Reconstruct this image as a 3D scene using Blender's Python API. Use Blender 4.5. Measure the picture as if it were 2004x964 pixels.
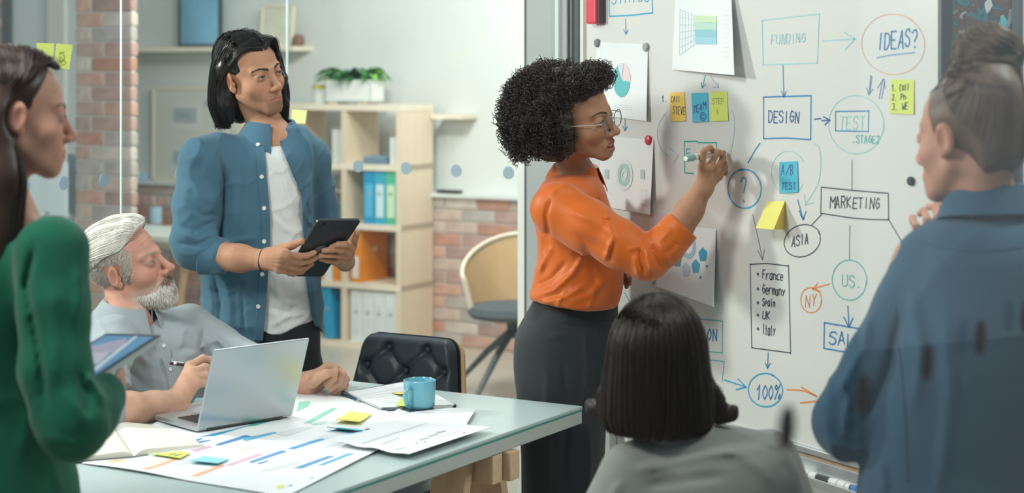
import bpy, bmesh, math, random
import numpy as np
from mathutils import Vector, Matrix

for o in list(bpy.data.objects): bpy.data.objects.remove(o, do_unlink=True)
SC = bpy.context.scene
COL = SC.collection
# ------------------------------------------------------------------ camera, world, lights, exposure
F = 3450.0          # focal length in pixels of the 2004x964 frame
H = 1.64            # camera height
HZ = 140.0          # horizon row
CX = 1002.0
cd = bpy.data.cameras.new('camera'); cam = bpy.data.objects.new('camera', cd); COL.objects.link(cam)
cam.location = (0, 0, H); cam.rotation_euler = (math.pi/2, 0, 0)
cd.sensor_fit = 'HORIZONTAL'; cd.sensor_width = 36; cd.lens = 36*F/2004
cd.shift_y = -(482-HZ)/2004
cd.clip_start = .05; cd.clip_end = 60
cd.dof.use_dof = True; cd.dof.focus_distance = 4.72; cd.dof.aperture_fstop = 2.9
SC.camera = cam
w = bpy.data.worlds.new('world'); SC.world = w; w.use_nodes = True
w.node_tree.nodes['Background'].inputs[0].default_value = (.80, .93, 1.0, 1)
w.node_tree.nodes['Background'].inputs[1].default_value = .42
SC.view_settings.view_transform = 'Standard'; SC.view_settings.look = 'None'
SC.view_settings.gamma = 1; SC.view_settings.exposure = 0.16; SC.view_settings.use_curve_mapping = False
def area(name, loc, target, size, power, col=(1, .96, .9), sy=None):
    l = bpy.data.lights.new(name, 'AREA'); l.energy = power; l.color = col
    l.shape = 'RECTANGLE'; l.size = size; l.size_y = sy or size
    o = bpy.data.objects.new(name, l); COL.objects.link(o); o.location = loc
    d = Vector(target)-Vector(loc); o.rotation_euler = d.to_track_quat('-Z', 'Y').to_euler()
    return o
area('office_light', (-3.2, 4.95, 2.35), (.4, 4.75, 1.35), .34, 80, (1, .965, .91))
area('ceiling_light', (-1.5, 2.7, 2.75), (.1, 4.8, 1.1), .6, 40, (1, .97, .92))
area('ceiling_light', (1.7, 3.3, 2.9), (-.5, 4.9, 1.0), .8, 34, (1, .97, .93))
area('ceiling_light', (-.4, 6.0, 2.95), (-.4, 5.0, 1.0), .7, 22, (.95, .98, 1))
area('ceiling_light', (-.75, 7.9, 2.85), (.1, 10.6, 1.0), .35, 46, (1, .97, .92))
area('ceiling_light', (.2, 8.6, 2.95), (-1.2, 10.4, .8), .9, 44, (1, .97, .92))

# ------------------------------------------------------------------ helpers
def P(px, py, ppm):
    "a point seen at pixel (px, py) at the depth where one metre covers ppm pixels"
    return np.array(((px-CX)/ppm, F/ppm, H-(py-HZ)/ppm))
TZ = .77
def T(px, py, z=TZ):
    Y = (H-z)*F/(py-HZ); return np.array(((px-CX)*Y/F, Y, z))
BN = np.array((.8745, .485, 0)); BC = 2.717            # whiteboard plane  BN . P = BC
BD = np.array((.485, -.8745, 0))                       # along the board, towards the camera
def B(px, py, off=0.0):
    c = BC-off; Y = c/(BN[0]*(px-CX)/F+BN[1]); return np.array(((px-CX)*Y/F, Y, H-(py-HZ)*Y/F))
RA = math.radians(-30.5)
E1 = np.array((math.cos(RA), math.sin(RA), 0)); E2 = np.array((-math.sin(RA), math.cos(RA), 0)); EZ = np.array((0, 0, 1.))
RO = np.array((-.475, 10.59, 0))                        # corner where the bookcase meets the back wall
def room(s, t, z, o=RO): return o+E1*s+E2*t+EZ*z
def ray_plane(px, py, p0, n):
    d = np.array(((px-CX)/F, 1., -(py-HZ)/F)); c = np.array((0, 0, H)); return c+d*(np.dot(p0-c, n)/np.dot(d, n))

def mat(name, col, rough=.5, metal=0, noise=None, bump=None, sss=0, spec=.5, coat=0, sheen=0, attr=None, aniso=0):
    m = bpy.data.materials.new(name); m.use_nodes = True; nt = m.node_tree; b = nt.nodes['Principled BSDF']
    c = tuple(col)+(1,) if len(col) == 3 else col
    b.inputs['Base Color'].default_value = c; b.inputs['Roughness'].default_value = rough; b.inputs['Metallic'].default_value = metal
    b.inputs['Specular IOR Level'].default_value = spec
    if coat: b.inputs['Coat Weight'].default_value = coat; b.inputs['Coat Roughness'].default_value = .08
    if sheen: b.inputs['Sheen Weight'].default_value = sheen; b.inputs['Sheen Roughness'].default_value = .5
    if sss:
        b.inputs['Subsurface Weight'].default_value = sss; b.inputs['Subsurface Radius'].default_value = (.012, .005, .003); b.inputs['Subsurface Scale'].default_value = .6
    if aniso: b.inputs['Anisotropic'].default_value = aniso
    src = None
    if attr:
        a = nt.nodes.new('ShaderNodeAttribute'); a.attribute_name = attr; src = a.outputs['Color']
    tc = nt.nodes.new('ShaderNodeTexCoord')
    if noise:                                   # (scale, amount, stretch)
        sc, am, st = noise
        mp = nt.nodes.new('ShaderNodeMapping'); mp.inputs['Scale'].default_value = st
        nt.links.new(tc.outputs['Object'], mp.inputs[0])
        n = nt.nodes.new('ShaderNodeTexNoise'); n.inputs['Scale'].default_value = sc; n.inputs['Detail'].default_value = 5
        nt.links.new(mp.outputs[0], n.inputs[0])
        mr = nt.nodes.new('ShaderNodeMapRange'); mr.inputs[1].default_value = .25; mr.inputs[2].default_value = .75
        mr.inputs[3].default_value = 1-am; mr.inputs[4].default_value = 1+am; nt.links.new(n.outputs[0], mr.inputs[0])
        mx = nt.nodes.new('ShaderNodeVectorMath'); mx.operation = 'SCALE'
        if src is None: mx.inputs[0].default_value = c[:3]
        else: nt.links.new(src, mx.inputs[0])
        nt.links.new(mr.outputs[0], mx.inputs['Scale']); src = mx.outputs[0]
    if src is not None: nt.links.new(src, b.inputs['Base Color'])
    if bump:                                    # (scale, strength, distance, stretch)
        sc, stn, dist, st = bump
        mp = nt.nodes.new('ShaderNodeMapping'); mp.inputs['Scale'].default_value = st
        nt.links.new(tc.outputs['Object'], mp.inputs[0])
        n = nt.nodes.new('ShaderNodeTexNoise'); n.inputs['Scale'].default_value = sc; n.inputs['Detail'].default_value = 4
        nt.links.new(mp.outputs[0], n.inputs[0])
        bp = nt.nodes.new('ShaderNodeBump'); bp.inputs['Strength'].default_value = stn; bp.inputs['Distance'].default_value = dist
        nt.links.new(n.outputs[0], bp.inputs['Height']); nt.links.new(bp.outputs[0], b.inputs['Normal'])
    return m
_flat = {}
def flat(col, rough=.6):
    k = (tuple(round(c, 3) for c in col), rough)
    if k not in _flat: _flat[k] = mat('print_ink' if rough == .6 else 'plain', col, rough)
    return _flat[k]
def glass_mat(name, tint, refl=1.0):
    m = bpy.data.materials.new(name); m.use_nodes = True; nt = m.node_tree
    for n in list(nt.nodes): nt.nodes.remove(n)
    out = nt.nodes.new('ShaderNodeOutputMaterial'); mx = nt.nodes.new('ShaderNodeMixShader')
    t = nt.nodes.new('ShaderNodeBsdfTransparent'); t.inputs[0].default_value = tuple(tint)+(1,)
    g = nt.nodes.new('ShaderNodeBsdfGlossy'); g.inputs['Roughness'].default_value = .015; g.inputs[0].default_value = (refl, refl, refl, 1)
    lw_ = nt.nodes.new('ShaderNodeLayerWeight'); lw_.inputs[0].default_value = .5       # Schlick: the same from both faces of the pane
    f = nt.nodes.new('ShaderNodeMath'); f.operation = 'POWER'; f.inputs[1].default_value = 5; nt.links.new(lw_.outputs['Facing'], f.inputs[0])
    f2 = nt.nodes.new('ShaderNodeMath'); f2.operation = 'MULTIPLY_ADD'; f2.inputs[1].default_value = .20; f2.inputs[2].default_value = .028; nt.links.new(f.outputs[0], f2.inputs[0])
    nt.links.new(f2.outputs[0], mx.inputs[0]); nt.links.new(t.outputs[0], mx.inputs[1]); nt.links.new(g.outputs[0], mx.inputs[2])
    nt.links.new(mx.outputs[0], out.inputs[0]); return m

def link(o, parent=None):
    COL.objects.link(o)
    if parent is not None:
        o.parent = parent; o.matrix_parent_inverse = Matrix.Translation(parent.location).inverted() if parent.type == 'EMPTY' else Matrix.Identity(4)
    return o
def tag(o, label=None, cat=None, group=None, kind=None):
    if label: o['label'] = label
    if cat: o['category'] = cat
    if group: o['group'] = group
    if kind: o['kind'] = kind
    return o
def thing(name, loc, label, cat, group=None):
    e = bpy.data.objects.new(name, None); e.empty_display_size = .05; e.location = Vector(loc); COL.objects.link(e)
    return tag(e, label, cat, group)
def mesh(name, verts, faces, m, parent=None, smooth=False, colors=None):
    me = bpy.data.meshes.new(name)
    v = np.asarray(verts, float).reshape(-1, 3)
    if isinstance(faces, np.ndarray) and faces.ndim == 2 and faces.shape[1] in (3, 4):
        n = faces.shape[1]
        me.vertices.add(len(v)); me.vertices.foreach_set('co', v.ravel())
        me.loops.add(faces.size); me.loops.foreach_set('vertex_index', faces.ravel().astype(np.int32))
        me.polygons.add(len(faces)); me.polygons.foreach_set('loop_start', np.arange(0, faces.size, n, dtype=np.int32))
        me.update(calc_edges=True); me.validate()
    else:
        me.from_pydata([tuple(map(float, x)) for x in v], [], [tuple(int(i) for i in f) for f in faces]); me.update()
    if smooth: me.polygons.foreach_set('use_smooth', np.ones(len(me.polygons), bool))
    if colors is not None:
        a = me.color_attributes.new('Col', 'FLOAT_COLOR', 'POINT')
        c = np.ones((len(v), 4)); c[:, :3] = colors; a.data.foreach_set('color', c.ravel())
    if m is not None: me.materials.append(m)
    return link(bpy.data.objects.new(name, me), parent)

class MB:
    "collects shapes for ONE mesh object"
    def __init__(s): s.v = []; s.f = []; s.n = 0
    def add(s, v, f):
        v = np.asarray(v, float).reshape(-1, 3); s.v.append(v); s.f += [tuple(i+s.n for i in q) for q in f]; s.n += len(v); return s
    def box(s, c, size, ax=None, bev=0.0):
        bm = bmesh.new(); bmesh.ops.create_cube(bm, size=1)
        for v in bm.verts: v.co = Vector((v.co.x*size[0], v.co.y*size[1], v.co.z*size[2]))
        if bev: bmesh.ops.bevel(bm, geom=list(bm.edges), offset=bev, segments=2, affect='EDGES', profile=.6)
        A = np.array(ax if ax is not None else np.eye(3)); bm.verts.index_update()
        v = np.array([v.co for v in bm.verts])@A+np.asarray(c); f = [[q.index for q in p.verts] for p in bm.faces]; bm.free()
        return s.add(v, f)
    def tube(s, pts, r, n=8, cap=True):
        p = np.asarray(pts, float); k = len(p); r = np.broadcast_to(np.asarray(r, float), (k,))
        t = np.gradient(p, axis=0); t /= np.linalg.norm(t, axis=1)[:, None]+1e-12
        u = np.cross(t[0], (0, 0, 1.) if abs(t[0][2]) < .9 else (1., 0, 0)); u /= np.linalg.norm(u)
        V = []; a = np.arange(n)*2*math.pi/n
        for i in range(k):
            u = u-t[i]*np.dot(u, t[i]); u /= np.linalg.norm(u); w_ = np.cross(t[i], u)
            V.append(p[i]+r[i]*(np.cos(a)[:, None]*u+np.sin(a)[:, None]*w_))
        f = [(i*n+j, i*n+(j+1) % n, (i+1)*n+(j+1) % n, (i+1)*n+j) for i in range(k-1) for j in range(n)]
        if cap: f += [tuple(range(n))[::-1], tuple((k-1)*n+j for j in range(n))]
        return s.add(np.concatenate(V), f)
    def lathe(s, prof, c, n=24, ax=None):
        "profile of (r, z)"
        A = np.array(ax if ax is not None else np.eye(3)); a = np.arange(n)*2*math.pi/n; V = []
        for r, z in prof: V.append(np.stack([r*np.cos(a), r*np.sin(a), 0*a+z], 1)@A+np.asarray(c))
        k = len(prof); f = [(i*n+j, i*n+(j+1) % n, (i+1)*n+(j+1) % n, (i+1)*n+j) for i in range(k-1) for j in range(n)]
        f += [tuple(range(n))[::-1], tuple((k-1)*n+j for j in range(n))]
        return s.add(np.concatenate(V), f)
    def slab(s, pts, n, th):
        "a flat polygon given thickness th along n"
        p = np.asarray(pts, float); k = len(p); n = np.asarray(n, float)
        v = np.concatenate([p, p+n*th]); f = [tuple(range(k))[::-1], tuple(range(k, 2*k))]+[(i, (i+1) % k, k+(i+1) % k, k+i) for i in range(k)]
        return s.add(v, f)
    def grid(s, G, th=None, n=None):
        "a sheet from a grid of points, optionally thickened along n"
        G = np.asarray(G, float); a, b = G.shape[:2]; f = [(i*b+j, i*b+j+1, (i+1)*b+j+1, (i+1)*b+j) for i in range(a-1) for j in range(b-1)]
        s.add(G.reshape(-1, 3), f)
        if th: s.add(G.reshape(-1, 3)+np.asarray(n)*th, [q[::-1] for q in f])
        return s
    def build(s, name, m, parent=None, smooth=False):
        o = mesh(name, np.concatenate(s.v), s.f, m, parent)
        me = o.data
        bm = bmesh.new(); bm.from_mesh(me); bmesh.ops.recalc_face_normals(bm, faces=bm.faces); bm.to_mesh(me); bm.free()
        if smooth:
            me.polygons.foreach_set('use_smooth', np.ones(len(me.polygons), bool))
            md = o.modifiers.new('edges', 'EDGE_SPLIT'); md.split_angle = math.radians(38)
        return o
RX = np.array((E1, E2, EZ)); BX = np.array((BD, BN, EZ))
def copy_tree(o, off, parent=None):
    c = o.copy(); COL.objects.link(c)
    if parent is None: c.location = o.location+Vector(off)
    else: c.parent = parent
    for ch in list(o.children): copy_tree(ch, off, c)
    return c

# ------------------------------------------------------------------ materials
M = dict(
 white_wall=mat('white_wall', (.72, .75, .73), .85, noise=(1.2, .05, (1, 1, 1)), bump=(60, .08, .002, (1, 1, 1))),
 grey_wall=mat('grey_wall', (.42, .45, .45), .8, noise=(2, .05, (1, 1, 1))),
 dark_metal=mat('dark_metal', (.07, .085, .095), .45, .2),
 mortar=mat('mortar', (.62, .58, .54), .9, noise=(8, .06, (1, 1, 1)), bump=(90, .4, .004, (1, 1, 1))),
 floor=mat('polished_concrete', (.52, .47, .40), .35, noise=(1.5, .1, (1, 1, 1)), bump=(8, .03, .002, (1, 1, 1))),
 birch=mat('birch_veneer', (.80, .66, .50), .55, noise=(7, .10, (1, 1, .08))),
 birch_edge=mat('birch_edge', (.86, .76, .62), .55, noise=(9, .05, (1, 1, .2))),
 pine=mat('pine_wood', (.62, .43, .27), .6, noise=(14, .16, (3, 3, .35)), bump=(50, .2, .001, (4, 4, .4))),
 pine_end=mat('sawn_pine_end', (.72, .52, .33), .7, noise=(60, .14, (1, 1, 1))),
 plywood=mat('oak_plywood', (.66, .44, .24), .45, noise=(10, .10, (1, 1, .2))),
 frosted=mat('frosted_glass_top', (.50, .61, .60), .28, noise=(2, .03, (1, 1, 1))),
 glass_edge=mat('green_glass_edge', (.06, .30, .25), .15),
 panel=mat('grey_table_panel', (.50, .54, .52), .5),
 board=mat('whiteboard_enamel', (.735, .745, .715), .16, noise=(1.3, .02, (1, 1, 1))),
 alu=mat('brushed_aluminium', (.58, .61, .62), .35, .7),
 cream=mat('cream_plastic', (.72, .70, .62), .5),
 paper=mat('paper', (.80, .83, .84), .8, noise=(3, .02, (1, 1, 1))),
 leather=mat('black_leather', (.030, .045, .055), .45, bump=(220, .25, .0012, (1, 1, 1))),
 black=mat('black_plastic', (.02, .022, .025), .4),
 white_plastic=mat('white_plastic', (.80, .82, .80), .4),
 mug=mat('blue_glaze', (.16, .45, .56), .18, coat=.5),
 leaf=mat('plant_leaf', (.06, .30, .05), .4, noise=(9, .35, (1, 1, 1))),
 laptop=mat('silver_aluminium', (.50, .53, .55), .33, .75),
 glass=glass_mat('clear_glass', (.96, .98, .97)),
)
STK = dict(yellow=mat('sticky_yellow', (.86, .79, .20), .8), lime=mat('sticky_lime', (.70, .78, .18), .8), blue=mat('sticky_blue', (.10, .50, .66), .8),
           amber=mat('sticky_amber', (.86, .60, .14), .8), pale=mat('sticky_pale', (.80, .80, .36), .8), aqua=mat('sticky_aqua', (.30, .66, .74), .8))

# ------------------------------------------------------------------ setting
def box_obj(name, c, size, m, parent=None, ax=RX, bev=0): return MB().box(c, size, ax, bev).build(name, m, parent)
g = MB(); g.add([(-9, -1.5, 0), (7, -1.5, 0), (7, 15.5, 0), (-9, 15.5, 0), (-9, -1.5, -.1), (7, -1.5, -.1), (7, 15.5, -.1), (-9, 15.5, -.1)],
      [(0, 1, 2, 3), (7, 6, 5, 4), (0, 4, 5, 1), (1, 5, 6, 2), (2, 6, 7, 3), (3, 7, 4, 0)])
tag(g.build('floor', M['floor']), 'smooth beige concrete floor under the whole office', None, None, 'structure')
# back wall: white plaster above, a proud brick wainscot below (bricks are parts)
wb = box_obj('wall_back', room(-2.2, .20, 1.55), (9.5, .12, 3.1), M['white_wall'])
tag(wb, 'white plaster wall behind the bookcase with low brickwork along its foot', None, None, 'structure')
BW, BH, BT = .217, .0665, .05; CW, CH = .226, .0745
bm_ = bmesh.new(); bmesh.ops.create_cube(bm_, size=1)
for v in bm_.verts: v.co = Vector((v.co.x*BW, v.co.y*BT, v.co.z*BH))
bmesh.ops.bevel(bm_, geom=list(bm_.edges), offset=.005, segments=1, affect='EDGES')
BCOL = [(.50, .26, .20), (.56, .34, .28), (.48, .32, .28), (.54, .42, .37), (.46, .41, .39), (.60, .52, .47), (.42, .28, .25)]
BMESH = []
for i, c in enumerate(BCOL):
    me = bpy.data.meshes.new('brick'); bm_.to_mesh(me); me.materials.append(mat('brick_clay', c, .9, noise=(14, .22, (1, 1, 1)), bump=(60, .5, .004, (1, 1, 1)))); BMESH.append(me)
bm_.free()
def bricks(parent, origin, ex, ey, ns, nz, ns0=0, half=True, sx=1.0):
    rnd = random.Random(len(parent.name)+nz)
    ang = math.atan2(ex[1], ex[0])
    for k in range(nz):
        for i in range(ns0, ns):
            o = bpy.data.objects.new('brick', rnd.choice(BMESH))
            s = (i+.5+(.5 if k % 2 and half else 0))*CW
            p = np.asarray(origin)+ex*s-ey*(rnd.random()*.006)+EZ*((k+.5)*CH)
            o.location = Vector(p); o.rotation_euler = (0, 0, ang+rnd.uniform(-.008, .008)); o.scale = (sx, 1, 1)
            link(o, parent)
core = box_obj('wall_back_brick', room(-2.2, .08, .445), (9.5, .12, .89), M['mortar'])
tag(core, 'low red and grey brick wainscot below the white plaster', None, None, 'structure')
bricks(core, room(-3.2, .039, 0), E1, E2, 20, 12)
box_obj('ledge', room(-2.2, .06, .9), (9.5, .16, .02), M['white_wall'], core)
# brick pier beyond the left glass
pc = P(201, 300, 390); pc[2] = 0
pier = box_obj('wall_pier', pc+E2*.026+EZ*1.5, (.364, .032, 3.0), M['mortar'])
tag(pier, 'narrow exposed brick pier seen through the left glass pane', None, None, 'structure')
for k in range(29):
    for s_, L_ in (((-.098, .190), (.098, .190)) if k % 2 else ((-.143, .100), (.052, .278))):
        o = bpy.data.objects.new('brick', random.Random(k*7+int(s_*900)).choice(BMESH)); o.location = Vector(pc+E1*s_+E2*.029+EZ*((k+.5)*CH)); o.scale = (L_/CW, 1, 1); o.rotation_euler = (0, 0, RA); link(o, pier)
# left back wall with a dark window frame
lw = P(80, 200, 312); lw[2] = 0
wl = box_obj('wall_left', lw+E2*.35-E1*1.585+EZ*1.5, (3.4, .1, 3.0), mat('pale_grey_panel', (.66, .70, .70), .7, noise=(1, .05, (1, 1, 1))))
tag(wl, 'pale grey panelled wall left of the brick pier', None, None, 'structure')
q = ray_plane(20, 40, lw+E2*.29, E2)
wn = box_obj('window_1', q-E1*.02+EZ*.35, (.06, .05, 1.3), M['dark_metal']); tag(wn, 'dark vertical window bar at the far left of the office', None, None, 'structure')
bk = box_obj('wall_left_brick', q-E1*.35+EZ*.35, (.5, .04, 1.3), M['mortar']); tag(bk, 'patch of red brick beside the dark window bar', None, None, 'structure')
bricks(bk, q-E1*.62+EZ*(-.28)-E2*.001, E1, E2, 2, 16)
tag(box_obj('trim_6', ray_plane(112, 100, lw+E2*.29, E2)*np.array((1, 1, 0))+EZ*1.5, (.15, .03, 3.0), mat('cream_post', (.70, .70, .64), .6)), 'pale cream upright between the grey panel and the brick pier', None, None, 'structure')
# glass partitions
GO = P(562, 200, 544); GO[2] = 0
def pane(name, a, b, label, z0=.02, z1=2.9):
    d = (b-a)/np.linalg.norm(b-a); n = np.array((-d[1], d[0], 0)); c = (a+b)/2; L = np.linalg.norm(b-a)
    o = MB().box(c+EZ*(z0+z1)/2, (L, .010, z1-z0), np.array((d, n, EZ))).build(name, M['glass'])
    return tag(o, label, None, None, 'structure'), n
tL = .82
s1 = ray_plane(1022, 200, GO, E2); sp = float(np.dot(s1-GO, E1))
j = ray_plane(237, 200, GO, E1); tL = -float(np.dot(j-GO, E2))
paneR, nR = pane('glass_partition', GO+E1*.006, GO+E1*(sp), 'clear glass partition pane in front of the bookcase, with grey dots')
paneL, nL = pane('glass_partition', GO-E2*.006, GO-E2*(tL-.003), 'clear glass partition pane behind the seated bearded man, with grey dots')
paneL2, nL2 = pane('glass_partition', GO-E2*(tL+.003), GO-E2*(tL+1.5), 'clear glass partition pane at far left carrying two yellow notes')
strip = mat('polished_glass_edge', (.80, .92, .92), .2)
for p0, r, lab in ((GO, .006, 'bright polished edge where two glass panes meet behind the long-haired man'), (GO-E2*tL, .0045, 'bright polished vertical glass edge above the seated bearded man')):
    tag(box_obj('trim_1', p0+EZ*1.46, (r, r, 2.9), strip), lab, None, None, 'structure')
dotm = mat('frosted_dot', (.32, .42, .50), .5)
def dot_on(parent, px, py, p0, n, d, r=.0215):
    c = ray_plane(px, py, p0, n); nn = n if np.dot(n, c-np.array((0, 0, H))) < 0 else -n
    a = np.arange(20)*2*math.pi/20
    pts = c+nn*.006+r*(np.cos(a)[:, None]*d+np.sin(a)[:, None]*EZ)
    MB().slab(pts, nn, .0012).build('dot', dotm, parent)
for px, py in ((703, 325), (797, 329), (895, 334), (997, 338), (612, 322)): dot_on(paneR, px, py, GO, E2, E1)
for px, py in ((276, 347), (348, 342), (420, 337)): dot_on(paneL, px, py, GO, E1, E2)
for px, py in ((122, 358), (201, 352), (45, 365)): dot_on(paneL2, px, py, GO, E1, E2)
# the meeting room's near glass wall: the room is seen through it at a grazing angle
NP = np.array((.353, 1.804, 0)); nd = -E2
paneN, nN = pane('glass_partition', NP+E2*2.2, NP-E2*2.6, 'clear near glass wall that the meeting room is seen through, with dots coloured dark as if backlit')
dkd = mat('dark_dot', (.055, .045, .045), .5)  # the backlit look of the near dots is put into their colour
for t in (-.65, -.4325, -.2176, 0., .207):
    c = NP-E2*t*1.0; c = NP+nd*t; c[2] = 1.312; a = np.arange(20)*2*math.pi/20; MB().slab(c+E1*.0055+.0215*(np.cos(a)[:, None]*E2+np.sin(a)[:, None]*EZ), E1, .0008).build('dot', dkd, paneN)
tag(box_obj('wall_corridor', NP+E1*2.5+E2*1.5+EZ*1.5, (.1, 11, 3.0), mat('corridor_paint', (.07, .08, .085), .8), None, RX), 'unseen dark corridor wall added to darken reflections in the near glass', None, None, 'structure')  # unseen wall, added so that the near glass reflects something dark
# wall to the right of the right pane (carries on behind the whiteboard)
tag(box_obj('trim_2', GO+E1*(sp+.012)+EZ*1.46, (.024, .06, 2.9), mat('white_frame', (.82, .84, .80), .5)), 'white upright frame closing the right glass pane', None, None, 'structure')
wr0 = sp+.024
tag(box_obj('wall_right', GO+E1*(wr0+.085)+E2*.05+EZ*1.5, (.15, .16, 3.0), M['grey_wall']), 'grey pillar between the glass pane and the whiteboard', None, None, 'structure')
s2 = float(np.dot(ray_plane(1103, 200, GO, E2)-GO, E1)); s3 = float(np.dot(ray_plane(1139, 200, GO, E2)-GO, E1))
tag(box_obj('trim_3', GO+E1*(s2-.004)-E2*.01+EZ*1.5, (.012, .06, 3.0), mat('pale_edge', (.62, .70, .70), .4)), 'thin pale edge strip on the grey pillar', None, None, 'structure')
tag(box_obj('trim_4', GO+E1*((s2+s3)/2)+E2*.02+EZ*1.5, (s3-s2-.004, .08, 3.0), M['dark_metal']), 'dark metal upright beside the whiteboard', None, None, 'structure')
tag(box_obj('trim_5', GO+E1*(s2+(s3-s2)*.6)-E2*.022+EZ*1.5, (.006, .006, 3.0), mat('groove_grey', (.16, .18, .19), .4)), 'narrow lighter ridge on the dark metal upright', None, None, 'structure')
tag(box_obj('wall_right_2', GO+E1*(s3+1.35)+E2*.12+EZ*1.5, (2.7, .12, 3.0), M['white_wall']), 'pale wall behind the whiteboard', None, None, 'structure')

# ------------------------------------------------------------------ bookcase and what stands in it
bc = thing('bookcase', room(-.62, -.17, 0), 'tall open birch bookcase of square cells behind the glass', 'bookcase')
CP, RP, PT, DP = .395, .352, .036, .34
def bpart(name, s0, s1, t0, t1, z0, z1, m, parent=bc, bev=0): return MB().box(room((s0+s1)/2, (t0+t1)/2, (z0+z1)/2), (s1-s0, t1-t0, z1-z0), RX, bev).build(name, m, parent)
for i in range(4): bpart('side_panel' if i in (0, 3) else 'divider', -i*CP-PT, -i*CP, -DP, 0, 0.0, 1.405, M['birch'])
for k in range(5): bpart('shelf', -3*CP-PT, 0, -DP-.002, -.002, .0+k*RP, .0+k*RP+PT, M['birch_edge'])
def binder(col_i, row, off, w_, h, m, label, group=None, lab=(.82, .85, .84), tilt=0, depth=.28, hole=True):
    s1 = -col_i*CP-PT-off; z = row*RP+PT
    A = RX
    if tilt:
        ca, sa = math.cos(tilt), math.sin(tilt); A = np.array((E1*ca+EZ*sa, E2, EZ*ca-E1*sa))
    c = room(s1-w_/2, -DP+depth/2+.012, z+h/2+abs(math.sin(tilt))*w_*.5)
    t = thing('ring_binder', (c[0], c[1], z), label, 'binder', group)
    def bx(name, dc, sz, mm): return MB().box(c+A[0]*dc[0]+A[1]*dc[1]+A[2]*dc[2], sz, A, .002).build(name, mm, t)
    bx('cover', (0, 0, 0), (w_, depth, h), m)
    if lab is not None: bx('spine_label', (0, -depth/2-.0005, -.06*h), (w_*.72, .003, h*.62), flat(lab, .7))
    if hole: MB().lathe([(.011, 0), (.011, .004), (.007, .0045)], c-A[1]*(depth/2-.001)+A[2]*h*.08, 16, np.array((A[0], A[2], -A[1]))).build('finger_ring', M['alu'], t)
    return t
bl = mat('binder_blue', (.02, .33, .58), .5); bl2 = mat('binder_teal_blue', (.05, .42, .60), .5); gr = mat('binder_green', (.10, .52, .32), .5); og = mat('binder_orange', (.80, .26, .02), .5); wh = mat('binder_white', (.80, .82, .82), .5)
binder(0, 2, .165, .075, .312, bl, 'bright blue ring binder, left of the three upright ones on the bookcase', lab=(.10, .50, .75))
binder(0, 2, .086, .075, .312, bl2, 'blue ring binder with a broad pale spine, beside the green one', lab=(.66, .84, .90))
binder(0, 2, .008, .075, .312, gr, 'green ring binder with a pale green spine on the bookcase', lab=(.66, .84, .60))
binder(0, 1, .262, .07, .308, og, 'fat orange ring binder standing alone in its cell', lab=None, hole=False)
t_ = bpy.data.objects['ring_binder.003']
MB().lathe([(.02, 0), (.02, .002)], room(-PT-.2615, -DP+.16, RP+PT+.19), 18, np.array((E2, EZ, E1))).build('side_label', flat((.85, .66, .5)), t_)
MB().box(room(-PT-.297, -DP+.009, RP+PT+.09), (.045, .003, .13), RX).build('spine_label', flat((.84, .76, .7)), t_)
for i in range(4): binder(0, 0, .006+i*.083, .079, .305, wh, ['white ring binder nearest the bookcase end panel on the lowest shelf', 'white ring binder, second from the bookcase end panel on the lowest shelf', 'white ring binder, third from the bookcase end panel on the lowest shelf', 'white ring binder beside the divider on the lowest shelf'][i], 'white binders on the lowest shelf', lab=(.72, .76, .76))
for i, (m, l, lb) in enumerate(((og, 'orange ring binder next to the divider in the middle column', None), (wh, 'white ring binder between two orange ones', (.86, .86, .84)), (og, 'orange ring binder left of the white one in the middle column', (.86, .6, .4)))):
    binder(1, 1, .012+i*.066, .06, .30, m, l, lab=lb)
b5 = binder(1, 0, .075, .07, .305, bl, 'blue ring binder leaning in the lowest middle cell', lab=None, tilt=.10)
MB().lathe([(.02, 0), (.02, .002)], room(-CP-PT-.07, -DP+.15, PT+.19), 18, np.array((E2, EZ, E1))).build('side_label', flat((.30, .60, .78)), b5)
def small(name, col_i, row, off, w_, d_, h, m, label, cat, z=0, t0=.03, bev=.004):
    s1 = -col_i*CP-PT-off; c = room(s1-w_/2, -DP+t0+d_/2, row*RP+PT+z+h/2)
    return tag(MB().box(c, (w_, d_, h), RX, bev).build(name, m), label, cat)
small('book', 0, 3, .09, .17, .13, .026, mat('book_slate', (.16, .25, .34), .6), 'slate blue book lying flat on a bookcase shelf, lower of two', 'book')
small('book', 0, 3, .10, .155, .12, .020, mat('book_steel', (.22, .32, .42), .6), 'steel blue book lying on top of the slate one', 'book', z=.027)
small('storage_box', 0, 3, .006, .06, .12, .16, M['white_plastic'], 'narrow white box at the end of the top bookcase cell', 'box')
v = MB().lathe([(.022, 0), (.03, .02), (.028, .08), (.012, .12), (.014, .135)], room(-PT-.035, -DP+.09, 3*RP+PT+.161), 16).build('vase', mat('pink_clay', (.62, .42, .38), .6), smooth=True); tag(v, 'dusty pink vase standing on the narrow white box', 'vase')
small('storage_box', 1, 3, .02, .07, .10, .20, mat('pale_card', (.72, .72, .70), .7), 'pale card box in the upper middle cell of the bookcase', 'box')
small('book', 1, 3, .10, .10, .16, .03, mat('book_brown', (.34, .22, .16), .6), 'brown book lying in the upper middle cell', 'book')
pt = thing('potted_plant', room(-CP-PT-.10, -DP+.10, 2*RP+PT), 'tiny plant in a dark pot in the middle bookcase cell', 'plant')
MB().lathe([(.035, 0), (.045, .05), (.04, .05), (.035, .04)], room(-CP-PT-.10, -DP+.10, 2*RP+PT), 14).build('pot', M['black'], pt)
rn = random.Random(2)
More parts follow.
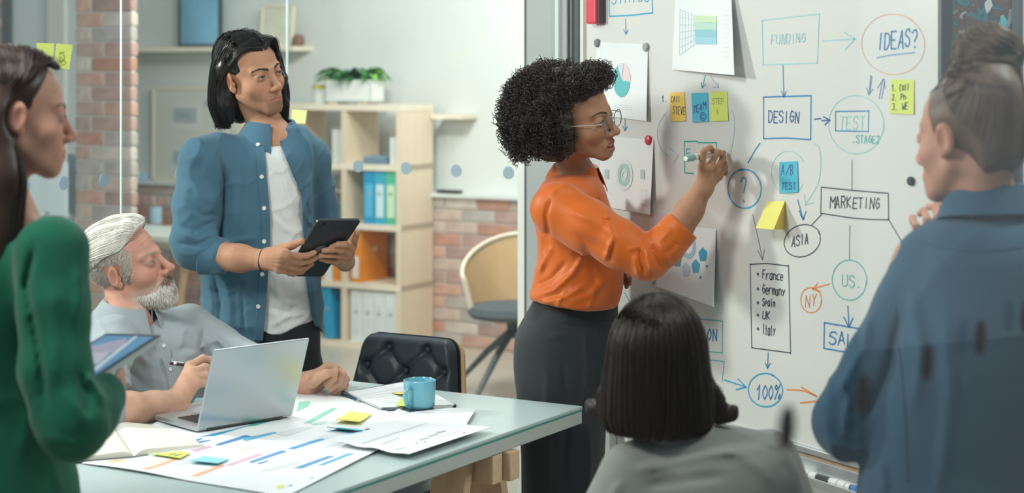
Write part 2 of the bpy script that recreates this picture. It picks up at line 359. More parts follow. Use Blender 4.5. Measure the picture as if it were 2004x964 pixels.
for i in range(9):
    a = rn.uniform(0, 6.28); c = room(-CP-PT-.10, -DP+.10, 2*RP+PT+.045); d = np.array((math.cos(a), math.sin(a), 0))
    MB().tube([c, c+d*.03+EZ*.05, c+d*.07+EZ*rn.uniform(.04, .10)], [.003, .006, .001], 5).build('leaf', M['leaf'], pt)
# planter, jar on the top
ppp = 338
topz = 4*RP+PT
def top(px, t=-.17):
    return ray_plane(px, 200, room(0, t, 0), E2)*np.array((1, 1, 0))+EZ*topz
pc_ = top(694); pl = thing('planter', pc_, 'long white planter of green leaves on top of the bookcase', 'planter')
mb = MB(); W_, D_, H_ = .335, .14, .135
for s, t, sx, sy in ((0, -D_/2+.004, W_, .008), (0, D_/2-.004, W_, .008), (-W_/2+.004, 0, .008, D_), (W_/2-.004, 0, .008, D_)): mb.box(pc_+E1*s+E2*t+EZ*(.012+H_/2), (sx, sy, H_), RX, .002)
mb.box(pc_+EZ*.018, (W_, D_, .012), RX); mb.build('trough', M['white_plastic'], pl)
MB().box(pc_+EZ*(H_-.01), (W_-.02, D_-.02, .02), RX).build('soil', flat((.06, .045, .03), .9), pl)
for s in (-.12, .1): MB().box(pc_+E1*s+EZ*.006, (.06, D_*.8, .012), RX).build('foot', M['birch_edge'], pl)
def leaf(c, d, up, L, wd, parent, m):
    "a pointed leaf with a fold along its midrib"
    d = d/np.linalg.norm(d); sd = np.cross(d, EZ); sd /= np.linalg.norm(sd)+1e-9; G = []
    for i in range(7):
        u = i/6; p = c+d*L*u*math.cos(up*(1-u*.9))+EZ*L*u*math.sin(up*(1-u*1.1)); ww = wd*math.sin(math.pi*min(1, u*.92+.08))**.8
        G.append([p-sd*ww+EZ*ww*.35, p, p+sd*ww+EZ*ww*.35])
    MB().grid(G, .0015, (0, 0, -1)).build('leaf', m, parent, True)
lm = [M['leaf'], mat('plant_leaf_light', (.22, .50, .10), .4, noise=(9, .3, (1, 1, 1))), mat('plant_leaf_dark', (.03, .20, .06), .35, noise=(9, .3, (1, 1, 1)))]
rn = random.Random(7)
for i in range(46):
    s = rn.uniform(-.15, .15); a = rn.uniform(0, 6.28); c = pc_+E1*s+EZ*(H_+rn.uniform(0, .05))
    leaf(c, np.array((math.cos(a)+s*5, math.sin(a), 0)), rn.uniform(.35, 1.15), rn.uniform(.10, .17), rn.uniform(.025, .042), pl, lm[rn.choice((0, 0, 1, 2))])
jc = top(627); jar = thing('storage_jar', jc, 'clear jar with a yellow lid beside the white planter', 'jar')
MB().lathe([(.045, 0), (.048, .01), (.048, .09), (.044, .095)], jc, 20).build('jar_body', mat('milky_glass', (.72, .75, .72), .2), jar, True)
MB().lathe([(.049, .094), (.05, .096), (.05, .112), (.047, .115)], jc, 20).build('lid', mat('yellow_lid', (.66, .66, .12), .4), jar, True)

# ------------------------------------------------------------------ back wall: shelf, frames, poster board
WT = .138
def onwall(px, py, t=WT): return ray_plane(px, py, room(0, t, 0), E2)
a, b = onwall(255, 100), onwall(611, 98); zs = 1.785
L_ = float(np.dot(b-a, E1)); mid = (a+b)/2; mid[2] = zs
sh = tag(MB().box(mid-E2*.09, (L_, .2, .03), RX, .002).build('wall_shelf', M['birch_edge']), 'long pale wooden wall shelf above the poster board', 'shelf')
def frame(name, px0, px1, py1, hgt, m_f, m_p, label, fw=.02, t=.03, lean=.0, inner=None):
    a, b = onwall(px0, py1, t), onwall(px1, py1, t); wd = float(np.dot(b-a, E1)); c = (a+b)/2; z0 = zs+.0155
    A = np.array((E1, E2*math.cos(lean)-EZ*math.sin(lean)*-1*-1, EZ*math.cos(lean)+E2*math.sin(lean)))
    t_ = thing(name, (c[0], c[1], z0), label, 'picture'); o = np.array((c[0], c[1], z0))
    for dx, dz, sx, sz in ((0, fw/2, wd, fw), (0, hgt-fw/2, wd, fw), (-wd/2+fw/2, hgt/2, fw, hgt), (wd/2-fw/2, hgt/2, fw, hgt)):
        MB().box(o+A[0]*dx+A[2]*dz, (sx, .022, sz), A, .002).build('frame', m_f, t_)
    MB().box(o+A[2]*hgt/2, (wd-fw, .008, hgt-fw), A).build('print', m_p, t_)
    return t_
blu = mat('blue_print', (.20, .42, .58), .5, noise=(2.2, .5, (1, 1, .5)))
frame('framed_picture', 350, 434, 96, .52, M['dark_metal'], blu, 'blue abstract picture in a dark frame on the wall shelf')
frame('framed_picture', 508, 572, 96, .27, M['birch_edge'], mat('cream_print', (.72, .70, .58), .7, noise=(6, .12, (1, 1, 4))), 'small cream certificate in a pale wooden frame on the wall shelf', fw=.015, lean=.1)
c = onwall(584, 90, .03); c[2] = zs+.0155
tag(MB().lathe([(.03, 0), (.04, .02), (.035, .06), (.02, .075)], c, 14).build('bowl', mat('brown_pot', (.25, .12, .09), .6), smooth=True), 'small brown pot at the end of the wall shelf', 'pot')
# poster board standing on the brick ledge
a, b = onwall(302, 300, .10), onwall(446, 300, .10); wd = float(np.dot(b-a, E1)); c = (a+b)/2
pb = thing('notice_board', (c[0], c[1], .91), 'cream notice board with pinned sheets standing on the brick ledge', 'board')
hh = .62; c[2] = .91+hh/2
MB().box(c, (wd, .02, hh), RX, .003).build('panel', mat('cream_board', (.66, .66, .60), .8, noise=(3, .04, (1, 1, 1))), pb)
for dx, dz, sx, sz in ((0, hh/2, wd+.02, .014), (0, -hh/2+.007, wd+.02, .014), (-wd/2, 0, .014, hh), (wd/2, 0, .014, hh)): MB().box(c+E1*dx+EZ*dz-E2*.004, (sx, .026, sz), RX).build('frame', M['birch_edge'], pb)
for dx, dz, sx, sz in ((-.03, .12, .26, .17), (-.03, -.16, .26, .15), (.17, .2, .06, .08)):
    MB().box(c+E1*dx+EZ*dz-E2*.011, (sx, .002, sz), RX).build('sheet', flat((.70, .71, .68)), pb)
    MB().box(c+E1*(dx-.01)+EZ*(dz+.01)-E2*.0125, (sx*.8, .002, sz*.6), RX).build('printed_chart', flat((.46, .49, .50)), pb)
    MB().box(c+E1*(dx-.02)+EZ*(dz+.01)-E2*.014, (sx*.45, .002, sz*.22), RX).build('printed_block', flat((.34, .42, .46)), pb)
# things left on the brick ledge
c = room(.10, .03, .912); tag(MB().box(c+EZ*.01, (.16, .05, .02), RX, .006).build('tape_dispenser', M['black']), 'small black object lying on the brick ledge', 'dispenser')
# shelf stub right of the bookcase
tag(MB().box(room(.12, .05, 1.37), (.22, .17, .025), RX).build('wall_shelf', M['birch_edge']), 'short pale wall shelf just right of the bookcase', 'shelf')

# ------------------------------------------------------------------ far desk with monitors at the left
DZ = .74; dk0 = P(120, 443, 335); dk0[2] = 0
dk = thing('desk', dk0, 'white topped office desk on wooden trestles beyond the glass', 'desk')
MB().box(dk0+E1*.75+E2*.05+EZ*(DZ-.015), (1.75, .55, .03), RX, .003).build('desktop', mat('white_laminate', (.80, .80, .74), .4), dk)
for s in (.3, 1.15):
    for t in (-.15, .22):
        for k in (-1, 1): MB().tube([dk0+E1*(s+k*.05)+E2*t+EZ*(DZ-.06), dk0+E1*(s+k*.2)+E2*t+EZ*0], .022, 6).build('leg', M['pine'], dk)
    MB().box(dk0+E1*s+E2*.03+EZ*(DZ-.055), (.06, .5, .05), RX).build('beam', M['pine'], dk)
def monitor(px, ppm, yaw, label, m, wd=.5, hh=.33):
    c = P(px, 400, ppm); c[2] = DZ; t = thing('monitor', c, label, 'monitor')
    d = np.array((math.cos(yaw), math.sin(yaw), 0)); n = np.array((-d[1], d[0], 0)); A = np.array((d, n, EZ))
    MB().box(c+EZ*(.09+hh/2), (wd, .03, hh), A, .006).build('casing', m, t)
    MB().box(c+EZ*(.09+hh/2)+n*.0155, (wd-.03, .003, hh-.03), A).build('screen', M['black'], t)
    MB().tube([c+EZ*.01, c+EZ*.12], .02, 8).build('stem', M['alu'], t); MB().box(c+EZ*.005, (.2, .16, .01), A, .003).build('foot', M['alu'], t)
monitor(95, 350, -.1, 'pale monitor seen from behind at the end of the far desk', mat('monitor_white', (.66, .74, .78), .4), .22, .30)
monitor(146, 345, -1.15, 'grey monitor turned edge-on at the end of the far desk', mat('monitor_grey', (.25, .30, .33), .4), .30, .34)
c = P(212, 434, 333); c[2] = DZ; pp = thing('potted_plant', c, 'low pale green plant on the far desk', 'plant')
MB().lathe([(.05, 0), (.06, .05), (.055, .05), (.05, .03)], c, 14).build('pot', M['white_plastic'], pp)
rn = random.Random(3); pg = mat('pale_leaf', (.50, .58, .22), .5)
for i in range(22):
    a = rn.uniform(0, 6.28); leaf(c+EZ*.04, np.array((math.cos(a), math.sin(a), 0)), rn.uniform(.1, 1.0), rn.uniform(.06, .12), .02, pp, pg)
c = P(305, 437, 330); c[2] = DZ; cp = thing('pencil_cup', c, 'pale blue cup of pens on the far desk', 'cup')
MB().lathe([(.036, 0), (.038, .10), (.034, .10), (.032, .01)], c, 16).build('cup', mat('blue_cup', (.36, .52, .62), .5), cp, True)
for i, cc in enumerate(((.8, .15, .08), (.2, .5, .7), (.75, .2, .1))):
    a = i*2.1; MB().tube([c+EZ*.01, c+np.array((math.cos(a)*.035, math.sin(a)*.02, .15+i*.01))], .005, 6).build('pen', flat(cc, .4), cp)
c = P(362, 497, 331); c[2] = 0
st = thing('wooden_stool', c, 'round topped wooden stool under the far desk', 'stool')
MB().lathe([(.14, .60), (.15, .61), (.15, .63), (.14, .64)], c, 20).build('seat', M['birch_edge'], st)
for k in range(3):
    a = .6+k*2.09; d = np.array((math.cos(a), math.sin(a), 0)); MB().tube([c+d*.08+EZ*.60, c+d*.2], .018, 8).build('leg', M['pine'], st)

# ------------------------------------------------------------------ plywood armchair beyond the glass
c0 = P(1003, 760, 388); c0[2] = 0
ac = thing('armchair', c0, 'bent plywood shell armchair with a grey cushion beyond the glass', 'chair')
G = []
for i in range(25):
    a = math.radians(205-i*9.6-8); top_ = .60+.20*max(0, math.sin((i/24)*math.pi))**1.3
    rr = .27; col = []
    for k in range(7):
        u = k/6; z = .43+(top_-.43)*u; r = rr*(.86+.16*u); col.append(c0+np.array((.02+r*math.cos(a)*1.0, r*math.sin(a)*.9+.02, z)))
    G.append(col)
MB().grid(G, .012, (0, 0, 1)).build('shell', M['plywood'], ac, True)
for sgn in (0, 24): MB().tube([p for p in G[sgn]], .014, 8).build('shell_edge', M['birch_edge'], ac, True)
MB().tube([g_[-1] for g_ in G], .011, 8).build('shell_rim', M['birch_edge'], ac, True)
MB().lathe([(.10, 0), (.23, .005), (.25, .03), (.235, .06), (.1, .075)], c0+np.array((.02, .0, .40)), 28).build('cushion', mat('grey_felt', (.10, .12, .13), .9), ac, True)
MB().tube([c0+EZ*.30, c0+EZ*.41], .03, 10).build('column', M['dark_metal'], ac)
for k in range(4):
    a = 1.0+k*math.pi/2; d = np.array((math.cos(a), math.sin(a), 0)); MB().tube([c0+EZ*.34, c0+d*.15+EZ*.22, c0+d*.37+EZ*.01], [.02, .017, .011], 8).build('leg', M['dark_metal'], ac)

# ------------------------------------------------------------------ painting on the wall right of the whiteboard
s0 = float(np.dot(ray_plane(1846, 60, GO+E2*.04, E2)-GO, E1)); s1_ = float(np.dot(ray_plane(1992, 60, GO+E2*.04, E2)-GO, E1))
cc = GO+E1*((s0+s1_)/2)+E2*.035; cc[2] = 1.75; wd = s1_-s0
pa = thing('painting', cc, 'dark abstract painting with teal and red splashes right of the whiteboard', 'painting')
for dx, dz, sx, sz in ((0, .45, wd+.03, .02), (0, -.45, wd+.03, .02), (-wd/2, 0, .014, .9), (wd/2, 0, .02, .9)): MB().box(cc+E1*dx+EZ*dz, (sx, .04, sz), RX).build('frame', M['dark_metal'], pa)
cm = mat('dark_canvas', (.1, .1, .1), .6); nt = cm.node_tree; tc = nt.nodes.new('ShaderNodeTexCoord'); nz = nt.nodes.new('ShaderNodeTexNoise'); nz.inputs['Scale'].default_value = 13; nz.inputs['Detail'].default_value = 6; nz.inputs['Distortion'].default_value = 1.6
nt.links.new(tc.outputs['Object'], nz.inputs[0]); cr = nt.nodes.new('ShaderNodeValToRGB'); nt.links.new(nz.outputs[0], cr.inputs[0]); nt.links.new(cr.outputs[0], nt.nodes['Principled BSDF'].inputs['Base Color'])
for i, (ps, c_) in enumerate(((.0, (.01, .02, .025)), (.36, (.04, .055, .06)), (.42, (.04, .17, .21)), (.45, (.05, .06, .065)), (.53, (.09, .085, .085)), (.57, (.16, .05, .03)), (.59, (.05, .055, .065)), (.66, (.24, .30, .32)), (1., (.05, .06, .08)))):
    e_ = cr.color_ramp.elements[i] if i < 2 else cr.color_ramp.elements.new(ps); e_.position = ps; e_.color = c_+(1,)
for e_ in cr.color_ramp.elements: pass
MB().box(cc, (wd, .015, .9), RX).build('canvas', cm, pa)
rn = random.Random(11)
pcols = [(.10, .36, .42), (.20, .45, .55), (.32, .10, .07), (.40, .20, .14), (.42, .45, .44), (.05, .14, .16), (.22, .24, .25)]
for i in range(46):
    u, z, a = rn.uniform(-.46, .46)*wd, rn.uniform(-.42, .42), rn.uniform(0, 3.14); l1, l2 = rn.uniform(.010, .035), rn.uniform(.004, .014)
    if abs(u)+l1 > wd/2-.015: continue
    ang = np.arange(9)*2*math.pi/9; ra = np.array([rn.uniform(.7, 1.2) for _ in ang])
    pu = u+ra*(l1*np.cos(ang)*math.cos(a)-l2*np.sin(ang)*math.sin(a)); pz = z+ra*(l1*np.cos(ang)*math.sin(a)+l2*np.sin(ang)*math.cos(a))
    MB().slab(cc+pu[:, None]*E1+pz[:, None]*EZ-E2*.0078, -E2, .0006+.00004*i).build('paint_splash', flat(rn.choice(pcols)), pa)

# ------------------------------------------------------------------ meeting table on trestles
UC = np.array((.1836, 4.589, 0)); U = -E1; V = -E2          # far right corner, directions along the far edge and towards the camera
TW, TL = .86, 1.62
tb = thing('meeting_table', UC+U*TW/2+V*TL/2, 'long meeting table with a frosted green glass top', 'table')
def tbl(u, v, z): return UC+U*u+V*v+EZ*z
TX = np.array((U, V, EZ))
MB().box(tbl(TW/2, TL/2, TZ-.004), (TW, TL, .008), TX, .002).build('frosted_top', M['frosted'], tb)
MB().box(tbl(TW/2, TL/2, TZ-.010), (TW-.001, TL-.001, .006), TX).build('glass_edge', M['glass_edge'], tb)
MB().box(tbl(TW/2, TL/2, TZ-.029), (TW-.002, TL-.002, .032), TX, .002).build('panel', M['panel'], tb)
def trestle(v, label):
    t = thing('trestle', tbl(TW/2, v, 0), label, 'trestle', 'trestles under the table')
    zt = TZ-.046
    for dv, ov in ((-.026, .024), (.026, .006)):
        MB().box(tbl(TW/2, v+dv, zt-.035), (TW+2*ov-.02, .045, .07), TX, .003).build('beam', M['pine'], t)
        for u in (-ov+.0095, TW+ov-.0095): MB().box(tbl(u, v+dv, zt-.035), (.002, .043, .068), TX).build('sawn_end', M['pine_end'], t)
    for u in (.10, TW-.10):
        for sg in (-1, 1):
            a = tbl(u, v+sg*.062, zt-.005); b = tbl(u, v+sg*.26, 0.0); d = (b-a)/np.linalg.norm(b-a)
            n = np.cross(d, U); MB().box((a+b)/2, (.095, .028, np.linalg.norm(b-a)), np.array((U, n, -d)), .002).build('leg', M['pine'], t)
        MB().box(tbl(u+.06, v, .25), (.02, .36, .07), TX).build('brace', M['pine'], t)
trestle(.40, 'pine trestle with sawn beam ends under the table corner')
trestle(1.28, 'second pine trestle, under the camera end of the table')

# ------------------------------------------------------------------ black tufted chair behind the table
cb = P(790, 742, 668); cb[2] = 0
tc = thing('tufted_chair', cb, 'black button-tufted leather chair with a plywood shell behind the table', 'chair')
def cpos(s, t, z): return cb+E1*s+E2*t+EZ*z
zb, zt = .56, .862
btn = [(-.065, .825), (.07, .828), (.0, .762), (-.135, .77), (.137, .77), (-.065, .70), (.07, .70), (0, .635), (-.135, .635), (.137, .635)]
G = []; Gb = []
NU, NV = 95, 75
prs = [(b1, b2) for b1 in btn for b2 in btn if b2[0] > b1[0] and .05 < abs(b2[1]-b1[1]) < .09 and b2[0]-b1[0] < .09]
for i in range(NV):
    v = i/(NV-1); z = zb+(zt-zb)*v; hw = .212-.052*v; row = []; rb = []
    if v > .86: hw -= .035*(1-math.sqrt(max(0, 1-((v-.86)/.14)**2)))
    for k in range(NU):
        u = k/(NU-1)*2-1; s = u*hw; d = .045
        e = max(abs(u), abs(v-.5)*2*.98); d -= .030*max(0, (e-.86)/.14)**2
        for bs, bz in btn:
            r2 = (s-bs)**2+(z-bz)**2; d -= .020*math.exp(-r2/.00028)
        cr_ = 0
        for (bs, bz), (b2, z2) in prs:
            L2 = (b2-bs)**2+(z2-bz)**2; tt = min(1, max(0, ((s-bs)*(b2-bs)+(z-bz)*(z2-bz))/L2)); r2 = (s-bs-tt*(b2-bs))**2+(z-bz-tt*(z2-bz))**2; cr_ = max(cr_, .0075*math.exp(-r2/.00008))
        d -= cr_
        curve = .30*s*s; row.append(cpos(s, curve*-1-d+.06*v, z)); rb.append(cpos(s, -curve+.06*v, z))
    G.append(row); Gb.append(rb)
mb = MB(); mb.grid(G); mb.grid(Gb); mb.build('back_pad', M['leather'], tc, True)
mb = MB(); sh_ = np.array(Gb); ctr = sh_.mean(axis=(0, 1)); big = ctr+(sh_-ctr)*np.array((1.04, 1.04, .93)); mb.grid(big+E2*.003); mb.grid(big+E2*.014)
rim = [big[i, 0] for i in range(NV)]+[big[-1, k] for k in range(NU)]+[big[i, -1] for i in range(NV-1, -1, -1)]
mb.tube(np.array(rim)+E2*.0085, .006, 6); mb.build('plywood_shell', M['plywood'], tc, True)
for bs, bz in btn[:7]:
    v = (bz-zb)/(zt-zb); MB().lathe([(.0, -.002), (.0085, -.001), (.0095, .003), (.007, .007), (0, .0085)], cpos(bs, -.30*bs*bs-.026+.06*v, bz), 14, np.array((E1, EZ, -E2))).build('tuft_button', M['leather'], tc, True)
mb = MB().box(cpos(0, -.24, .45), (.44, .42, .07), RX, .025); mb.build('seat', M['leather'], tc, True)
MB().box(cpos(0, -.02, .51), (.2, .02, .16), RX, .004).build('back_bracket', M['plywood'], tc)
MB().tube([cpos(0, -.12, .10), cpos(0, -.12, .42)], .025, 10).build('column', M['dark_metal'], tc)
for k in range(5):
    a = k*1.2566; d = np.array((math.cos(a), math.sin(a), 0)); MB().tube([cpos(0, -.12, .10), cpos(0, -.12, .07)+d*.21], [.02, .014], 8).build('leg', M['dark_metal'], tc)
    cw = cpos(0, -.12, .027)+d*.21; MB().tube([cw-np.array((-d[1], d[0], 0))*.02, cw+np.array((-d[1], d[0], 0))*.02], .027, 12).build('caster', M['black'], tc)

# ------------------------------------------------------------------ things on the table
def sheet(name, corners, m, label, cat, z, group=None, nu=16, nv=12, lift=None, th=.0006):
    "a sheet of paper lying on the table, its corners given in order, slightly rippled"
    c = [np.array(T(px, py, z)) for px, py in corners]; G = []
    for i in range(nv):
        v = i/(nv-1); row = []
        for j in range(nu):
            u = j/(nu-1); p = (c[0]*(1-u)+c[1]*u)*(1-v)+(c[3]*(1-u)+c[2]*u)*v
            h = lift(u, v) if lift else 0
            row.append(p+EZ*h)
        G.append(row)
    o = MB().grid(G, -th, EZ).build(name, m, None, True); tag(o, label, cat, group)
    Gn = np.array(G)
    def at(u, v, dz=.0007):
        x, y = u*(nu-1), v*(nv-1); i, j = min(int(y), nv-2), min(int(x), nu-2); fx, fy = x-j, y-i
        return (Gn[i, j]*(1-fx)+Gn[i, j+1]*fx)*(1-fy)+(Gn[i+1, j]*(1-fx)+Gn[i+1, j+1]*fx)*fy+EZ*dz
    return o, at, c
def printed(o, at, c, px, col, name='printed_bar', n=8, z=TZ, dz=.0005):
    "a printed quad on a sheet given by its four outline pixels; cut into strips so that it follows the ripple"
    def uv(p):
        u = v = .5
        for _ in range(12):
            f = lambda u, v: ((c[0]*(1-u)+c[1]*u)*(1-v)+(c[3]*(1-u)+c[2]*u)*v)[:2]-p[:2]
            r = f(u, v); J = np.array([(f(u+1e-4, v)-r)/1e-4, (f(u, v+1e-4)-r)/1e-4]).T; d = np.linalg.solve(J, r); u -= d[0]; v -= d[1]
        return u, v
    q = [uv(T(x, y, c[0][2])) for x, y in px]
    def cl(t): return min(.985, max(.015, t))
    G = [[at(cl((q[0][0]*(1-t)+q[1][0]*t)*(1-s)+(q[3][0]*(1-t)+q[2][0]*t)*s), cl((q[0][1]*(1-t)+q[1][1]*t)*(1-s)+(q[3][1]*(1-t)+q[2][1]*t)*s), dz) for t in np.linspace(0, 1, n)] for s in np.linspace(0, 1, 4)]
    MB().grid(G).build(name, flat(col), o)
Z1 = TZ+.0012
def rip1(u, v): return .0015+.0035*math.sin(u*9+v*3)**2*(1-abs(2*v-1))+.010*max(0, v-.93)/.07*max(0, math.sin(u*6))*.4
plan, pat, pc1 = sheet('plan_poster', [(470, 741), (876, 816), (560, 972), (160, 907)], M['paper'], 'large printed planning sheet with coloured bars spread across the table', 'poster', Z1, lift=rip1, nu=40, nv=40)
blue, navy, green, orange, pink, grey = (.06, .34, .62), (.10, .27, .58), (.30, .68, .52), (.88, .47, .28), (.78, .46, .62), (.66, .70, .72)
for q, col in ((((392, 857), (478, 839), (548, 820), (420, 856)), (.02, .32, .60)), (((478, 838), (548, 815), (560, 818), (500, 836)), (.10, .48, .42)),
  (((585, 788), (607, 786), (604, 796), (580, 808)), green), (((594, 829), (650, 799), (660, 800), (608, 829)), green), (((608, 829), (640, 826), (630, 832), (612, 833)), (.5, .76, .64)),
  (((471, 860), (536, 846), (543, 848), (482, 864)), (.15, .50, .70)), (((420, 872), (480, 853), (492, 855), (430, 873)), navy), (((384, 862), (396, 860), (396, 862), (384, 866)), blue), (((380, 868), (412, 863), (410, 865), (388, 870)), navy),
  (((562, 881), (628, 861), (637, 863), (575, 882)), (.10, .34, .66)), (((486, 906), (552, 884), (562, 886), (494, 908)), (.13, .33, .62)), (((502, 909), (523, 903), (526, 904), (508, 910)), navy),
  (((575, 917), (642, 893), (655, 894), (590, 918)), (.13, .33, .62)), (((622, 912), (680, 889), (694, 889), (634, 912)), (.12, .46, .70)),
  (((700, 850), (746, 832), (758, 832), (716, 850)), (.44, .62, .80)), (((732, 848), (790, 822), (800, 823), (746, 849)), green),
  (((440, 912), (505, 890), (517, 891), (452, 913)), pink), (((370, 883), (410, 874), (418, 875), (384, 885)), pink),
  (((274, 922), (340, 898), (352, 899), (290, 922)), orange), (((374, 932), (432, 911), (442, 913), (388, 933)), orange), (((206, 905), (234, 899), (246, 903), (218, 909)), (.90, .55, .36)),
  (((625, 857), (690, 838), (700, 840), (640, 862)), (.74, .76, .76)), (((628, 877), (690, 858), (720, 850), (640, 878)), (.70, .73, .74)), (((510, 922), (570, 903), (590, 905), (530, 922)), (.72, .75, .77)), (((540, 850), (590, 836), (612, 838), (560, 856)), (.73, .76, .78)),
  (((460, 882), (490, 874), (502, 876), (472, 885)), (.86, .72, .64)), (((330, 908), (362, 899), (380, 902), (350, 912)), (.72, .76, .80)), (((300, 893), (330, 888), (334, 889), (306, 895)), (.40, .50, .72)),
  (((676, 912), (686, 909), (690, 911), (680, 915)), (.80, .50, .56)), (((640, 927), (648, 924), (652, 925), (644, 929)), (.55, .70, .64)), (((604, 938), (612, 935), (616, 936), (608, 940)), (.55, .62, .78)), (((562, 952), (570, 949), (574, 951), (566, 954)), (.4, .5, .8)), (((540, 952), (556, 950), (558, 955), (544, 958)), (.70, .74, .20))):
    printed(plan, pat, pc1, q, col)
s2_, at2, c2 = sheet('chart_sheet', [(790, 794), (931, 800), (900, 852), (712, 838)], M['paper'], 'blank white sheet poking out under the chart sheet at the table corner', 'paper', TZ+.0085, lift=lambda u, v: .001)
s3_, at3, c3 = sheet('chart_sheet', [(804, 812), (960, 840), (800, 893), (660, 868)], M['paper'], 'white sheet of small grey charts at the table corner', 'paper', TZ+.0105, lift=lambda u, v: .002+.004*math.sin(u*7+1)**2)
for q, col in ((((854, 848), (872, 844), (873, 846), (856, 850)), (.38, .44, .48)), (((838, 855), (856, 850), (857, 852), (840, 857)), (.42, .48, .52)), (((820, 862), (838, 857), (839, 859), (822, 864)), (.45, .52, .54)), (((706, 869), (836, 828), (838, 829), (708, 871)), (.60, .64, .66)),
   (((745, 872), (780, 860), (783, 861), (750, 874)), (.50, .62, .66)), (((772, 880), (792, 876), (793, 878), (776, 882)), (.55, .60, .66)), (((812, 868), (818, 867), (819, 869), (814, 870)), (.32, .40, .48)), (((828, 866), (834, 864), (835, 866), (830, 868)), (.32, .40, .48)), (((905, 850), (910, 849), (911, 851), (907, 852)), (.2, .26, .5)), (((852, 856), (900, 843), (903, 844), (856, 859)), (.72, .75, .76)), (((676, 871), (700, 878), (722, 880), (700, 876)), (.38, .42, .66))):
    printed(s3_, at3, c3, q, col, n=4)
# documents with a dark folder under them, far corner
fo = tag(MB().slab([T(668, 772, TZ+.001), T(800, 748, TZ+.001), T(888, 796, TZ+.001), T(760, 806, TZ+.001)], EZ, .006).build('folder', mat('dark_folder', (.06, .08, .11), .4)), 'dark blue folder under a stack of documents behind the mug', 'folder')
for i in range(3):
    o, a_, c_ = sheet('document', [(672+i*3, 768-i), (806+i*2, 744+i), (886+i*2, 795-i*2), (744+i, 799-i)], M['paper'], ['document page lying directly on the dark folder', 'document page in the middle of the stack on the folder', 'topmost printed document page on the dark folder'][i], 'paper', TZ+.0075+i*.0012, 'documents on the dark folder', nu=6, nv=6, th=.001)
for k in range(6): printed(o, a_, c_, ((704+k*8, 773+k*3), (790+k*6, 757+k*5), (791+k*6, 757.6+k*5), (705+k*8, 773.6+k*3)), (.74, .77, .79), 'printed_line', n=3, dz=.0003)
def sticky_flat(px, m, label, z, curl=.008, group=None):
    o, a_, c_ = sheet('sticky_note', px, STK[m], label, 'note', z, lift=lambda u, v: curl*v*v+.0006, nu=5, nv=8, th=.0005); return o, a_, c_
sticky_flat([(766, 768), (810, 764), (812, 776), (790, 777)], 'yellow', 'bright yellow note stuck on the documents left of the mug handle', TZ+.0115)
sticky_flat([(786, 778), (812, 776), (806, 797), (774, 795)], 'lime', 'pale yellow note half hidden behind the mug', TZ+.0130, .002)
sticky_flat([(684, 804), (727, 810), (703, 832), (656, 827)], 'yellow', 'yellow note on the planning sheet between two green bars', TZ+.0065, .008)
sticky_flat([(664, 836), (712, 841), (684, 848), (638, 843)], 'blue', 'blue note lying in front of the yellow one on the planning sheet', TZ+.0062, .010)
sticky_flat([(398, 892), (449, 898), (425, 910), (366, 904)], 'aqua', 'pale aqua note near the open notebook on the planning sheet', TZ+.0064, .004)
ny, na, nc = sticky_flat([(354, 882), (372, 886), (352, 898), (292, 889)], 'lime', 'yellow note with scribbles tucked under the open notebook', TZ+.0064, .002)
for q in (((330, 891), (345, 887), (346, 888), (332, 892)), ((340, 893), (356, 888), (357, 889), (342, 894))): printed(ny, na, nc, q, (.12, .14, .16), 'handwriting', n=3)
sticky_flat([(384, 778), (410, 778), (412, 800), (370, 800)], 'aqua', 'pale aqua note behind the open laptop', TZ+.001, .002)
# pen by the documents
pen = thing('pen', T(684, 773), 'slim dark pen lying beside the documents near the clenched hand', 'pen')
MB().tube([T(668, 764, TZ+.006), T(700, 783, TZ+.006)], .004, 8).build('barrel', mat('pen_dark', (.04, .10, .14), .3), pen); MB().tube([T(700, 783, TZ+.006), T(704, 785.5, TZ+.006)], [.004, .001], 8).build('tip', M['alu'], pen)
# phone under the mug
ph = thing('phone', T(836, 797), 'black smartphone lying behind the blue mug', 'phone')
MB().slab([T(775, 800, TZ+.001), T(874, 788, TZ+.001), T(893, 797, TZ+.001), T(800, 809, TZ+.001)], EZ, .008).build('body', M['black'], ph)
MB().slab([T(779, 799.5, TZ+.0091), T(872, 789.5, TZ+.0091), T(888, 796.5, TZ+.0091), T(801, 806.5, TZ+.0091)], EZ, .0006).build('screen', mat('phone_screen', (.05, .06, .08), .1), ph)
# mug
mc = T(821, 796.5, TZ+.010); mg = thing('mug', mc, 'plain blue mug standing on the papers near the table corner', 'mug')
MB().lathe([(.034, 0), (.0385, .004), (.0400, .012), (.0415, .066), (.0415, .0705), (.0395, .0715), (.038, .069), (.0375, .03), (.030, .012)], mc, 36).build('body', M['mug'], mg, True)
hd = np.array((-.50, -.86, 0)); hp = [mc+hd*.038+EZ*.056, mc+hd*.052+EZ*.060, mc+hd*.064+EZ*.052, mc+hd*.067+EZ*.038, mc+hd*.062+EZ*.024, mc+hd*.050+EZ*.015, mc+hd*.036+EZ*.017]
MB().tube(hp, [.006, .0062, .0065, .0065, .0065, .0062, .006], 10).build('handle', M['mug'], mg, True)
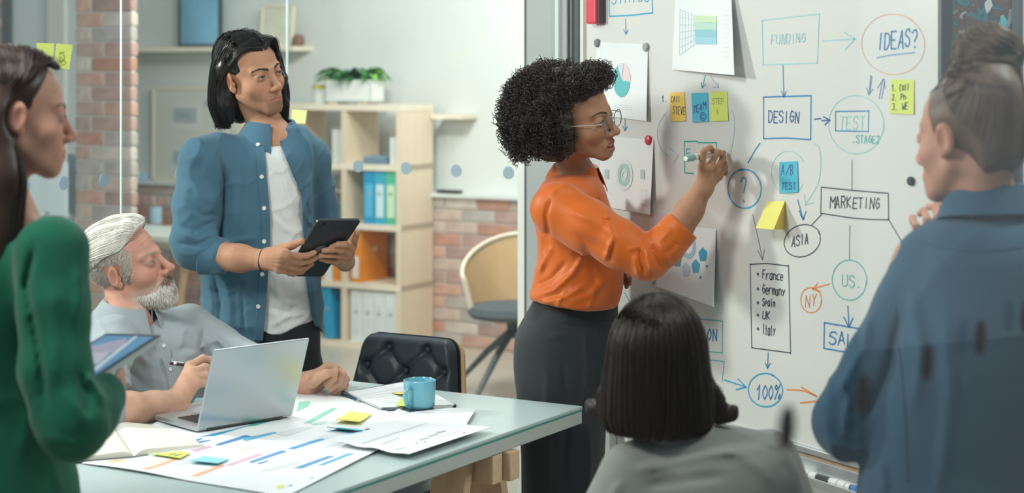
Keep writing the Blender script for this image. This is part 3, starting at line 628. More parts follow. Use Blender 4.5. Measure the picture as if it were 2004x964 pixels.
# laptop: hinge line from the two lower screen corners
z0 = TZ+.007
hl, hr = T(385, 842, z0+.004), T(571, 812, z0+.004); hl = np.array(hl); hr = np.array(hr)
hx = hr-hl; Lw = np.linalg.norm(hx[:2]); hx[2] = 0; hx /= np.linalg.norm(hx); hy = np.cross(EZ, hx)     # away from the viewer = user side
lp = thing('laptop', (hl+hr)/2, 'open silver laptop with its plain lid turned to the room', 'laptop')
LX = np.array((hx, hy, EZ)); cm = (hl+hr)/2; D2 = Lw*.69
MB().box(cm+hy*D2/2+EZ*.004-EZ*.0, (Lw, D2, .013), LX, .003).build('base', M['laptop'], lp)
MB().box(cm+hy*D2*.40+EZ*.0112, (Lw*.86, D2*.42, .001), LX).build('keyboard_tray', flat((.03, .035, .04), .5), lp)
kk = MB().box((0, 0, 0), (Lw*.86/14*.82, D2*.42/5*.8, .0016), LX, .0003); 
k0 = None
for r in range(5):
    for q in range(14):
        p = cm+hx*((q-6.5)*Lw*.86/14)+hy*(D2*.40+(r-2)*D2*.42/5)+EZ*.0125
        if k0 is None: k0 = kk.build('key', M['black'], lp); me_ = k0.data; k0.location = Vector(p)
        else: o = bpy.data.objects.new('key', me_); o.location = Vector(p); link(o, lp)
MB().box(cm+hy*D2*.80+EZ*.0113, (Lw*.32, D2*.28, .0008), LX).build('touchpad', flat((.34, .36, .38), .35), lp)
# the lid: solve the tilt from the photographed top edge
best = None
for tl in np.linspace(-.2, .75, 60):
    n_ = EZ*math.cos(tl)-hy*math.sin(tl); q = hl+n_*.215; px = CX+q[0]/q[1]*F; py = HZ+(H-q[2])/q[1]*F; q2 = hr+n_*.215; px2 = CX+q2[0]/q2[1]*F; py2 = HZ+(H-q2[2])/q2[1]*F
    e = (px-410)**2+(py-703)**2*.3+(px2-603)**2+(py2-678)**2*.3
    if best is None or e < best[0]: best = (e, tl)
tl = best[1]; ln = EZ*math.cos(tl)-hy*math.sin(tl); lt = np.cross(hx, ln)
HL = .212
MB().box(cm+ln*HL/2+EZ*.002, (Lw, .006, HL), np.array((hx, lt, ln)), .0025).build('lid', M['laptop'], lp)
MB().box(cm+ln*HL/2+EZ*.002+lt*.0032*(1 if np.dot(lt, hy) > 0 else -1), (Lw-.012, .001, HL-.014), np.array((hx, lt, ln))).build('screen', mat('laptop_screen', (.02, .025, .03), .15), lp)
MB().tube([hl+hx*.03, hr-hx*.03], .0045, 8).build('hinge', M['black'], lp)
# open notebook at the left
nb = thing('notebook', T(262, 870), 'open notebook with cream pages and a dark cover', 'notebook')
ga, gb = np.array(T(262, 893, TZ+.003)), np.array(T(222, 835, TZ+.003))      # gutter ends (near, far)
def half(e_near, e_far, name):
    a, b = np.array(T(*e_near, TZ+.003)), np.array(T(*e_far, TZ+.003)); Gt = []
    for i in range(14):
        u = i/13; h = .017*math.sin(min(1, u*1.25)*math.pi)**.6*(1-.55*u) if u < .8 else .017*(.45)*max(0, math.sin(min(1, u*1.25)*math.pi))**.6
        h = .016*(math.sqrt(max(0, min(1, u/.18)))*(1-u*.62)); Gt.append([ga*(1-u)+a*u+EZ*h, (ga*.5+gb*.5)*(1-u)+(a*.5+b*.5)*u+EZ*h, gb*(1-u)+b*u+EZ*h])
    Gt = np.array(Gt); mb = MB(); mb.grid(Gt); lo = Gt.copy(); lo[:, :, 2] = TZ+.0035; mb.grid(lo); mb.grid(np.stack([Gt[:, 0], lo[:, 0]], 1)); mb.grid(np.stack([Gt[:, 2], lo[:, 2]], 1)); mb.grid(np.stack([Gt[-1], lo[-1]], 1))
    mb.build(name, mat('cream_pages', (.78, .75, .66), .8, noise=(2, .03, (1, 1, 1)), bump=(200, .1, .0006, (1, 1, 8))), nb, True)
half((398, 874), (303, 836), 'page_block'); half((135, 903), (150, 846), 'page_block')
MB().slab([T(134, 908, TZ+.0008), T(264, 897, TZ+.0008), T(400, 876, TZ+.0008), T(305, 835, TZ+.0008), T(148, 845, TZ+.0008)], EZ, .0028).build('cover', mat('notebook_cover', (.05, .07, .09), .5), nb)

# ------------------------------------------------------------------ whiteboard
S0, S1 = float(np.dot(B(1147, 400), BD)), float(np.dot(B(1842, 400), BD)); ZB, ZTOP = .728, 1.93
def bp(s, z, off=0): return BN*(BC-off)+BD*s+EZ*z
wbd = thing('whiteboard', bp((S0+S1)/2, 0), 'large rolling whiteboard covered in flow charts and notes', 'whiteboard')
sm, zm = (S0+S1)/2, (ZB+ZTOP)/2
MB().box(bp(sm, zm, -.009), (S1-S0, .018, ZTOP-ZB), BX).build('writing_surface', M['board'], wbd)
for s, z, sx, sz, m, nm in ((S0-.009, zm, .018, ZTOP-ZB+.03, M['cream'], 'side_rail'), (S1+.007, zm, .014, ZTOP-ZB+.03, M['dark_metal'], 'side_rail'), (sm, ZTOP+.012, S1-S0+.03, .024, M['alu'], 'top_rail'), (sm, ZB-.008, S1-S0, .016, M['alu'], 'bottom_rail')):
    MB().box(bp(s, z, -.006), (sx, .034, sz), BX, .003).build(nm, m, wbd)
MB().box(bp(sm, ZB-.042, -.02), (S1-S0, .02, .04), BX, .003).build('wooden_rail', M['pine'], wbd)
MB().box(bp(sm, ZB-.064, .036), (S1-S0-.02, .085, .004), BX).build('pen_tray', M['alu'], wbd); MB().box(bp(sm, ZB-.056, .078), (S1-S0-.02, .004, .018), BX, .001).build('tray_lip', M['alu'], wbd)
MB().box(bp(sm, ZB-.048, -.004), (S1-S0-.02, .004, .034), BX, .001).build('tray_back', M['alu'], wbd)
for s in (S0+.10, S1-.10):
    MB().box(bp(s, .70, -.045), (.04, .03, 1.32), BX, .004).build('post', M['alu'], wbd)
    MB().box(bp(s, .06, -.045), (.05, .60, .04), BX, .01).build('foot', M['alu'], wbd)
    for d in (-.27, .27): MB().lathe([(.02, 0), (.028, .01), (.028, .03), (.02, .04)], bp(s, .0, -.045+d), 12).build('caster', M['black'], wbd)
INK = dict(teal=(.12, .50, .48), pteal=(.36, .66, .66), blue=(.05, .24, .50), sky=(.06, .38, .62), navy=(.06, .12, .34), black=(.07, .08, .11), grey=(.22, .25, .28), orange=(.80, .28, .08), coral=(.80, .46, .36), green=(.02, .42, .30))
GL = {'A': "00 26 40;12 32", 'B': "00 06 26 35 34 23 03;23 32 31 20 00", 'C': "45 26 15 02 11 20 40", 'D': "00 06 26 45 42 20 00", 'E': "46 06 00 40;03 33", 'F': "46 06 00;03 33", 'G': "45 26 15 02 11 20 41 43 23", 'I': "20 26", 'K': "00 06;46 03 40", 'L': "06 00 40", 'M': "00 06 23 46 40", 'N': "00 06 40 46",
 'O': "20 02 04 26 44 42 20", 'P': "00 06 36 45 44 33 03", 'R': "00 06 36 45 44 33 03;23 40", 'S': "45 36 16 05 04 33 42 41 30 10 01", 'T': "06 46;26 20", 'U': "06 01 10 30 41 46", 'V': "06 20 46", 'W': "06 10 23 30 46", 'Y': "06 23 46;23 20",
 'a': "44 34 14 03 01 10 30 43;44 41 40", 'c': "44 24 03 01 10 40", 'e': "02 42 43 34 14 03 01 10 40", 'r': "04 00;02 24 44", 'm': "04 00;03 14 23 20;23 34 43 40", 'n': "04 00;03 24 43 40", 'y': "04 22;44 10", 'p': "04 00;04 34 43 32 02", 'i': "24 20;25 26", 'l': "26 20", 't': "26 20;14 34", 'u': "04 01 10 30 44;44 40", 'd': "46 40;42 24 03 01 10 31",
 '1': "04 26 20", '2': "05 26 45 44 00 40", '3': "06 36 45 33 42 30 00", '0': "20 02 04 26 44 42 20", '%': "00 46;05 16 25 14 05;31 42 41 30 31", '?': "05 16 36 45 44 22;20 30", '.': "10 20", '/': "00 46", ' ': ""}
def draw(polys, ink, wd=.0034, parent=None, name='marker_drawing', off=.0009, surf=None):
    "felt pen strokes lying on the board (or on the surface surf); polys are pixel polylines"
    surf = surf or (lambda x, y: B(x, y, off)); mb = MB(); wd = wd*.82 if name == 'marker_drawing' else wd; col = INK[ink] if isinstance(ink, str) else ink
    for pl_ in polys:
        p = [surf(x, y) for x, y in pl_]; p = [q for i, q in enumerate(p) if i == 0 or np.linalg.norm(q-p[i-1]) > 2e-4]
        runs, cur = [], [p[0]]
        for i in range(1, len(p)):
            cur.append(p[i])
            if i < len(p)-1:
                d0, d1 = p[i]-p[i-1], p[i+1]-p[i]
                if np.dot(d0, d1) < .55*np.linalg.norm(d0)*np.linalg.norm(d1): runs.append(cur); cur = [p[i]]
        runs.append(cur)
        for q in runs:
            if len(q) < 2: continue
            q = np.array(q); t = np.gradient(q, axis=0); t /= np.linalg.norm(t, axis=1)[:, None]; n = np.cross(t, BN); n /= np.linalg.norm(n, axis=1)[:, None]
            q[0] -= t[0]*wd*.35; q[-1] += t[-1]*wd*.35; mb.grid(np.stack([q-n*wd/2, q+n*wd/2], 1))
    return mb.build(name, flat(col, .6), parent or wbd)
def curve(pts, n=8):
    "smooth (Catmull-Rom) line through pixel points"
    p = np.array([pts[0]]+list(pts)+[pts[-1]], float); out = []
    for i in range(1, len(p)-2):
        for t in np.linspace(0, 1, n, endpoint=False):
            a, b, c, d = p[i-1:i+3]; out.append(tuple(.5*(2*b+(c-a)*t+(2*a-5*b+4*c-d)*t*t+(3*b-a-3*c+d)*t**3)))
    return out+[tuple(p[-2])]
def ellp(cx, cy, rx, ry, a0=0, a1=372, rot=0, n=36):
    r = math.radians(rot); o = []
    for i in range(n+1):
        a = math.radians(a0+(a1-a0)*i/n); k = 1+.02*math.sin(2*a+1)+(i/n-.5)*.03; x, y = rx*k*math.cos(a), ry*k*math.sin(a); o.append((cx+x*math.cos(r)-y*math.sin(r), cy+x*math.sin(r)+y*math.cos(r)))
    return o
def arrow(x0, y0, x1, y1, h=10, a=.45):
    an = math.atan2(y1-y0, x1-x0); return [[(x0, y0), (x1, y1)], [(x1-h*math.cos(an-a), y1-h*math.sin(an-a)), (x1, y1), (x1-h*math.cos(an+a), y1-h*math.sin(an+a))]]
def text(s, x0, y0, x1, y1, slope=0, slant=0, jit=.12, seed=1):
    r = random.Random(seed+len(s)); n = len(s); cw = (x1-x0)/n; o = []
    for i, ch in enumerate(s):
        hh = (y1-y0)*(1-r.uniform(0, jit)); rt = r.uniform(-.10, .10); slant = r.uniform(0, .22)*cw/max(hh, 1e-6)*1.0; ww = cw*(r.uniform(.60, .72) if ch not in 'MWm%' else .82); bx_ = x0+i*cw; by = y1+slope*(bx_-x0)+r.uniform(-.06, .06)*(y1-y0)
        for st in GL[ch].split(';'):
            pts = [(bx_+int(q[0])/4*ww+slant*int(q[1])/6*hh, by-int(q[1])/6*hh+rt*int(q[0])/4*ww) for q in st.split()]
            if len(pts) > 1: o.append(pts)
    return o
D = draw
D([[(1192, -24), (1192, 32), (1234, 30), (1277, 25), (1275, -24)]], 'sky', .005); D(text('STATUS', 1197, -16, 1274, 8, -.08), 'sky', .004)
D(arrow(1224, 37, 1225, 67), 'blue'); D(arrow(1223, 232, 1223, 256), 'blue'); D([[(1221, 430), (1221, 457)]], 'sky'); D([[(1222, 572), (1232, 590)]], 'sky')
D(arrow(1380, 148, 1374, 172), 'sky'); D([[(1391, 150), (1404, 168)], [(1396, 170), (1406, 171), (1405, 162)]], (.42, .50, .66)); D(text('1.', 1295, 187, 1307, 199), 'navy', .003)
D([curve([(1303, 221), (1290, 240), (1286, 268), (1297, 296), (1314, 308)])], 'pteal', .003); D([[(1309, 289), (1318, 295), (1327, 304), (1317, 320)]], 'pteal', .003); D([curve([(1431, 214), (1437, 232), (1436, 265), (1428, 306)])], 'pteal', .003)
D([[(1340, 338), (1339, 277), (1362, 276), (1368, 279), (1402, 279)], [(1402, 279), (1402, 296)], [(1341, 338), (1357, 339)]], 'green', .0040); D([[(1351, 291), (1343, 292), (1344, 308)], [(1343, 300), (1350, 299)]], 'sky', .003)
D([[(1491, 40), (1603, 27), (1599, 123), (1493, 127), (1491, 40)]], 'pteal'); D(text('FUNDiNG', 1509, 68, 1576, 85, -.06, seed=3), (.40, .64, .67), .0036) if False else D(text('FUNDING', 1509, 67, 1578, 86, -.06, seed=3), (.40, .64, .67), .0038)
D([[(1610, 80), (1673, 76)], [(1652, 63), (1673, 76), (1653, 97)]], 'pteal', .0035)
D([ellp(1748, 87, 61, 60, -60, 310)], 'coral', .0028); D(text('IDEAS?', 1717, 63, 1798, 97, -.09, seed=5), 'blue', .0050); D([[(1716, 113), (1740, 108), (1789, 103)]], (.25, .38, .60), .004)
D([[(1532, 128), (1534, 190)], [(1529, 178), (1534, 190), (1538, 179)]], 'blue'); D([[(1494, 190), (1587, 187), (1586, 273), (1540, 270), (1494, 271), (1494, 190)]], 'blue', .0045); D(text('DESIGN', 1504, 217, 1566, 240, 0, seed=2), 'navy', .0042)
D([[(1594, 233), (1606, 232)], [(1608, 236), (1624, 235)], [(1611, 228), (1624, 235), (1614, 244)]], 'navy', .0042)
D([ellp(1675, 244, 53, 58)], 'pteal', .0030); D([[(1635, 218), (1700, 217), (1699, 257), (1635, 256), (1635, 218)]], 'blue'); D(text('TEST', 1642, 225, 1696, 253, 0), 'pteal', .0034); D(text('.STAGE2', 1668, 264, 1722, 279, .03), 'teal', .0032)
D([[(1704, 147), (1700, 184)], [(1706, 150), (1702, 182)], [(1696, 172), (1700, 186), (1708, 174)]], (.22, .30, .52), .003); D([[(1720, 193), (1727, 156)], [(1725, 193), (1731, 160)], [(1717, 172), (1729, 154), (1732, 172)]], (.22, .30, .52), .003)
D([[(1667, 313), (1667, 371)]], 'grey', .0028); D([[(1607, 366), (1665, 372), (1738, 378), (1739, 430), (1700, 429), (1665, 426), (1606, 417), (1607, 366)]], 'black', .0036); D(text('MARKETING', 1624, 383, 1724, 406, .02, seed=4), 'black', .0038)
D([curve([(1592, 281), (1603, 290), (1606, 320), (1600, 360), (1577, 398)])], 'pteal', .0028); D([[(1574, 380), (1576, 401), (1592, 396)]], 'pteal', .0028)
D([ellp(1543, 338, 33, 43, 30, 330)], 'pteal', .0024); D([[(1561, 391), (1571, 428)], [(1564, 412), (1571, 430), (1577, 414)], [(1566, 420), (1574, 428)]], 'blue', .0042)
D([ellp(1457, 369, 32, 39, -110, 262)], 'sky', .0050); D([curve([(1449, 355), (1455, 347), (1460, 353), (1457, 367), (1455, 376)]), [(1454, 392), (1456, 394)]], 'sky', .0055); D([[(1487, 280), (1476, 296), (1464, 318)]], 'blue', .0042)
D([ellp(1570, 471, 36, 31, 0, 368, -28)], 'black', .0034); D(text('ASIA', 1549, 460, 1584, 482, -.22), 'black', .0036); D([[(1588, 440), (1608, 419)]], 'black', .003)
D([[(1473, 420), (1482, 460), (1492, 506)], [(1483, 490), (1492, 508), (1496, 487)]], 'grey', .003)
D([[(1467, 517), (1500, 515), (1542, 520)], [(1543, 518), (1547, 692)], [(1468, 517), (1471, 680), (1547, 690)]], 'black', .0036)
for i, (s, x1, y0, y1) in enumerate((('France', 1534, 527, 545), ('Germany', 1537, 556, 574), ('Spain', 1518, 583, 598), ('UK', 1508, 607, 623), ('Italy', 1518, 634, 654))):
    D(text(s, 1492, y0, x1, y1, .10, seed=i)+[ellp(1483, y0+9, 1.6, 2, n=8)], 'black', .0030, name='handwriting')
D(arrow(1503, 690, 1502, 720, 11), 'blue', .0042); D([ellp(1498, 763, 33, 33, -70, 300)], 'sky', .0048); D(text('100%', 1480, 750, 1528, 780, .05), 'blue', .0045)
D([[(1418, 743), (1460, 757)], [(1444, 741), (1460, 757), (1440, 762)]], 'sky', .0045); D([curve([(1540, 762), (1570, 764), (1598, 775)]), [(1568, 757), (1598, 775)], [(1566, 788), (1600, 784)]], 'orange', .0045)
D([ellp(1662, 548, 33, 40)], 'teal', .0034); D(text('US.', 1648, 537, 1690, 561, 0, seed=6), 'teal', .0034); D([[(1663, 441), (1662, 507)]], 'grey', .003)
D([ellp(1587, 587, 20, 25)], 'orange', .0036); D(text('NY', 1576, 577, 1600, 600, -.1), 'orange', .0036); D([[(1623, 555), (1590, 565)], [(1600, 554), (1590, 566), (1606, 570)]], 'orange', .0036)
D([[(1659, 598), (1661, 638)], [(1651, 620), (1661, 640), (1669, 622)]], 'blue', .0044); D([[(1613, 631), (1695, 645)], [(1613, 631), (1612, 681), (1652, 688)]], 'blue', .0048); D(text('SALES', 1622, 649, 1712, 674, .06, seed=8), 'blue', .0052)
D([[(1738, 428), (1771, 484)]], 'black', .003); D([ellp(1772, 508, 20, 25)], 'black', .003)
D([[(1352, 622), (1414, 628), (1413, 690), (1352, 684)]], 'teal', .0036); D(text('TiON'.upper(), 1362, 640, 1406, 664, .05), 'blue', .0048); D([[(1360, 700), (1417, 707), (1413, 745)]], 'teal', .0032)

# papers, notes and magnets on the board
def board_quad(px, off): return [B(x, y, o) for (x, y), o in zip(px, off if hasattr(off, '__len__') else [off]*4)]
def board_sheet(name, px, off, m, label, cat, bow=0, group=None, nu=9, nv=9, th=.0008):
    c = board_quad(px, off); G = []
    for i in range(nv):
        v = i/(nv-1); G.append([(c[0]*(1-u)+c[1]*u)*(1-v)+(c[3]*(1-u)+c[2]*u)*v-BN*bow*math.sin(math.pi*v)*u for u in np.linspace(0, 1, nu)])
    o = MB().grid(G, th, BN).build(name, m, None, True); tag(o, label, cat, group)
    G = np.array(G)
    def at(u, v):
        x, y = min(max(u, 0), 1)*(nu-1), min(max(v, 0), 1)*(nv-1); j, i = min(int(x), nu-2), min(int(y), nv-2); fx, fy = x-j, y-i
        return (G[i, j]*(1-fx)+G[i, j+1]*fx)*(1-fy)+(G[i+1, j]*(1-fx)+G[i+1, j+1]*fx)*fy
    def surf(x, y, dz=.0012):
        "the point of the sheet seen at this pixel"
        u = v = .5; pj = lambda p: np.array((CX+p[0]/p[1]*F, HZ+(H-p[2])/p[1]*F)); t = np.array((x, y), float)
        for _ in range(10):
            r = pj(at(u, v))-t; e = 2e-3; J = np.array([(pj(at(u+e, v))-t-r)/e, (pj(at(u, v+e))-t-r)/e]).T
            if abs(np.linalg.det(J)) < 1e-6: break
            d = np.linalg.solve(J, r); u = min(.99, max(.01, u-d[0])); v = min(.99, max(.01, v-d[1]))
        return at(u, v)-BN*dz
    return o, surf
def patch(o, surf, px, col, name='printed_block', dz=.0012):
    p = [surf(x, y, dz) for x, y in px]; MB().add(p, [tuple(range(len(p)))]).build(name, flat(col), o)
def pwedge(cx, cy, rx, ry, a0, a1, r0=0, n=20):
    a = [math.radians(a0+(a1-a0)*i/n) for i in range(n+1)]; outer = [(cx+rx*math.cos(t), cy+ry*math.sin(t)) for t in a]
    return outer+([(cx+rx*r0*math.cos(t), cy+ry*r0*math.sin(t)) for t in a[::-1]] if r0 else [(cx, cy)])
o, sf = board_sheet('paper_sheet', [(1168, 82), (1268, 87), (1265, 237), (1165, 224)], (.002, .002, .012, .004), M['paper'], 'white sheet with a teal and pink pie chart pinned to the whiteboard', 'paper')
patch(o, sf, pwedge(1217, 157, 16.5, 33, 5, 240), (.13, .50, .52)); patch(o, sf, pwedge(1217, 156, 16.5, 33, 240, 285), (.68, .70, .73)); patch(o, sf, pwedge(1218, 156, 16.5, 33, 285, 365), (.80, .66, .64))
for k in range(3): patch(o, sf, [(1200, 203+k*4), (1236, 206+k*4), (1236, 207.5+k*4), (1200, 204.5+k*4)], (.72, .75, .77), 'printed_line')
o, sf = board_sheet('paper_sheet', [(1176, 266), (1279, 273), (1272, 420), (1172, 402)], (.002, .002, .016, .005), M['paper'], 'white sheet with a green ring chart behind the orange blouse', 'paper')
for r, r0, cl in ((27, .72, (.72, .76, .77)), (19, .62, (.38, .62, .56)), (9.5, .55, (.60, .76, .72))): patch(o, sf, pwedge(1222, 342, r*.62, r*1.12, 0, 360, r0, 30), cl, 'ring_chart')
for x in (1188, 1258): patch(o, sf, [(x-4, 331), (x+4, 332), (x+4, 350), (x-4, 349)], (.46, .58, .56))
for k in range(4): patch(o, sf, [(1252, 368+k*9), (1266, 370+k*9), (1266, 374+k*9), (1252, 372+k*9)], (.74, .77, .79), 'printed_line')
o, sf = board_sheet('paper_sheet', [(1322, -14), (1431, -12), (1437, 147), (1315, 136)], (.004, .012, .045, .006), M['paper'], 'large white printout of a coloured building block diagram on the whiteboard', 'paper')
for k, cl in enumerate(((.58, .74, .48), (.46, .68, .58), (.28, .56, .62), (.34, .60, .70))): patch(o, sf, [(1360, 30+k*14), (1403, 31+k*14), (1403, 44.5+k*14), (1361, 44+k*14)], cl)
D([[(1331+k*5.5, 17+k*2.4), (1330+k*5.5, 108-k*3.8)] for k in range(6)]+[[(1331, 18+k*15), (1360, 30+k*9.5)] for k in range(7)], (.52, .64, .70), .0016, o, 'printed_grid', surf=sf)
for k in range(12): patch(o, sf, [(1414, 10+k*9), (1426, 10+k*9), (1426, 11.5+k*9), (1414, 11.5+k*9)], (.74, .77, .79), 'printed_line')
o, sf = board_sheet('paper_sheet', [(1290, 436), (1401, 448), (1397, 600), (1284, 560)], (.003, .004, .022, .004), M['paper'], 'white sheet of blue pentagons below the raised orange sleeve', 'paper')
def pent(cx, cy, rx, ry): return [(cx+rx*math.cos(math.radians(a)), cy+ry*math.sin(math.radians(a))) for a in (-90, -18, 54, 126, 198)]
for cx, cy, cl in ((1376, 498, (.05, .36, .56)), (1362, 521, (.10, .40, .58)), (1326, 508, (.15, .38, .55)), (1343, 527, (.50, .62, .72))): patch(o, sf, pent(cx, cy, 9, 15), cl, 'printed_pentagon')
patch(o, sf, pwedge(1348, 482, 14, 24, 0, 360, .6, 30), (.36, .58, .68), 'ring_chart')
for x, y in ((1384, 520), (1371, 542)): patch(o, sf, [(x-2, y-2), (x+2, y-2), (x+2, y+3), (x-2, y+3)], (.1, .3, .5))
o, sf = board_sheet('paper_sheet', [(1276, 414), (1334, 424), (1338, 472), (1272, 560)], (.002, .003, .006, .003), mat('lilac_paper', (.62, .58, .66), .8), 'lilac tinted sheet partly covered by the pentagon sheet', 'paper')
def note(px, m, label, off, words_, ink='black', wd=.0023):
    o, sf = board_sheet('sticky_note', px, off, STK[m], label, 'note', nu=4, nv=5)
    for a in words_: D(text(*a[:5], a[5] if len(a) > 5 else 0), ink, wd, o, 'handwriting', surf=lambda x, y: sf(x, y, .0006))
    return o, sf
note([(1310, 181), (1339, 180), (1342, 236), (1312, 238)], 'amber', 'amber note reading CALL STEVE on the whiteboard', (.0015, .0015, .003, .003), [('CAll', 1313, 187, 1332, 199), ('STEVE', 1317, 207, 1342, 222, .12)])
o, sf = note([(1353, 182), (1385, 181), (1387, 238), (1355, 239)], 'blue', 'blue note reading TEAM on the whiteboard', (.0015, .0015, .003, .003), [('TEAM', 1356, 206, 1383, 221, -.35)], 'navy', .0028)
D([ellp(1376, 228, 5.5, 8, n=16), ellp(1376, 228, 2.6, 4, 40, 320, n=10)], 'navy', .0026, o, 'handwriting', surf=lambda x, y: sf(x, y, .0006))
note([(1391, 180), (1423, 179), (1425, 236), (1390, 237)], 'lime', 'lime note reading STEP 1 on the whiteboard', (.0015, .0015, .003, .003), [('STEP', 1394, 191, 1418, 203), ('1', 1402, 213, 1410, 224)], (.38, .42, .20))
note([(1525, 317), (1561, 315), (1562, 376), (1525, 378)], 'blue', 'blue note reading A/B TEST on the whiteboard', (.0015, .0015, .003, .003), [('A/B', 1529, 322, 1556, 343), ('TEST', 1529, 356, 1560, 370)], 'navy')
note([(1743, 155), (1789, 156), (1788, 224), (1741, 222)], 'lime', 'yellow note with a numbered list under the IDEAS circle', (.0015, .0015, .003, .003), [('1. Call', 1746, 165, 1780, 178, -.06), ('2. Pn', 1746, 184, 1774, 196, -.06), ('3. WE', 1746, 202, 1778, 215, -.06)], 'black')
# the folded yellow note
fn = thing('sticky_note', B(1507, 420), 'yellow note folded so that it stands off the whiteboard above ASIA', 'note')
a, b = B(1501, 394, .0015), B(1536, 393, .0015); c_, d_ = B(1514, 449, .058), B(1479, 446, .062)
G = [[a*(1-u)+b*u for u in np.linspace(0, 1, 5)]]
for v in np.linspace(.2, 1, 6): G.append([((a*(1-v)+d_*v)*(1-u)+(b*(1-v)+c_*v)*u) for u in np.linspace(0, 1, 5)])
MB().grid(G, .0006, BN).build('front_leaf', STK['yellow'], fn, True)
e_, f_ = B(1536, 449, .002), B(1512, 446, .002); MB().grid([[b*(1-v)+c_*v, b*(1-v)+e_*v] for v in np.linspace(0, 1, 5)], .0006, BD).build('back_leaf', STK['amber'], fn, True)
def magnet(px, py, r, m, label):
    c = B(px, py); MB_ = MB().lathe([(r*.9, 0), (r, .002), (r, .007), (r*.8, .009)], c, 20, np.array((BD, EZ, -BN))); tag(MB_.build('magnet', m, None, True), label, 'magnet')
magnet(1171, 84, .0125, mat('magnet_grey', (.16, .20, .20), .4), 'dark grey round magnet on the upper corner of the pie chart sheet'); magnet(1266, 92, .0125, mat('magnet_pale', (.36, .38, .35), .4), 'pale grey round magnet on the other corner of the pie chart sheet')
magnet(1271, 274, .0135, mat('magnet_red', (.62, .05, .07), .35), 'red round magnet holding the ring chart sheet'); magnet(1785, 354, .010, M['black'], 'black round magnet beside the MARKETING box')
er = thing('board_eraser', B(1165, 20), 'red and grey board eraser stuck at the upper corner of the whiteboard', 'eraser')
ec = B(1164, 10, .016); MB().box(ec, (.052, .03, .11), BX, .006).build('grip', mat('eraser_red', (.70, .06, .09), .5), er); MB().box(ec+BN*.004+BD*.030, (.012, .024, .108), BX, .002).build('felt_pad', mat('felt_dark', (.10, .07, .08), .9), er)
def marker(p0, d, L, cap, label, parent=None, r=.0085, body=None):
    d = d/np.linalg.norm(d); t = thing('marker_pen', p0, label, 'marker')
    MB().tube([p0, p0+d*L*.60], r, 14).build('barrel', body or M['white_plastic'], t); MB().tube([p0+d*L*.60, p0+d*L*.97, p0+d*L], [r*1.08, r*1.02, r*.7], 14).build('cap', cap, t)
    MB().tube([p0-d*.006, p0], [r*.7, r*.8], 12).build('end_plug', cap, t)
    for k in (.12, .35): MB().tube([p0+d*L*k, p0+d*L*(k+.02)], r*1.02, 14).build('printed_band', flat((.25, .28, .30)), t)
    return t
def tray(px): return bp(float(np.dot(ray_plane(px, 935, BN*(BC-.045), BN), BD)), ZB-.0525, .045)
marker(tray(1608), -BD, .12, M['black'], 'white marker pen in the whiteboard tray, end-on to the next one'); marker(tray(1666), -BD, .125, M['black'], 'white marker pen with a black cap in the middle of the tray'); marker(tray(1735), -BD, .12, mat('marker_blue_cap', (.05, .2, .5), .4), 'white marker pen half hidden at the camera end of the tray')

# notes stuck on the glass
def glass_note(px, p0, n, m, label, scrib=False):
    nn = -n if np.dot(n, ray_plane(*px[0], p0, n)-np.array((0, 0, H))) > 0 else n
    c = [ray_plane(x, y, p0, n)+nn*.0065 for x, y in px]; o = MB().slab(c, nn, .0006).build('sticky_note', STK[m]); tag(o, label, 'note')
    if scrib: draw([ellp(118, 112, 5, 9), ellp(121, 122, 4, 5), [(113, 104), (122, 102)], ellp(116, 116, 3, 4)], (.35, .42, .08), .004, o, 'scribble', surf=lambda x, y: ray_plane(x, y, p0, n)+nn*.0078)
glass_note([(69, 84), (103, 85), (101, 113), (69, 110)], GO, E1, 'lime', 'yellow-green note on the glass, half covered by the dark hair'); glass_note([(108, 85), (139, 88), (132, 136), (102, 131)], GO, E1, 'lime', 'yellow-green note with a green scribble on the glass', True)
glass_note([(574, 214), (603, 216), (600, 242), (573, 240)], GO, E2, 'pale', 'small pale yellow note on the glass beside the long dark hair')

# ------------------------------------------------------------------ signed-distance modelling kit (bodies, clothes, heads, hands)
def smin(a, b, k):
    if k <= 0: return np.minimum(a, b)
    h = np.maximum(k-np.abs(a-b), 0)/k; return np.minimum(a, b)-h*h*k*.25
def smax(a, b, k): return -smin(-a, -b, k)
def s_ell(c, r, R=None):
    c = np.asarray(c, float); r = np.asarray(r, float)
    def f(p):
        q = p-c
        if R is not None: q = q@R
        q = q/r; k0 = np.sqrt((q*q).sum(1)); q = q/r; k1 = np.sqrt((q*q).sum(1)); return k0*(k0-1)/(k1+1e-9)
    f.bound = (c, r.max()); return f
def s_cone(a, b, ra, rb, flatten=None):
    "a tapered capsule; flatten=(axis, factor) squashes it along an axis"
    a = np.asarray(a, float); b = np.asarray(b, float)
    def f(p):
        A, B_, q = a, b, p
        if flatten is not None:
            ax = np.asarray(flatten[0], float); ax = ax/np.linalg.norm(ax); s = 1/flatten[1]-1
            q = p+np.outer((p-a)@ax, ax)*s; B_ = b+ax*np.dot(b-a, ax)*s
        d = B_-A; t = np.clip(((q-A)@d)/(np.dot(d, d)+1e-12), 0, 1)
        return (np.linalg.norm(q-A-t[:, None]*d, axis=1)-(ra+(rb-ra)*t))*(1 if flatten is None else min(1, flatten[1]*1.25))
    f.bound = ((a+b)/2, np.linalg.norm(a-b)/2+max(ra, rb)); return f
def s_box(c, half, R=None, r=.005):
    c = np.asarray(c, float); half = np.asarray(half, float)-r
    def f(p):
        q = p-c
        if R is not None: q = q@R
        q = np.abs(q)-half; return np.linalg.norm(np.maximum(q, 0), axis=1)+np.minimum(q.max(1), 0)-r
    return f
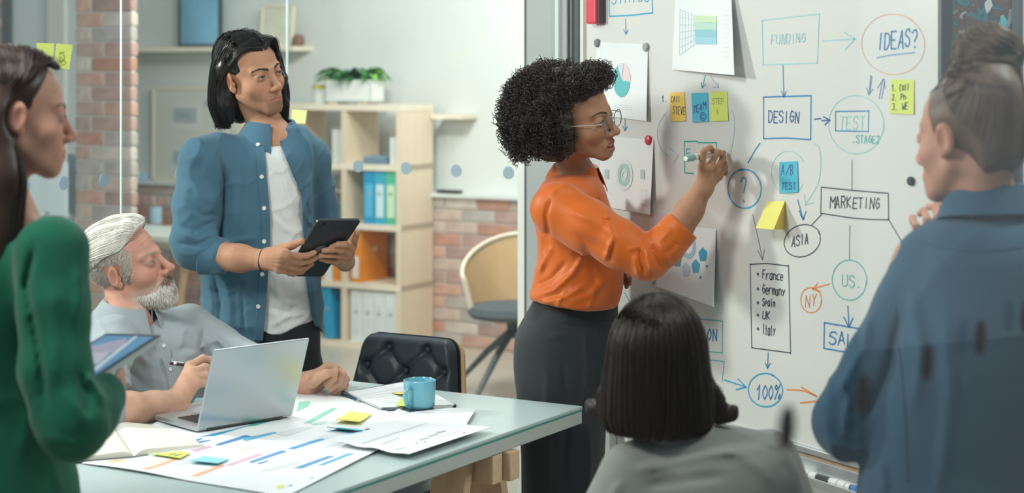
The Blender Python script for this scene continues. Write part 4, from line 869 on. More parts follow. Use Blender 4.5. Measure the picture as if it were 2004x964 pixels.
def s_rings(rows, R=None, o=(0, 0, 0), k=.02, ex=2.0):
    "a stack of ellipses: rows of (z, cx, cy, a, b) smoothly interpolated"
    r = np.array(sorted(rows, key=lambda q: q[0]), float); z = r[:, 0]; zz = np.linspace(z[0], z[-1], 60); T_ = []
    for c in range(1, 5):
        m = np.gradient(r[:, c], z) if len(z) > 2 else np.full(len(z), (r[-1, c]-r[0, c])/(z[-1]-z[0]))
        i = np.clip(np.searchsorted(z, zz)-1, 0, len(z)-2); h = z[i+1]-z[i]; t = (zz-z[i])/h
        T_.append((2*t**3-3*t**2+1)*r[i, c]+(t**3-2*t**2+t)*h*m[i]+(-2*t**3+3*t**2)*r[i+1, c]+(t**3-t**2)*h*m[i+1])
    o = np.asarray(o, float)
    def f(p):
        q = p-o
        if R is not None: q = q@R
        cx, cy, a, b = (np.interp(q[:, 2], zz, t) for t in T_)
        x, y = np.abs(q[:, 0]-cx)/a, np.abs(q[:, 1]-cy)/b
        k0 = (x**ex+y**ex)**(1/ex); d = (k0-1)*np.minimum(a, b)*.5+(k0-1)*np.sqrt(((q[:, 0]-cx)**2+(q[:, 1]-cy)**2)/(k0*k0+1e-9))*.5
        return smax(d, np.abs(q[:, 2]-(z[0]+z[-1])/2)-(z[-1]-z[0])/2, k)
    return f
class Field:
    def __init__(s): s.ops = []
    def u(s, f, k=.01): s.ops.append((0, f, k)); return s
    def sub(s, f, k=.004): s.ops.append((1, f, k)); return s
    def cut(s, f, k=.004): s.ops.append((2, f, k)); return s
    def disp(s, f): s.ops.append((3, f, 0)); return s
    def __call__(s, p):
        d = None; cull = len(p) > 300
        if cull: lo, hi = p.min(0), p.max(0)
        for t, f, k in s.ops:
            if t == 3: d = d-f(p); continue
            if cull and d is not None and t != 2 and hasattr(f, 'bound'):
                c, r = f.bound; lb = (np.linalg.norm(c-np.clip(c, lo, hi))-r)*.6
                if lb > 0 and ((t == 0 and lb > d.max()+k) or (t == 1 and lb > k-d.min())): continue
            e = f(p)
            if d is None: d = e
            elif t == 0: d = smin(d, e, k)
            elif t == 1: d = smax(d, -e, k)
            else: d = smax(d, e, k)
        return d
    def path(s, pts, rad, k=.01, k0=None, flatten=None):
        for i in range(len(pts)-1): s.u(s_cone(pts[i], pts[i+1], rad[i], rad[i+1], flatten), (k0 if (i == 0 and k0 is not None) else k))
        return s
def surface(f, lo, hi, h):
    "surface nets over a narrow band -> verts, quads"
    lo = np.asarray(lo, float); hi = np.asarray(hi, float); m = np.maximum(1, np.ceil((hi-lo)/(4*h)).astype(int)); n = 4*m+1
    ax = [lo[i]+np.arange(m[i]+1)*4*h for i in range(3)]
    pc = np.stack(np.meshgrid(*ax, indexing='ij'), -1).reshape(-1, 3); dc = f(pc).reshape(m+1)
    cm = np.full(m, 1e9)
    for i in (0, 1):
        for j in (0, 1):
            for k in (0, 1): cm = np.minimum(cm, np.abs(dc[i:m[0]+i, j:m[1]+j, k:m[2]+k]))
    act = cm < 7*h
    rep = lambda a: a.repeat(4, 0).repeat(4, 1).repeat(4, 2)
    A = rep(act); Mk = np.zeros(n, bool)
    for i in (0, 1):
        for j in (0, 1):
            for k in (0, 1): Mk[i:n[0]-1+i, j:n[1]-1+j, k:n[2]-1+k] |= A
    D = np.full(n, 1.0); D[:-1, :-1, :-1] = np.where(rep(dc[:-1, :-1, :-1]) < 0, -1., 1.)
    ix = np.argwhere(Mk); out = np.empty(len(ix))
    bl = ix//20; od = np.argsort((bl[:, 0]*1000+bl[:, 1])*1000+bl[:, 2], kind='stable'); ks = ((bl[:, 0]*1000+bl[:, 1])*1000+bl[:, 2])[od]; st = 0; brk = np.flatnonzero(np.diff(ks))+1
    for e in list(brk)+[len(ix)]:
        if e-st < 2500 and e != len(ix): continue
        j_ = od[st:e]; out[j_] = f(lo+ix[j_]*h); st = e
    D[Mk] = out
    D[0] = D[-1] = 1; D[:, 0] = D[:, -1] = 1; D[:, :, 0] = D[:, :, -1] = 1
    S = D < 0; cnt = np.zeros(n-1, np.int8); offs = [(i, j, k) for i in (0, 1) for j in (0, 1) for k in (0, 1)]
    for i, j, k in offs: cnt += S[i:n[0]-1+i, j:n[1]-1+j, k:n[2]-1+k]
    cells = np.argwhere((cnt > 0) & (cnt < 8)); vid = np.full(n-1, -1, np.int64); vid[tuple(cells.T)] = np.arange(len(cells))
    val = {o: D[tuple((cells+o).T)] for o in offs}; acc = np.zeros((len(cells), 3)); w_ = np.zeros(len(cells))
    for a in offs:
        for x in range(3):
            if a[x] == 0:
                b = list(a); b[x] = 1; b = tuple(b); va, vb = val[a], val[b]; c = (va < 0) != (vb < 0)
                t = np.where(c, va/np.where(c, va-vb, 1), 0); pos = np.array(a, float)[None]+0*acc; pos[:, x] += t
                acc += pos*c[:, None]; w_ += c
    V = lo+(cells+acc/w_[:, None])*h; Q = []
    for x in range(3):
        sl = [slice(0, n[0]), slice(0, n[1]), slice(0, n[2])]; s0 = list(sl); s1 = list(sl); s0[x] = slice(0, n[x]-1); s1[x] = slice(1, n[x])
        ch = S[tuple(s0)] != S[tuple(s1)]; e = np.argwhere(ch); y, z = (x+1) % 3, (x+2) % 3
        e = e[(e[:, y] > 0) & (e[:, z] > 0) & (e[:, y] < n[y]-1) & (e[:, z] < n[z]-1)]
        def at(dy, dz): c = e.copy(); c[:, y] -= dy; c[:, z] -= dz; return vid[tuple(c.T)]
        q = np.stack([at(1, 1), at(0, 1), at(0, 0), at(1, 0)], 1); fl = ~S[tuple(e.T)]; q[fl] = q[fl][:, ::-1]; Q.append(q)
    return V, np.concatenate(Q)
def smooth_mesh(V, Q, it=2, lam=.5):
    e = np.concatenate([Q[:, [0, 1]], Q[:, [1, 2]], Q[:, [2, 3]], Q[:, [3, 0]]]); e = np.concatenate([e, e[:, ::-1]])
    deg = np.bincount(e[:, 0], minlength=len(V))[:, None]+1e-9
    for _ in range(it):
        for l in (lam, -lam*1.03):
            s = np.stack([np.bincount(e[:, 0], V[e[:, 1], c], len(V)) for c in range(3)], 1); V = V+l*(s/deg-V)
    return V
def skin_of(fields, name, m, parent, color=None, smooth=1):
    "fields: list of (field, lo, hi, h) -> one mesh object"
    Vs, Qs, n = [], [], 0
    for f, lo, hi, h in fields:
        V, Q = surface(f, lo, hi, h); V = smooth_mesh(V, Q, smooth); Vs.append(V); Qs.append(Q+n); n += len(V)
    V = np.concatenate(Vs); Q = np.concatenate(Qs)
    return mesh(name, V, Q, m, parent, True, color(V) if color else None)
def whole_body(fields, arms, name, m, parent, color, h):
    "head, torso and hands grown into ONE continuous surface; arms are the hidden limbs under the sleeves that join them"
    f = Field(); first = True
    for q in fields:
        for t, fn, k in q.ops:
            f.ops.append((t, fn, 0.004 if (not first and fn is q.ops[0][1]) else k))
        first = False
    for pts, r in arms: f.path(pts, r, .02, .02)
    bx = np.array([b for q in boxes_of[id(fields[0])] for b in q]); return skin_of([(f, bx.min(0), bx.max(0), h)], name, m, parent, color)
boxes_of = {}
def bounds(*pts, pad=.1): p = np.array(pts); return p.min(0)-pad, p.max(0)+pad
def toward(f, p, it=6, lvl=0.0):
    "slide points along the gradient of f until f = lvl"
    p = np.array(p, float); e = 1e-4
    for _ in range(it):
        d = f(p)-lvl; g = np.stack([(f(p+e*np.eye(3)[i])-f(p-e*np.eye(3)[i]))/(2*e) for i in range(3)], 1); p = p-(d/((g*g).sum(1)+1e-6))[:, None]*g*.9
    return p
def grad(f, p, e=2e-4):
    g = np.stack([(f(p+e*np.eye(3)[i])-f(p-e*np.eye(3)[i])) for i in range(3)], 1); return g/(np.linalg.norm(g, axis=1)[:, None]+1e-9)
def wav(p, s, seed=0, warp=.6):
    "smooth pseudo noise in -1..1"
    r = np.random.RandomState(seed); o = 0
    q = p*s
    for k in range(5):
        d = r.normal(size=3); d /= np.linalg.norm(d); e = r.normal(size=3); o = o+np.sin(q@d*(1+.55*k)+warp*2*np.sin(q@e*.7+r.uniform(0, 6))+r.uniform(0, 6))/(1+.5*k)
    return o/2.6
def topx(p): return np.stack([CX+p[:, 0]/p[:, 1]*F, HZ+(H-p[:, 2])/p[:, 1]*F], 1)
def folds(lines, Yc=None):
    "raised (amp>0) or sunken folds of cloth; each is (pixel polyline, width px, height m); they lie on the side nearer than Yc"
    L = [(np.array(a, float), w_, h) for a, w_, h in lines]
    def f(p):
        x = topx(p); o = np.zeros(len(p))
        for a, w_, h in L:
            lo = a.min(0)-3*w_; hi = a.max(0)+3*w_; m = ((x > lo) & (x < hi)).all(1)
            if not m.any(): continue
            q = x[m]; best = np.full(len(q), 1e9); n = len(a)-1; tt = np.zeros(len(q))
            for i in range(n):
                d = a[i+1]-a[i]; t = np.clip(((q-a[i])@d)/(d@d+1e-9), 0, 1); r = ((q-a[i]-t[:, None]*d)**2).sum(1); c = r < best; best[c] = r[c]; tt[c] = (i+t[c])/n
            o[m] += h*np.exp(-best/(w_*w_))*np.minimum(1, np.minimum(tt, 1-tt)*5+.15)
        if Yc is not None: o *= np.clip((Yc-p[:, 1])/.03+.5, 0, 1)
        return o
    return f
def strands(paths, r0, r1=None, n=3):
    "many thin tubes: paths (K, S, 3) -> verts, quads"
    P_ = np.asarray(paths, float); K, S, _ = P_.shape; r1 = r0*.35 if r1 is None else r1
    t = np.gradient(P_, axis=1); t /= np.linalg.norm(t, axis=2)[..., None]+1e-9
    up = np.where(np.abs(t[..., 2:3]) < .8, np.array((0, 0, 1.)), np.array((1., 0, 0))); u = np.cross(t, up); u /= np.linalg.norm(u, axis=2)[..., None]+1e-9; v = np.cross(t, u)
    rr = (r0+(r1-r0)*np.linspace(0, 1, S)**2)[None, :, None, None]*(np.asarray(np.ones(K)))[:, None, None, None]
    a = np.arange(n)*2*math.pi/n
    V = P_[:, :, None, :]+rr*(np.cos(a)[None, None, :, None]*u[:, :, None, :]+np.sin(a)[None, None, :, None]*v[:, :, None, :])
    i = np.arange(S-1)[:, None]*n; j = np.arange(n)[None]; q = np.stack([i+j, i+(j+1) % n, i+n+(j+1) % n, i+n+j], -1).reshape(-1, 4)
    Q = (q[None]+(np.arange(K)*S*n)[:, None, None]).reshape(-1, 4); return V.reshape(-1, 3), Q
def spline(pts, n):
    p = np.asarray(pts, float); p = np.concatenate([2*p[:1]-p[1:2], p, 2*p[-1:]-p[-2:-1]]); k = len(p)-3; t = np.linspace(0, k-1e-6, n); i = t.astype(int); f = (t-i)[:, None]
    a, b, c, d = p[i], p[i+1], p[i+2], p[i+3]; return .5*(2*b+(c-a)*f+(2*a-5*b+4*c-d)*f*f+(3*b-a-3*c+d)*f**3)

def crumple(p, s, seed=0, sharp=3):
    "ridged creases of worn cloth, 0..1"
    return np.maximum(0, 1-np.abs(wav(p, s, seed, .5))*1.6)**sharp
# ------------------------------------------------------------------ heads
def ypr(yaw, pitch, roll):
    y, p, r = map(math.radians, (yaw, pitch, roll)); cy, sy, cp, sp, cr, sr = math.cos(y), math.sin(y), math.cos(p), math.sin(p), math.cos(r), math.sin(r)
    return np.array([[cy, -sy, 0], [sy, cy, 0], [0, 0, 1]])@np.array([[1, 0, 0], [0, cp, -sp], [0, sp, cp]])@np.array([[cr, 0, sr], [0, 1, 0], [-sr, 0, cr]])
class Head:
    "local axes: x to the person's right, y forward, z up; origin between the eyes' level and the ears"
    def __init__(s, T_, ang, sc=1.0, female=False, old=False, mouth_open=0., nose=1.0, lips=1.0, jaw=1.0, gaze=(0, 0)):
        s.T = np.array(T_, float); s.R = ypr(*ang); s.s = sc; s.female = female; s.old = old; s.gaze = gaze; s.lips = lips
        f = Field()
        def A(fn):
            g_ = lambda p: fn(np.stack([np.abs(p[:, 0]), p[:, 1], p[:, 2]], 1))
            if hasattr(fn, 'bound'): c, r = fn.bound; g_.bound = (np.array((0, c[1], c[2])), r+abs(c[0]))
            return g_
        f.u(s_ell((0, -.014, .038), (.0745, .100, .080)))
        f.u(s_ell((0, .021, -.028), (.0565, .069, .086)), .028)
        f.u(A(s_cone((.0505, -.004, -.052), (.013, .068, -.1005), .0165*jaw, .0150*jaw)), .024)
        f.u(s_ell((0, .071, -.101), (.022, .018, .0165)), .018)
        f.u(A(s_ell((.0405, .050, -.032), (.024, .022, .019))), .032)
        if not female: f.u(A(s_cone((.006, .0885, .0150), (.046, .067, .0185), .0088, .0075)), .014)
        else: f.u(A(s_cone((.010, .083, .018), (.044, .064, .023), .007, .006)), .018)
        f.sub(A(s_ell((.0325, .0985, -.001), (.0195, .0175, .0125))), .016)
        # eyelids around the eyeball, then the opening between them
        f.u(A(s_ell((.0320, .0755, 0), (.0155, .0140, .0145))), .006)
        f.sub(A(s_ell((.0325, .0905, -.0008), (.0128, .0130, .0037 if not old else .0033))), .0025)
        # nose
        f.u(s_cone((0, .0845, .010), (0, .1085*nose+.0, -.034), .0078, .0094), .012)
        f.u(s_ell((0, .1110*nose, -.0375), (.0112, .0105, .0100)), .008)
        f.u(A(s_ell((.0130, .0985, -.0425), (.0088 if not female else .0095, .0115, .0078))), .007)
        f.sub(A(s_ell((.0070, .1035, -.0508), (.0034, .0046, .0036))), .004)
        # mouth
        f.u(s_ell((0, .0755, -.072), (.029, .0195, .024)), .018)
        L = lips; mo = mouth_open
        f.u(A(s_cone((.004, .0945, -.0665), (.0215, .0855, -.0722), .0052*L, .0028)), .006)
        f.u(A(s_cone((0, .0935, -.0775-mo), (.0190, .0855, -.0745-mo*.4), .0062*L, .0028)), .006)
        if mo: f.sub(A(s_ell((0, .096, -.0722-mo*.5), (.0225, .022, .0010+mo*.55))), .0018)
        else: f.disp(lambda p: -.0022*np.exp(-((p[:, 2]+.0724-.0010*np.cos(p[:, 0]*180)+np.abs(p[:, 0])*.05)/.0017)**2)*np.clip((.0245-np.abs(p[:, 0]))/.005, 0, 1)*(p[:, 1] > .07))
        f.sub(s_ell((0, .0985, -.0585), (.0035, .004, .0065)), .004)
        f.u(s_ell((0, .066, -.0885), (.020, .016, .008)), .012)
        # ears
        Re = ypr(-22, 0, 0)@ypr(0, -12, 0)
        f.u(A(s_ell((.0765, -.012, -.004), (.0075, .0185, .0300), Re)), .006); f.u(A(s_ell((.0735, -.004, -.030), (.006, .009, .011))), .006)
        f.sub(A(s_ell((.0845, -.0095, -.006), (.0065, .0105, .0190), Re)), .005); f.u(A(s_ell((.0745, .002, -.013), (.005, .004, .008))), .004)
        if old:
            for z0 in (.050, .061, .072): f.disp(lambda p, z0=z0: -.0011*np.exp(-((p[:, 2]-z0-.004*np.cos(p[:, 0]*55))/.0024)**2)*(np.abs(p[:, 0]) < .045)*(p[:, 1] > .04))
            for k in range(3): f.disp(lambda p, k=k: -.0008*np.exp(-((p[:, 2]-(-.004+.007*(k-1)*(np.abs(p[:, 0])-.045)/.012))/.0016)**2)*((np.abs(p[:, 0]) > .047) & (np.abs(p[:, 0]) < .062))*(p[:, 1] > .02))
            f.disp(A(lambda p: -.0016*np.exp(-((p[:, 0]-.026-(-.045-p[:, 2])*.35)/.003)**2)*((p[:, 2] < -.040) & (p[:, 2] > -.078))*(p[:, 1] > .05)))
        s.local = f
    def l2w(s, p): return s.T+s.s*(np.asarray(p, float)@s.R.T)
    def w2l(s, p): return ((np.asarray(p, float)-s.T)@s.R)/s.s
    @property
    def field(s):
        f = lambda p: s.local(s.w2l(p))*s.s
        f.bound = (s.T, .18*s.s); return f
    def paint(s, V, base, lip, beard=None, brow=None, blush=(.10, -.02, -.02)):
        q = s.w2l(V); x = np.abs(q[:, 0]); c = np.tile(np.array(base, float), (len(V), 1)); g = lambda d: np.exp(-d)
        front = np.clip((q[:, 1]-.03)/.03, 0, 1)
        bl = g(((x-.042)/.022)**2+((q[:, 2]+.035)/.022)**2)*front*.7+g((x/.016)**2+((q[:, 2]+.038)/.014)**2)*front*.5+g(((x-.08)/.014)**2+((q[:, 2]+.005)/.03)**2)*.8
        c += bl[:, None]*np.array(blush)*np.array(base).max()
        zm = -.0722; lipm = np.clip(1.4-((x/.0235)**2+((q[:, 2]-zm)/(.0105*s.lips))**2)**1.5, 0, 1)*(q[:, 1] > .078)
        c = c*(1-lipm[:, None])+np.array(lip)*lipm[:, None]
        if beard is not None:
            col, zt, am = beard
            bm = np.clip((zt-q[:, 2]-np.maximum(0, .06-q[:, 1])*.1)/.012, 0, 1)*np.clip((q[:, 1]+.0)/.02, 0, 1)*np.clip((q[:, 2]+.128)/.02, 0, 1)*(1-lipm)
            bm *= .45+.55*np.maximum(g(((q[:, 2]+.0595)/.006)**4)*g((x/.024)**4), g((x/.026)**4)*np.clip((-.080-q[:, 2])/.008, 0, 1)); c = c*(1-bm[:, None]*am)+np.array(col)*bm[:, None]*am
        socket_shade = g(((x-.033)/.018)**2+((q[:, 2]-.002)/.012)**2)*(q[:, 1] > .05); c *= (1-.16*socket_shade[:, None])  # soft shade of the eye sockets, painted into the skin colour
        return np.clip(c, 0, 1)
    def eyes(s, parent, iris=(.10, .05, .03)):
        gy, gz = s.gaze
        for sx in (1, -1):
            c = s.l2w((sx*.0320, .0757, 0)); d = ypr(gy, gz, 0)@np.array((0, 1., 0)); d = s.R@d; a = np.cross(d, EZ); a /= np.linalg.norm(a); b = np.cross(a, d)
            prof = [(.0119*math.sin(t), .0119*math.cos(t)) for t in np.linspace(0.0, math.pi, 20)]
            o = MB().lathe(prof[::-1], c, 20, np.array((a, b, d))*1).build('eyeball', EYEM['white'], parent, True)
            r = .0119*s.s
            MB().lathe([(.0057, r-.0016+.0001), (.0052, r-.0007), (.003, r+.0001), (0, r+.0004)], c, 18, np.array((a, b, d))).build('iris', mat('iris', iris, .08), o, True)
            MB().lathe([(.0026, r+.00025), (.002, r+.0005), (0, r+.0006)], c, 14, np.array((a, b, d))).build('pupil', EYEM['pupil'], o, True)
    def lashes(s, parent, m):
        for sx in (1, -1):
            up, dn = [], []
            for u in np.linspace(-1, 1, 11):
                dx = u*.0132; z = (.0042 if not s.old else .0038)*(1-u*u)-.0008; up.append(s.l2w((sx*(.0322+dx), .0758+math.sqrt(max(1e-9, .0150**2-dx*dx*.85-z*z)), z)))
            MB().tube(up, np.array([.0003]+[.00085]*9+[.0004]), 5).build('eyelashes', m, parent, True)
    def brows(s, parent, m, thick=.0042, n=90, lift=0, seed=0, r=.0006):
        s.lashes(parent, m); rn = np.random.RandomState(seed)
        for sx in (1, -1):
            u = rn.uniform(0, 1, n); x = .012+.040*u; z = .0165+lift+.009*np.sin(u*2.1)-.006*np.maximum(0, u-.6)/.4+rn.uniform(-1, 1, n)*thick*(1-.75*u); y = .098-.03*u*u; L = .006+.004*u
            p0 = toward(s.local, np.stack([sx*x, y, z], 1)); p1 = toward(s.local, np.stack([sx*(x+L*.95), y, z+L*(.45-.8*u)], 1), 6, .0008)
            pa = np.stack([s.l2w(p0), s.l2w((p0+p1)/2+np.array((0, .0004, 0))), s.l2w(p1)], 1)
            V, Q = strands(np.array(pa), r); mesh('eyebrow', V, Q, m, parent, True)
EYEM = dict(white=mat('eye_white', (.40, .385, .37), .2), pupil=mat('pupil', (.004, .004, .004), .05))
def skin_mat(name, bump=.10): return mat(name, (.5, .3, .2), .60, attr='Col', sss=.10, noise=(45, .09, (1, 1, 1)), bump=(380, bump*2, .0007, (1, 1, 1)), spec=.28)
def hair_mat(name, col, rough=.38, var=.25): return mat(name, col, rough, noise=(55, var, (1, 1, .25)), spec=.4, aniso=.4)
def cloth_mat(name, col, rough=.85, bump=.25, sc=500, sheen=.15, noise=.05): return mat(name, col, rough, noise=(6, noise, (1, 1, 1)), bump=(sc, bump, .0012, (1, 1, 1)), sheen=sheen, spec=.25)
def button_at(p, n, m, parent, r=.0055, name='button'):
    n = np.asarray(n, float); n /= np.linalg.norm(n); a = np.cross(n, EZ); a /= np.linalg.norm(a)+1e-9; b = np.cross(a, n)
    return MB().lathe([(r*.9, -.002), (r, .0005), (r, .0018), (r*.8, .0024), (r*.5, .0019), (0, .0019)], p, 14, np.array((a, b, n))).build(name, m, parent, True)
def on_field(f, px, py, ppm, it=40):
    "march the sight line of a pixel onto a surface"
    d = np.array(((px-CX)/F, 1., -(py-HZ)/F)); t = F/ppm-.35; 
    for _ in range(it):
        v = float(f((np.array((0, 0, H))+d*t)[None])[0])
        t += max(-.02, min(.04, v*.8))
        if abs(v) < 2e-4: break
    p = np.array((0, 0, H))+d*t; return p, grad(f, p[None])[0]
def strip_on(f, pts, ppm, wd, name, m, parent, off=.002, n=40, th=.002):
    "a narrow band of cloth (placket, seam, pocket edge) laid on a surface along pixel points"
    q = spline([(x, y, 0) for x, y in pts], n); L, R_ = [], []; C, N = [], []
    for x, y, _ in q: p, g = on_field(f, x, y, ppm); C.append(p); N.append(g)
    C = np.array(C); N = np.array(N); t = np.gradient(C, axis=0); sd = np.cross(t, N); sd /= np.linalg.norm(sd, axis=1)[:, None]+1e-9
    G = np.stack([C-sd*wd/2, C-sd*wd/2*.92+N*off, C+sd*wd/2*.92+N*off, C+sd*wd/2], 1); mb = MB(); mb.grid(G); return mb.build(name, m, parent, True), C, N
def collar(cen, a, b, yaw, h, fold, m, parent, gap=18, tilt=0., point=.035, spread=.012, name='collar', up=None, pitch=0.):
    "a shirt collar: a stand round the neck turned down outside, open at the front (yaw is the way the wearer faces)"
    f = ypr(yaw, pitch, tilt); A = np.array((f[:, 0], f[:, 1], f[:, 2])); st, fd = [], []
    for i in range(49):
        t = math.radians(90+gap+(360-2*gap)*i/48); c = math.cos(t); s = math.sin(t); front = max(0, s)
        e = (abs(i-24)/24)**3
        p = np.array((a*c, b*s, 0)); o = np.array((c, s, 0)); z0 = -.012*e
        st.append([p*1.0+np.array((0, 0, -.012-.02*e)), p*.97+np.array((0, 0, h*.5)), p*.93+np.array((0, 0, h+z0))])
        drop = fold+point*e
        fd.append([p*.93+np.array((0, 0, h+z0)), p*.95+o*.005+np.array((0, 0, h+z0+.002)), p+o*(.010+spread*.3)+np.array((0, 0, h-drop*.4+z0)), p+o*(.014+spread)+np.array((0, 0, h-drop+z0))])
    cen = np.asarray(cen, float); W_ = lambda G: cen+np.array(G)@A
    mb = MB(); g1 = W_(st); g2 = W_(fd); mb.grid(g1); mb.grid(g2)
    o = mb.build(name, m, parent, True); md = o.modifiers.new('thick', 'SOLIDIFY'); md.thickness = .0022; md.offset = 0; o.modifiers.move(1, 0); return o

# ------------------------------------------------------------------ people
def person(loc, label): return thing('person', loc, label, 'person', None)
def nails(pts, parent): pass
def ring_rows(rows, ppm, yoff=0.0):
    "rows of (py, px left, px right, half depth) -> s_rings rows in world axes"
    Y = F/ppm+yoff; o = []
    for r in rows:
        py, xl, xr, b = r[:4]; yy = Y+(r[4] if len(r) > 4 else 0); k = F/yy
        o.append((H-(py-HZ)/k, ((xl+xr)/2-CX)/k, yy, (xr-xl)/2/k, b))
    return o
def interp_px(tab): 
    t = np.array(sorted(tab), float); return lambda v: np.interp(v, t[:, 0], t[:, 1])
def finger(f, pts, r0, r1, k=.004, k0=.012):
    n = len(pts); f.path(pts, np.linspace(r0, r1, n), k, k0)
def nail(p, q, n, parent, w_=.0048, m=None):
    "a fingernail near the tip q of the segment p-q, facing n"
    p, q, n = map(lambda a: np.asarray(a, float), (p, q, n)); d = (q-p)/np.linalg.norm(q-p); n = n-d*np.dot(n, d); n /= np.linalg.norm(n); s = np.cross(d, n); G = []
    for i in range(5):
        u = i/4*2-1; G.append([q+d*(.001-.009*v)+s*w_*u*(1-.12*v)+n*(.0068*(1-.28*u*u)) for v in np.linspace(0, 1, 4)])
    return MB().grid(G, .0004, -n).build('fingernail', m or NAIL, parent, True)
NAIL = mat('fingernail', (.62, .42, .36), .3)

# ---- the long-haired man with the tablet
def long_haired_man():
    M_ = 661.
    pr = person(P(520, 1224, M_)*np.array((1, 1, 0)), 'standing man with long dark hair in an open blue shirt holding a tablet')
    hd = Head((-.7683, 5.2194, 1.6324), (-134.4, -.7, 13.9), 1.0, nose=1.0, jaw=1.05, gaze=(8, 4))
    skin = skin_mat('skin_tan'); base, lip = (.47, .245, .15), (.36, .15, .11)
    # tablet plane
    tc_ = [P(622, 431, 712), P(707, 431, 702), P(632, 541, 684), P(560, 540, 694)]
    tn = np.cross(tc_[1]-tc_[0], tc_[3]-tc_[0]); tn /= np.linalg.norm(tn); tn = tn if tn[1] < 0 else -tn
    def tp(px, py, off): return ray_plane(px, py, tc_[0]+tn*off, tn)
    hf = Field().u(hd.field)
    nb_ = P(533, 272, M_)+np.array((0, .02, 0))
    hf.u(s_cone(hd.l2w((0, -.034, -.055)), nb_+np.array((0, .01, 0)), .046, .053), .02)
    hf.u(s_ell(hd.l2w((0, .02, -.155)), (.012, .014, .016)), .02)
    hf.path([P(440, 318, M_), nb_+EZ*-.02, P(595, 314, 655)], [.035, .055, .035], .03, .04)
    hf.u(s_ell(P(525, 330, M_), (.13, .08, .12)), .05)
    lo, hi = bounds(hd.T, nb_, pad=.0); lo = np.minimum(lo-.13, P(430, 345, M_)-.02); hi = np.maximum(hi+.135, P(600, 345, M_)+.02); lo[1] = 5.07; hi[1] = 5.36
    # right arm and hand
    af = Field(); wr = P(517, 508, 693)
    af.path([P(384, 486, 679), P(425, 500, 682), P(470, 505, 688), wr], [.046, .044, .037, .027], .02)
    fa = [[tp(556, 497, .016), tp(585, 501, .014), tp(601, 500, .012), tp(615, 494, .009)], [tp(553, 507, .017), tp(589, 513, .015), tp(606, 510, .012), tp(618, 504, .009)],
          [tp(550, 517, .017), tp(584, 525, .015), tp(599, 522, .012), tp(610, 516, .009)], [tp(546, 527, .016), tp(574, 535, .014), tp(590, 531, .012), tp(601, 523, .009)]]
    for q, r in zip(fa, (.0100, .0102, .0098, .0088)):
        af.u(s_cone(wr, q[0], .020, r*1.1), .016); finger(af, q, r, r*.78, .005, .012)
    th = [P(528, 500, 694), P(553, 486, 698), P(573, 479, 702), P(592, 472, 704)]
    finger(af, th, .0165, .0088, .006, .018); af.u(s_cone(th[0], fa[0][0], .017, .011), .02)
    for q in fa: af.disp(lambda p, c=q[1]: .0008*np.exp(-((p-c)**2).sum(1)/.00006))
    for k in range(3): af.disp(folds([([(524, 503+k*6), (540, 505+k*7), (556, 503+k*8)], 1.6, .0012)]))
    # left hand
    lf = Field(); wl_ = P(676, 512, 670)
    lf.path([P(632, 452, 648), P(655, 490, 655), wl_], [.044, .038, .027], .02)
    fb = [[tp(686, 486, .010), tp(676, 478, .015), tp(662, 478, .013), tp(649, 483, .010)], [tp(684, 494, .012), tp(668, 489, .016), tp(651, 488, .014), tp(634, 490, .010)],
          [tp(680, 503, .013), tp(662, 500, .016), tp(644, 499, .014), tp(626, 500, .010)], [tp(674, 511, .013), tp(658, 511, .015), tp(643, 510, .013), tp(628, 507, .010)]]
    for q, r in zip(fb, (.0098, .0100, .0096, .0086)): lf.u(s_cone(wl_, q[0], .019, r*1.2), .014); finger(lf, q, r, r*.8, .005, .010)
    finger(lf, [P(680, 500, 672), P(690, 480, 688), P(694, 467, 694), P(699, 456, 697)], .014, .0085, .006, .014)
    ab = bounds(P(380, 530, 679), P(620, 470, 700), *[x for q in fa for x in q], pad=.05); lb = bounds(P(632, 450, 648), wl_, *[x for q in fb for x in q], P(699, 456, 697), pad=.05)
    boxes_of[id(hf)] = [(lo, hi), ab, lb]
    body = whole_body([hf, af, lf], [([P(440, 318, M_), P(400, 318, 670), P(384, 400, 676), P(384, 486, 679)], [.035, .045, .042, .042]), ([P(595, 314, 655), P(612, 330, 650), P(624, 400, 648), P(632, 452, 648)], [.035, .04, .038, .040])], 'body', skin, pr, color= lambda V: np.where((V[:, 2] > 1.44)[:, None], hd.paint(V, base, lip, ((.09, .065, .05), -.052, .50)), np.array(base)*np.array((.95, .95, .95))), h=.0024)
    hd.eyes(body)
    hb = hair_mat('black_brown_hair', (.018, .016, .016), .30); hd.brows(pr, mat('brow_hair', (.035, .026, .022), .6), .0052, 190, .001, 1, .0005)
    for q in fa[:3]: nail(q[2], q[3], tn, body)
    # clothes
    rows = [(258, 470, 578, .06, .02), (275, 428, 596, .085, .015), (300, 410, 606, .105), (340, 404, 611, .118), (400, 405, 613, .120), (470, 405, 617, .115), (540, 401, 624, .110), (600, 399, 631, .114), (650, 402, 631, .118), (676, 405, 630, .118)]
    tor = s_rings(ring_rows(rows, M_), k=.03, ex=2.2)
    tee_rows = [(r[0], r[1]+9, r[2]-9, r[3]-.012)+tuple(r[4:]) for r in rows]; teer = s_rings(ring_rows(tee_rows, M_), k=.02, ex=2.2)
    neckcut = s_cone(nb_+np.array((.0, -.030, .062)), hd.l2w((0, -.02, -.02)), .066, .060)
    tee = Field().u(teer).sub(neckcut, .01); th_ = interp_px([(490, 654), (549, 653), (574, 642), (612, 628)])
    tee.cut(lambda p: (lambda x: (x[:, 1]-th_(x[:, 0]))/M_)(topx(p)), .006)
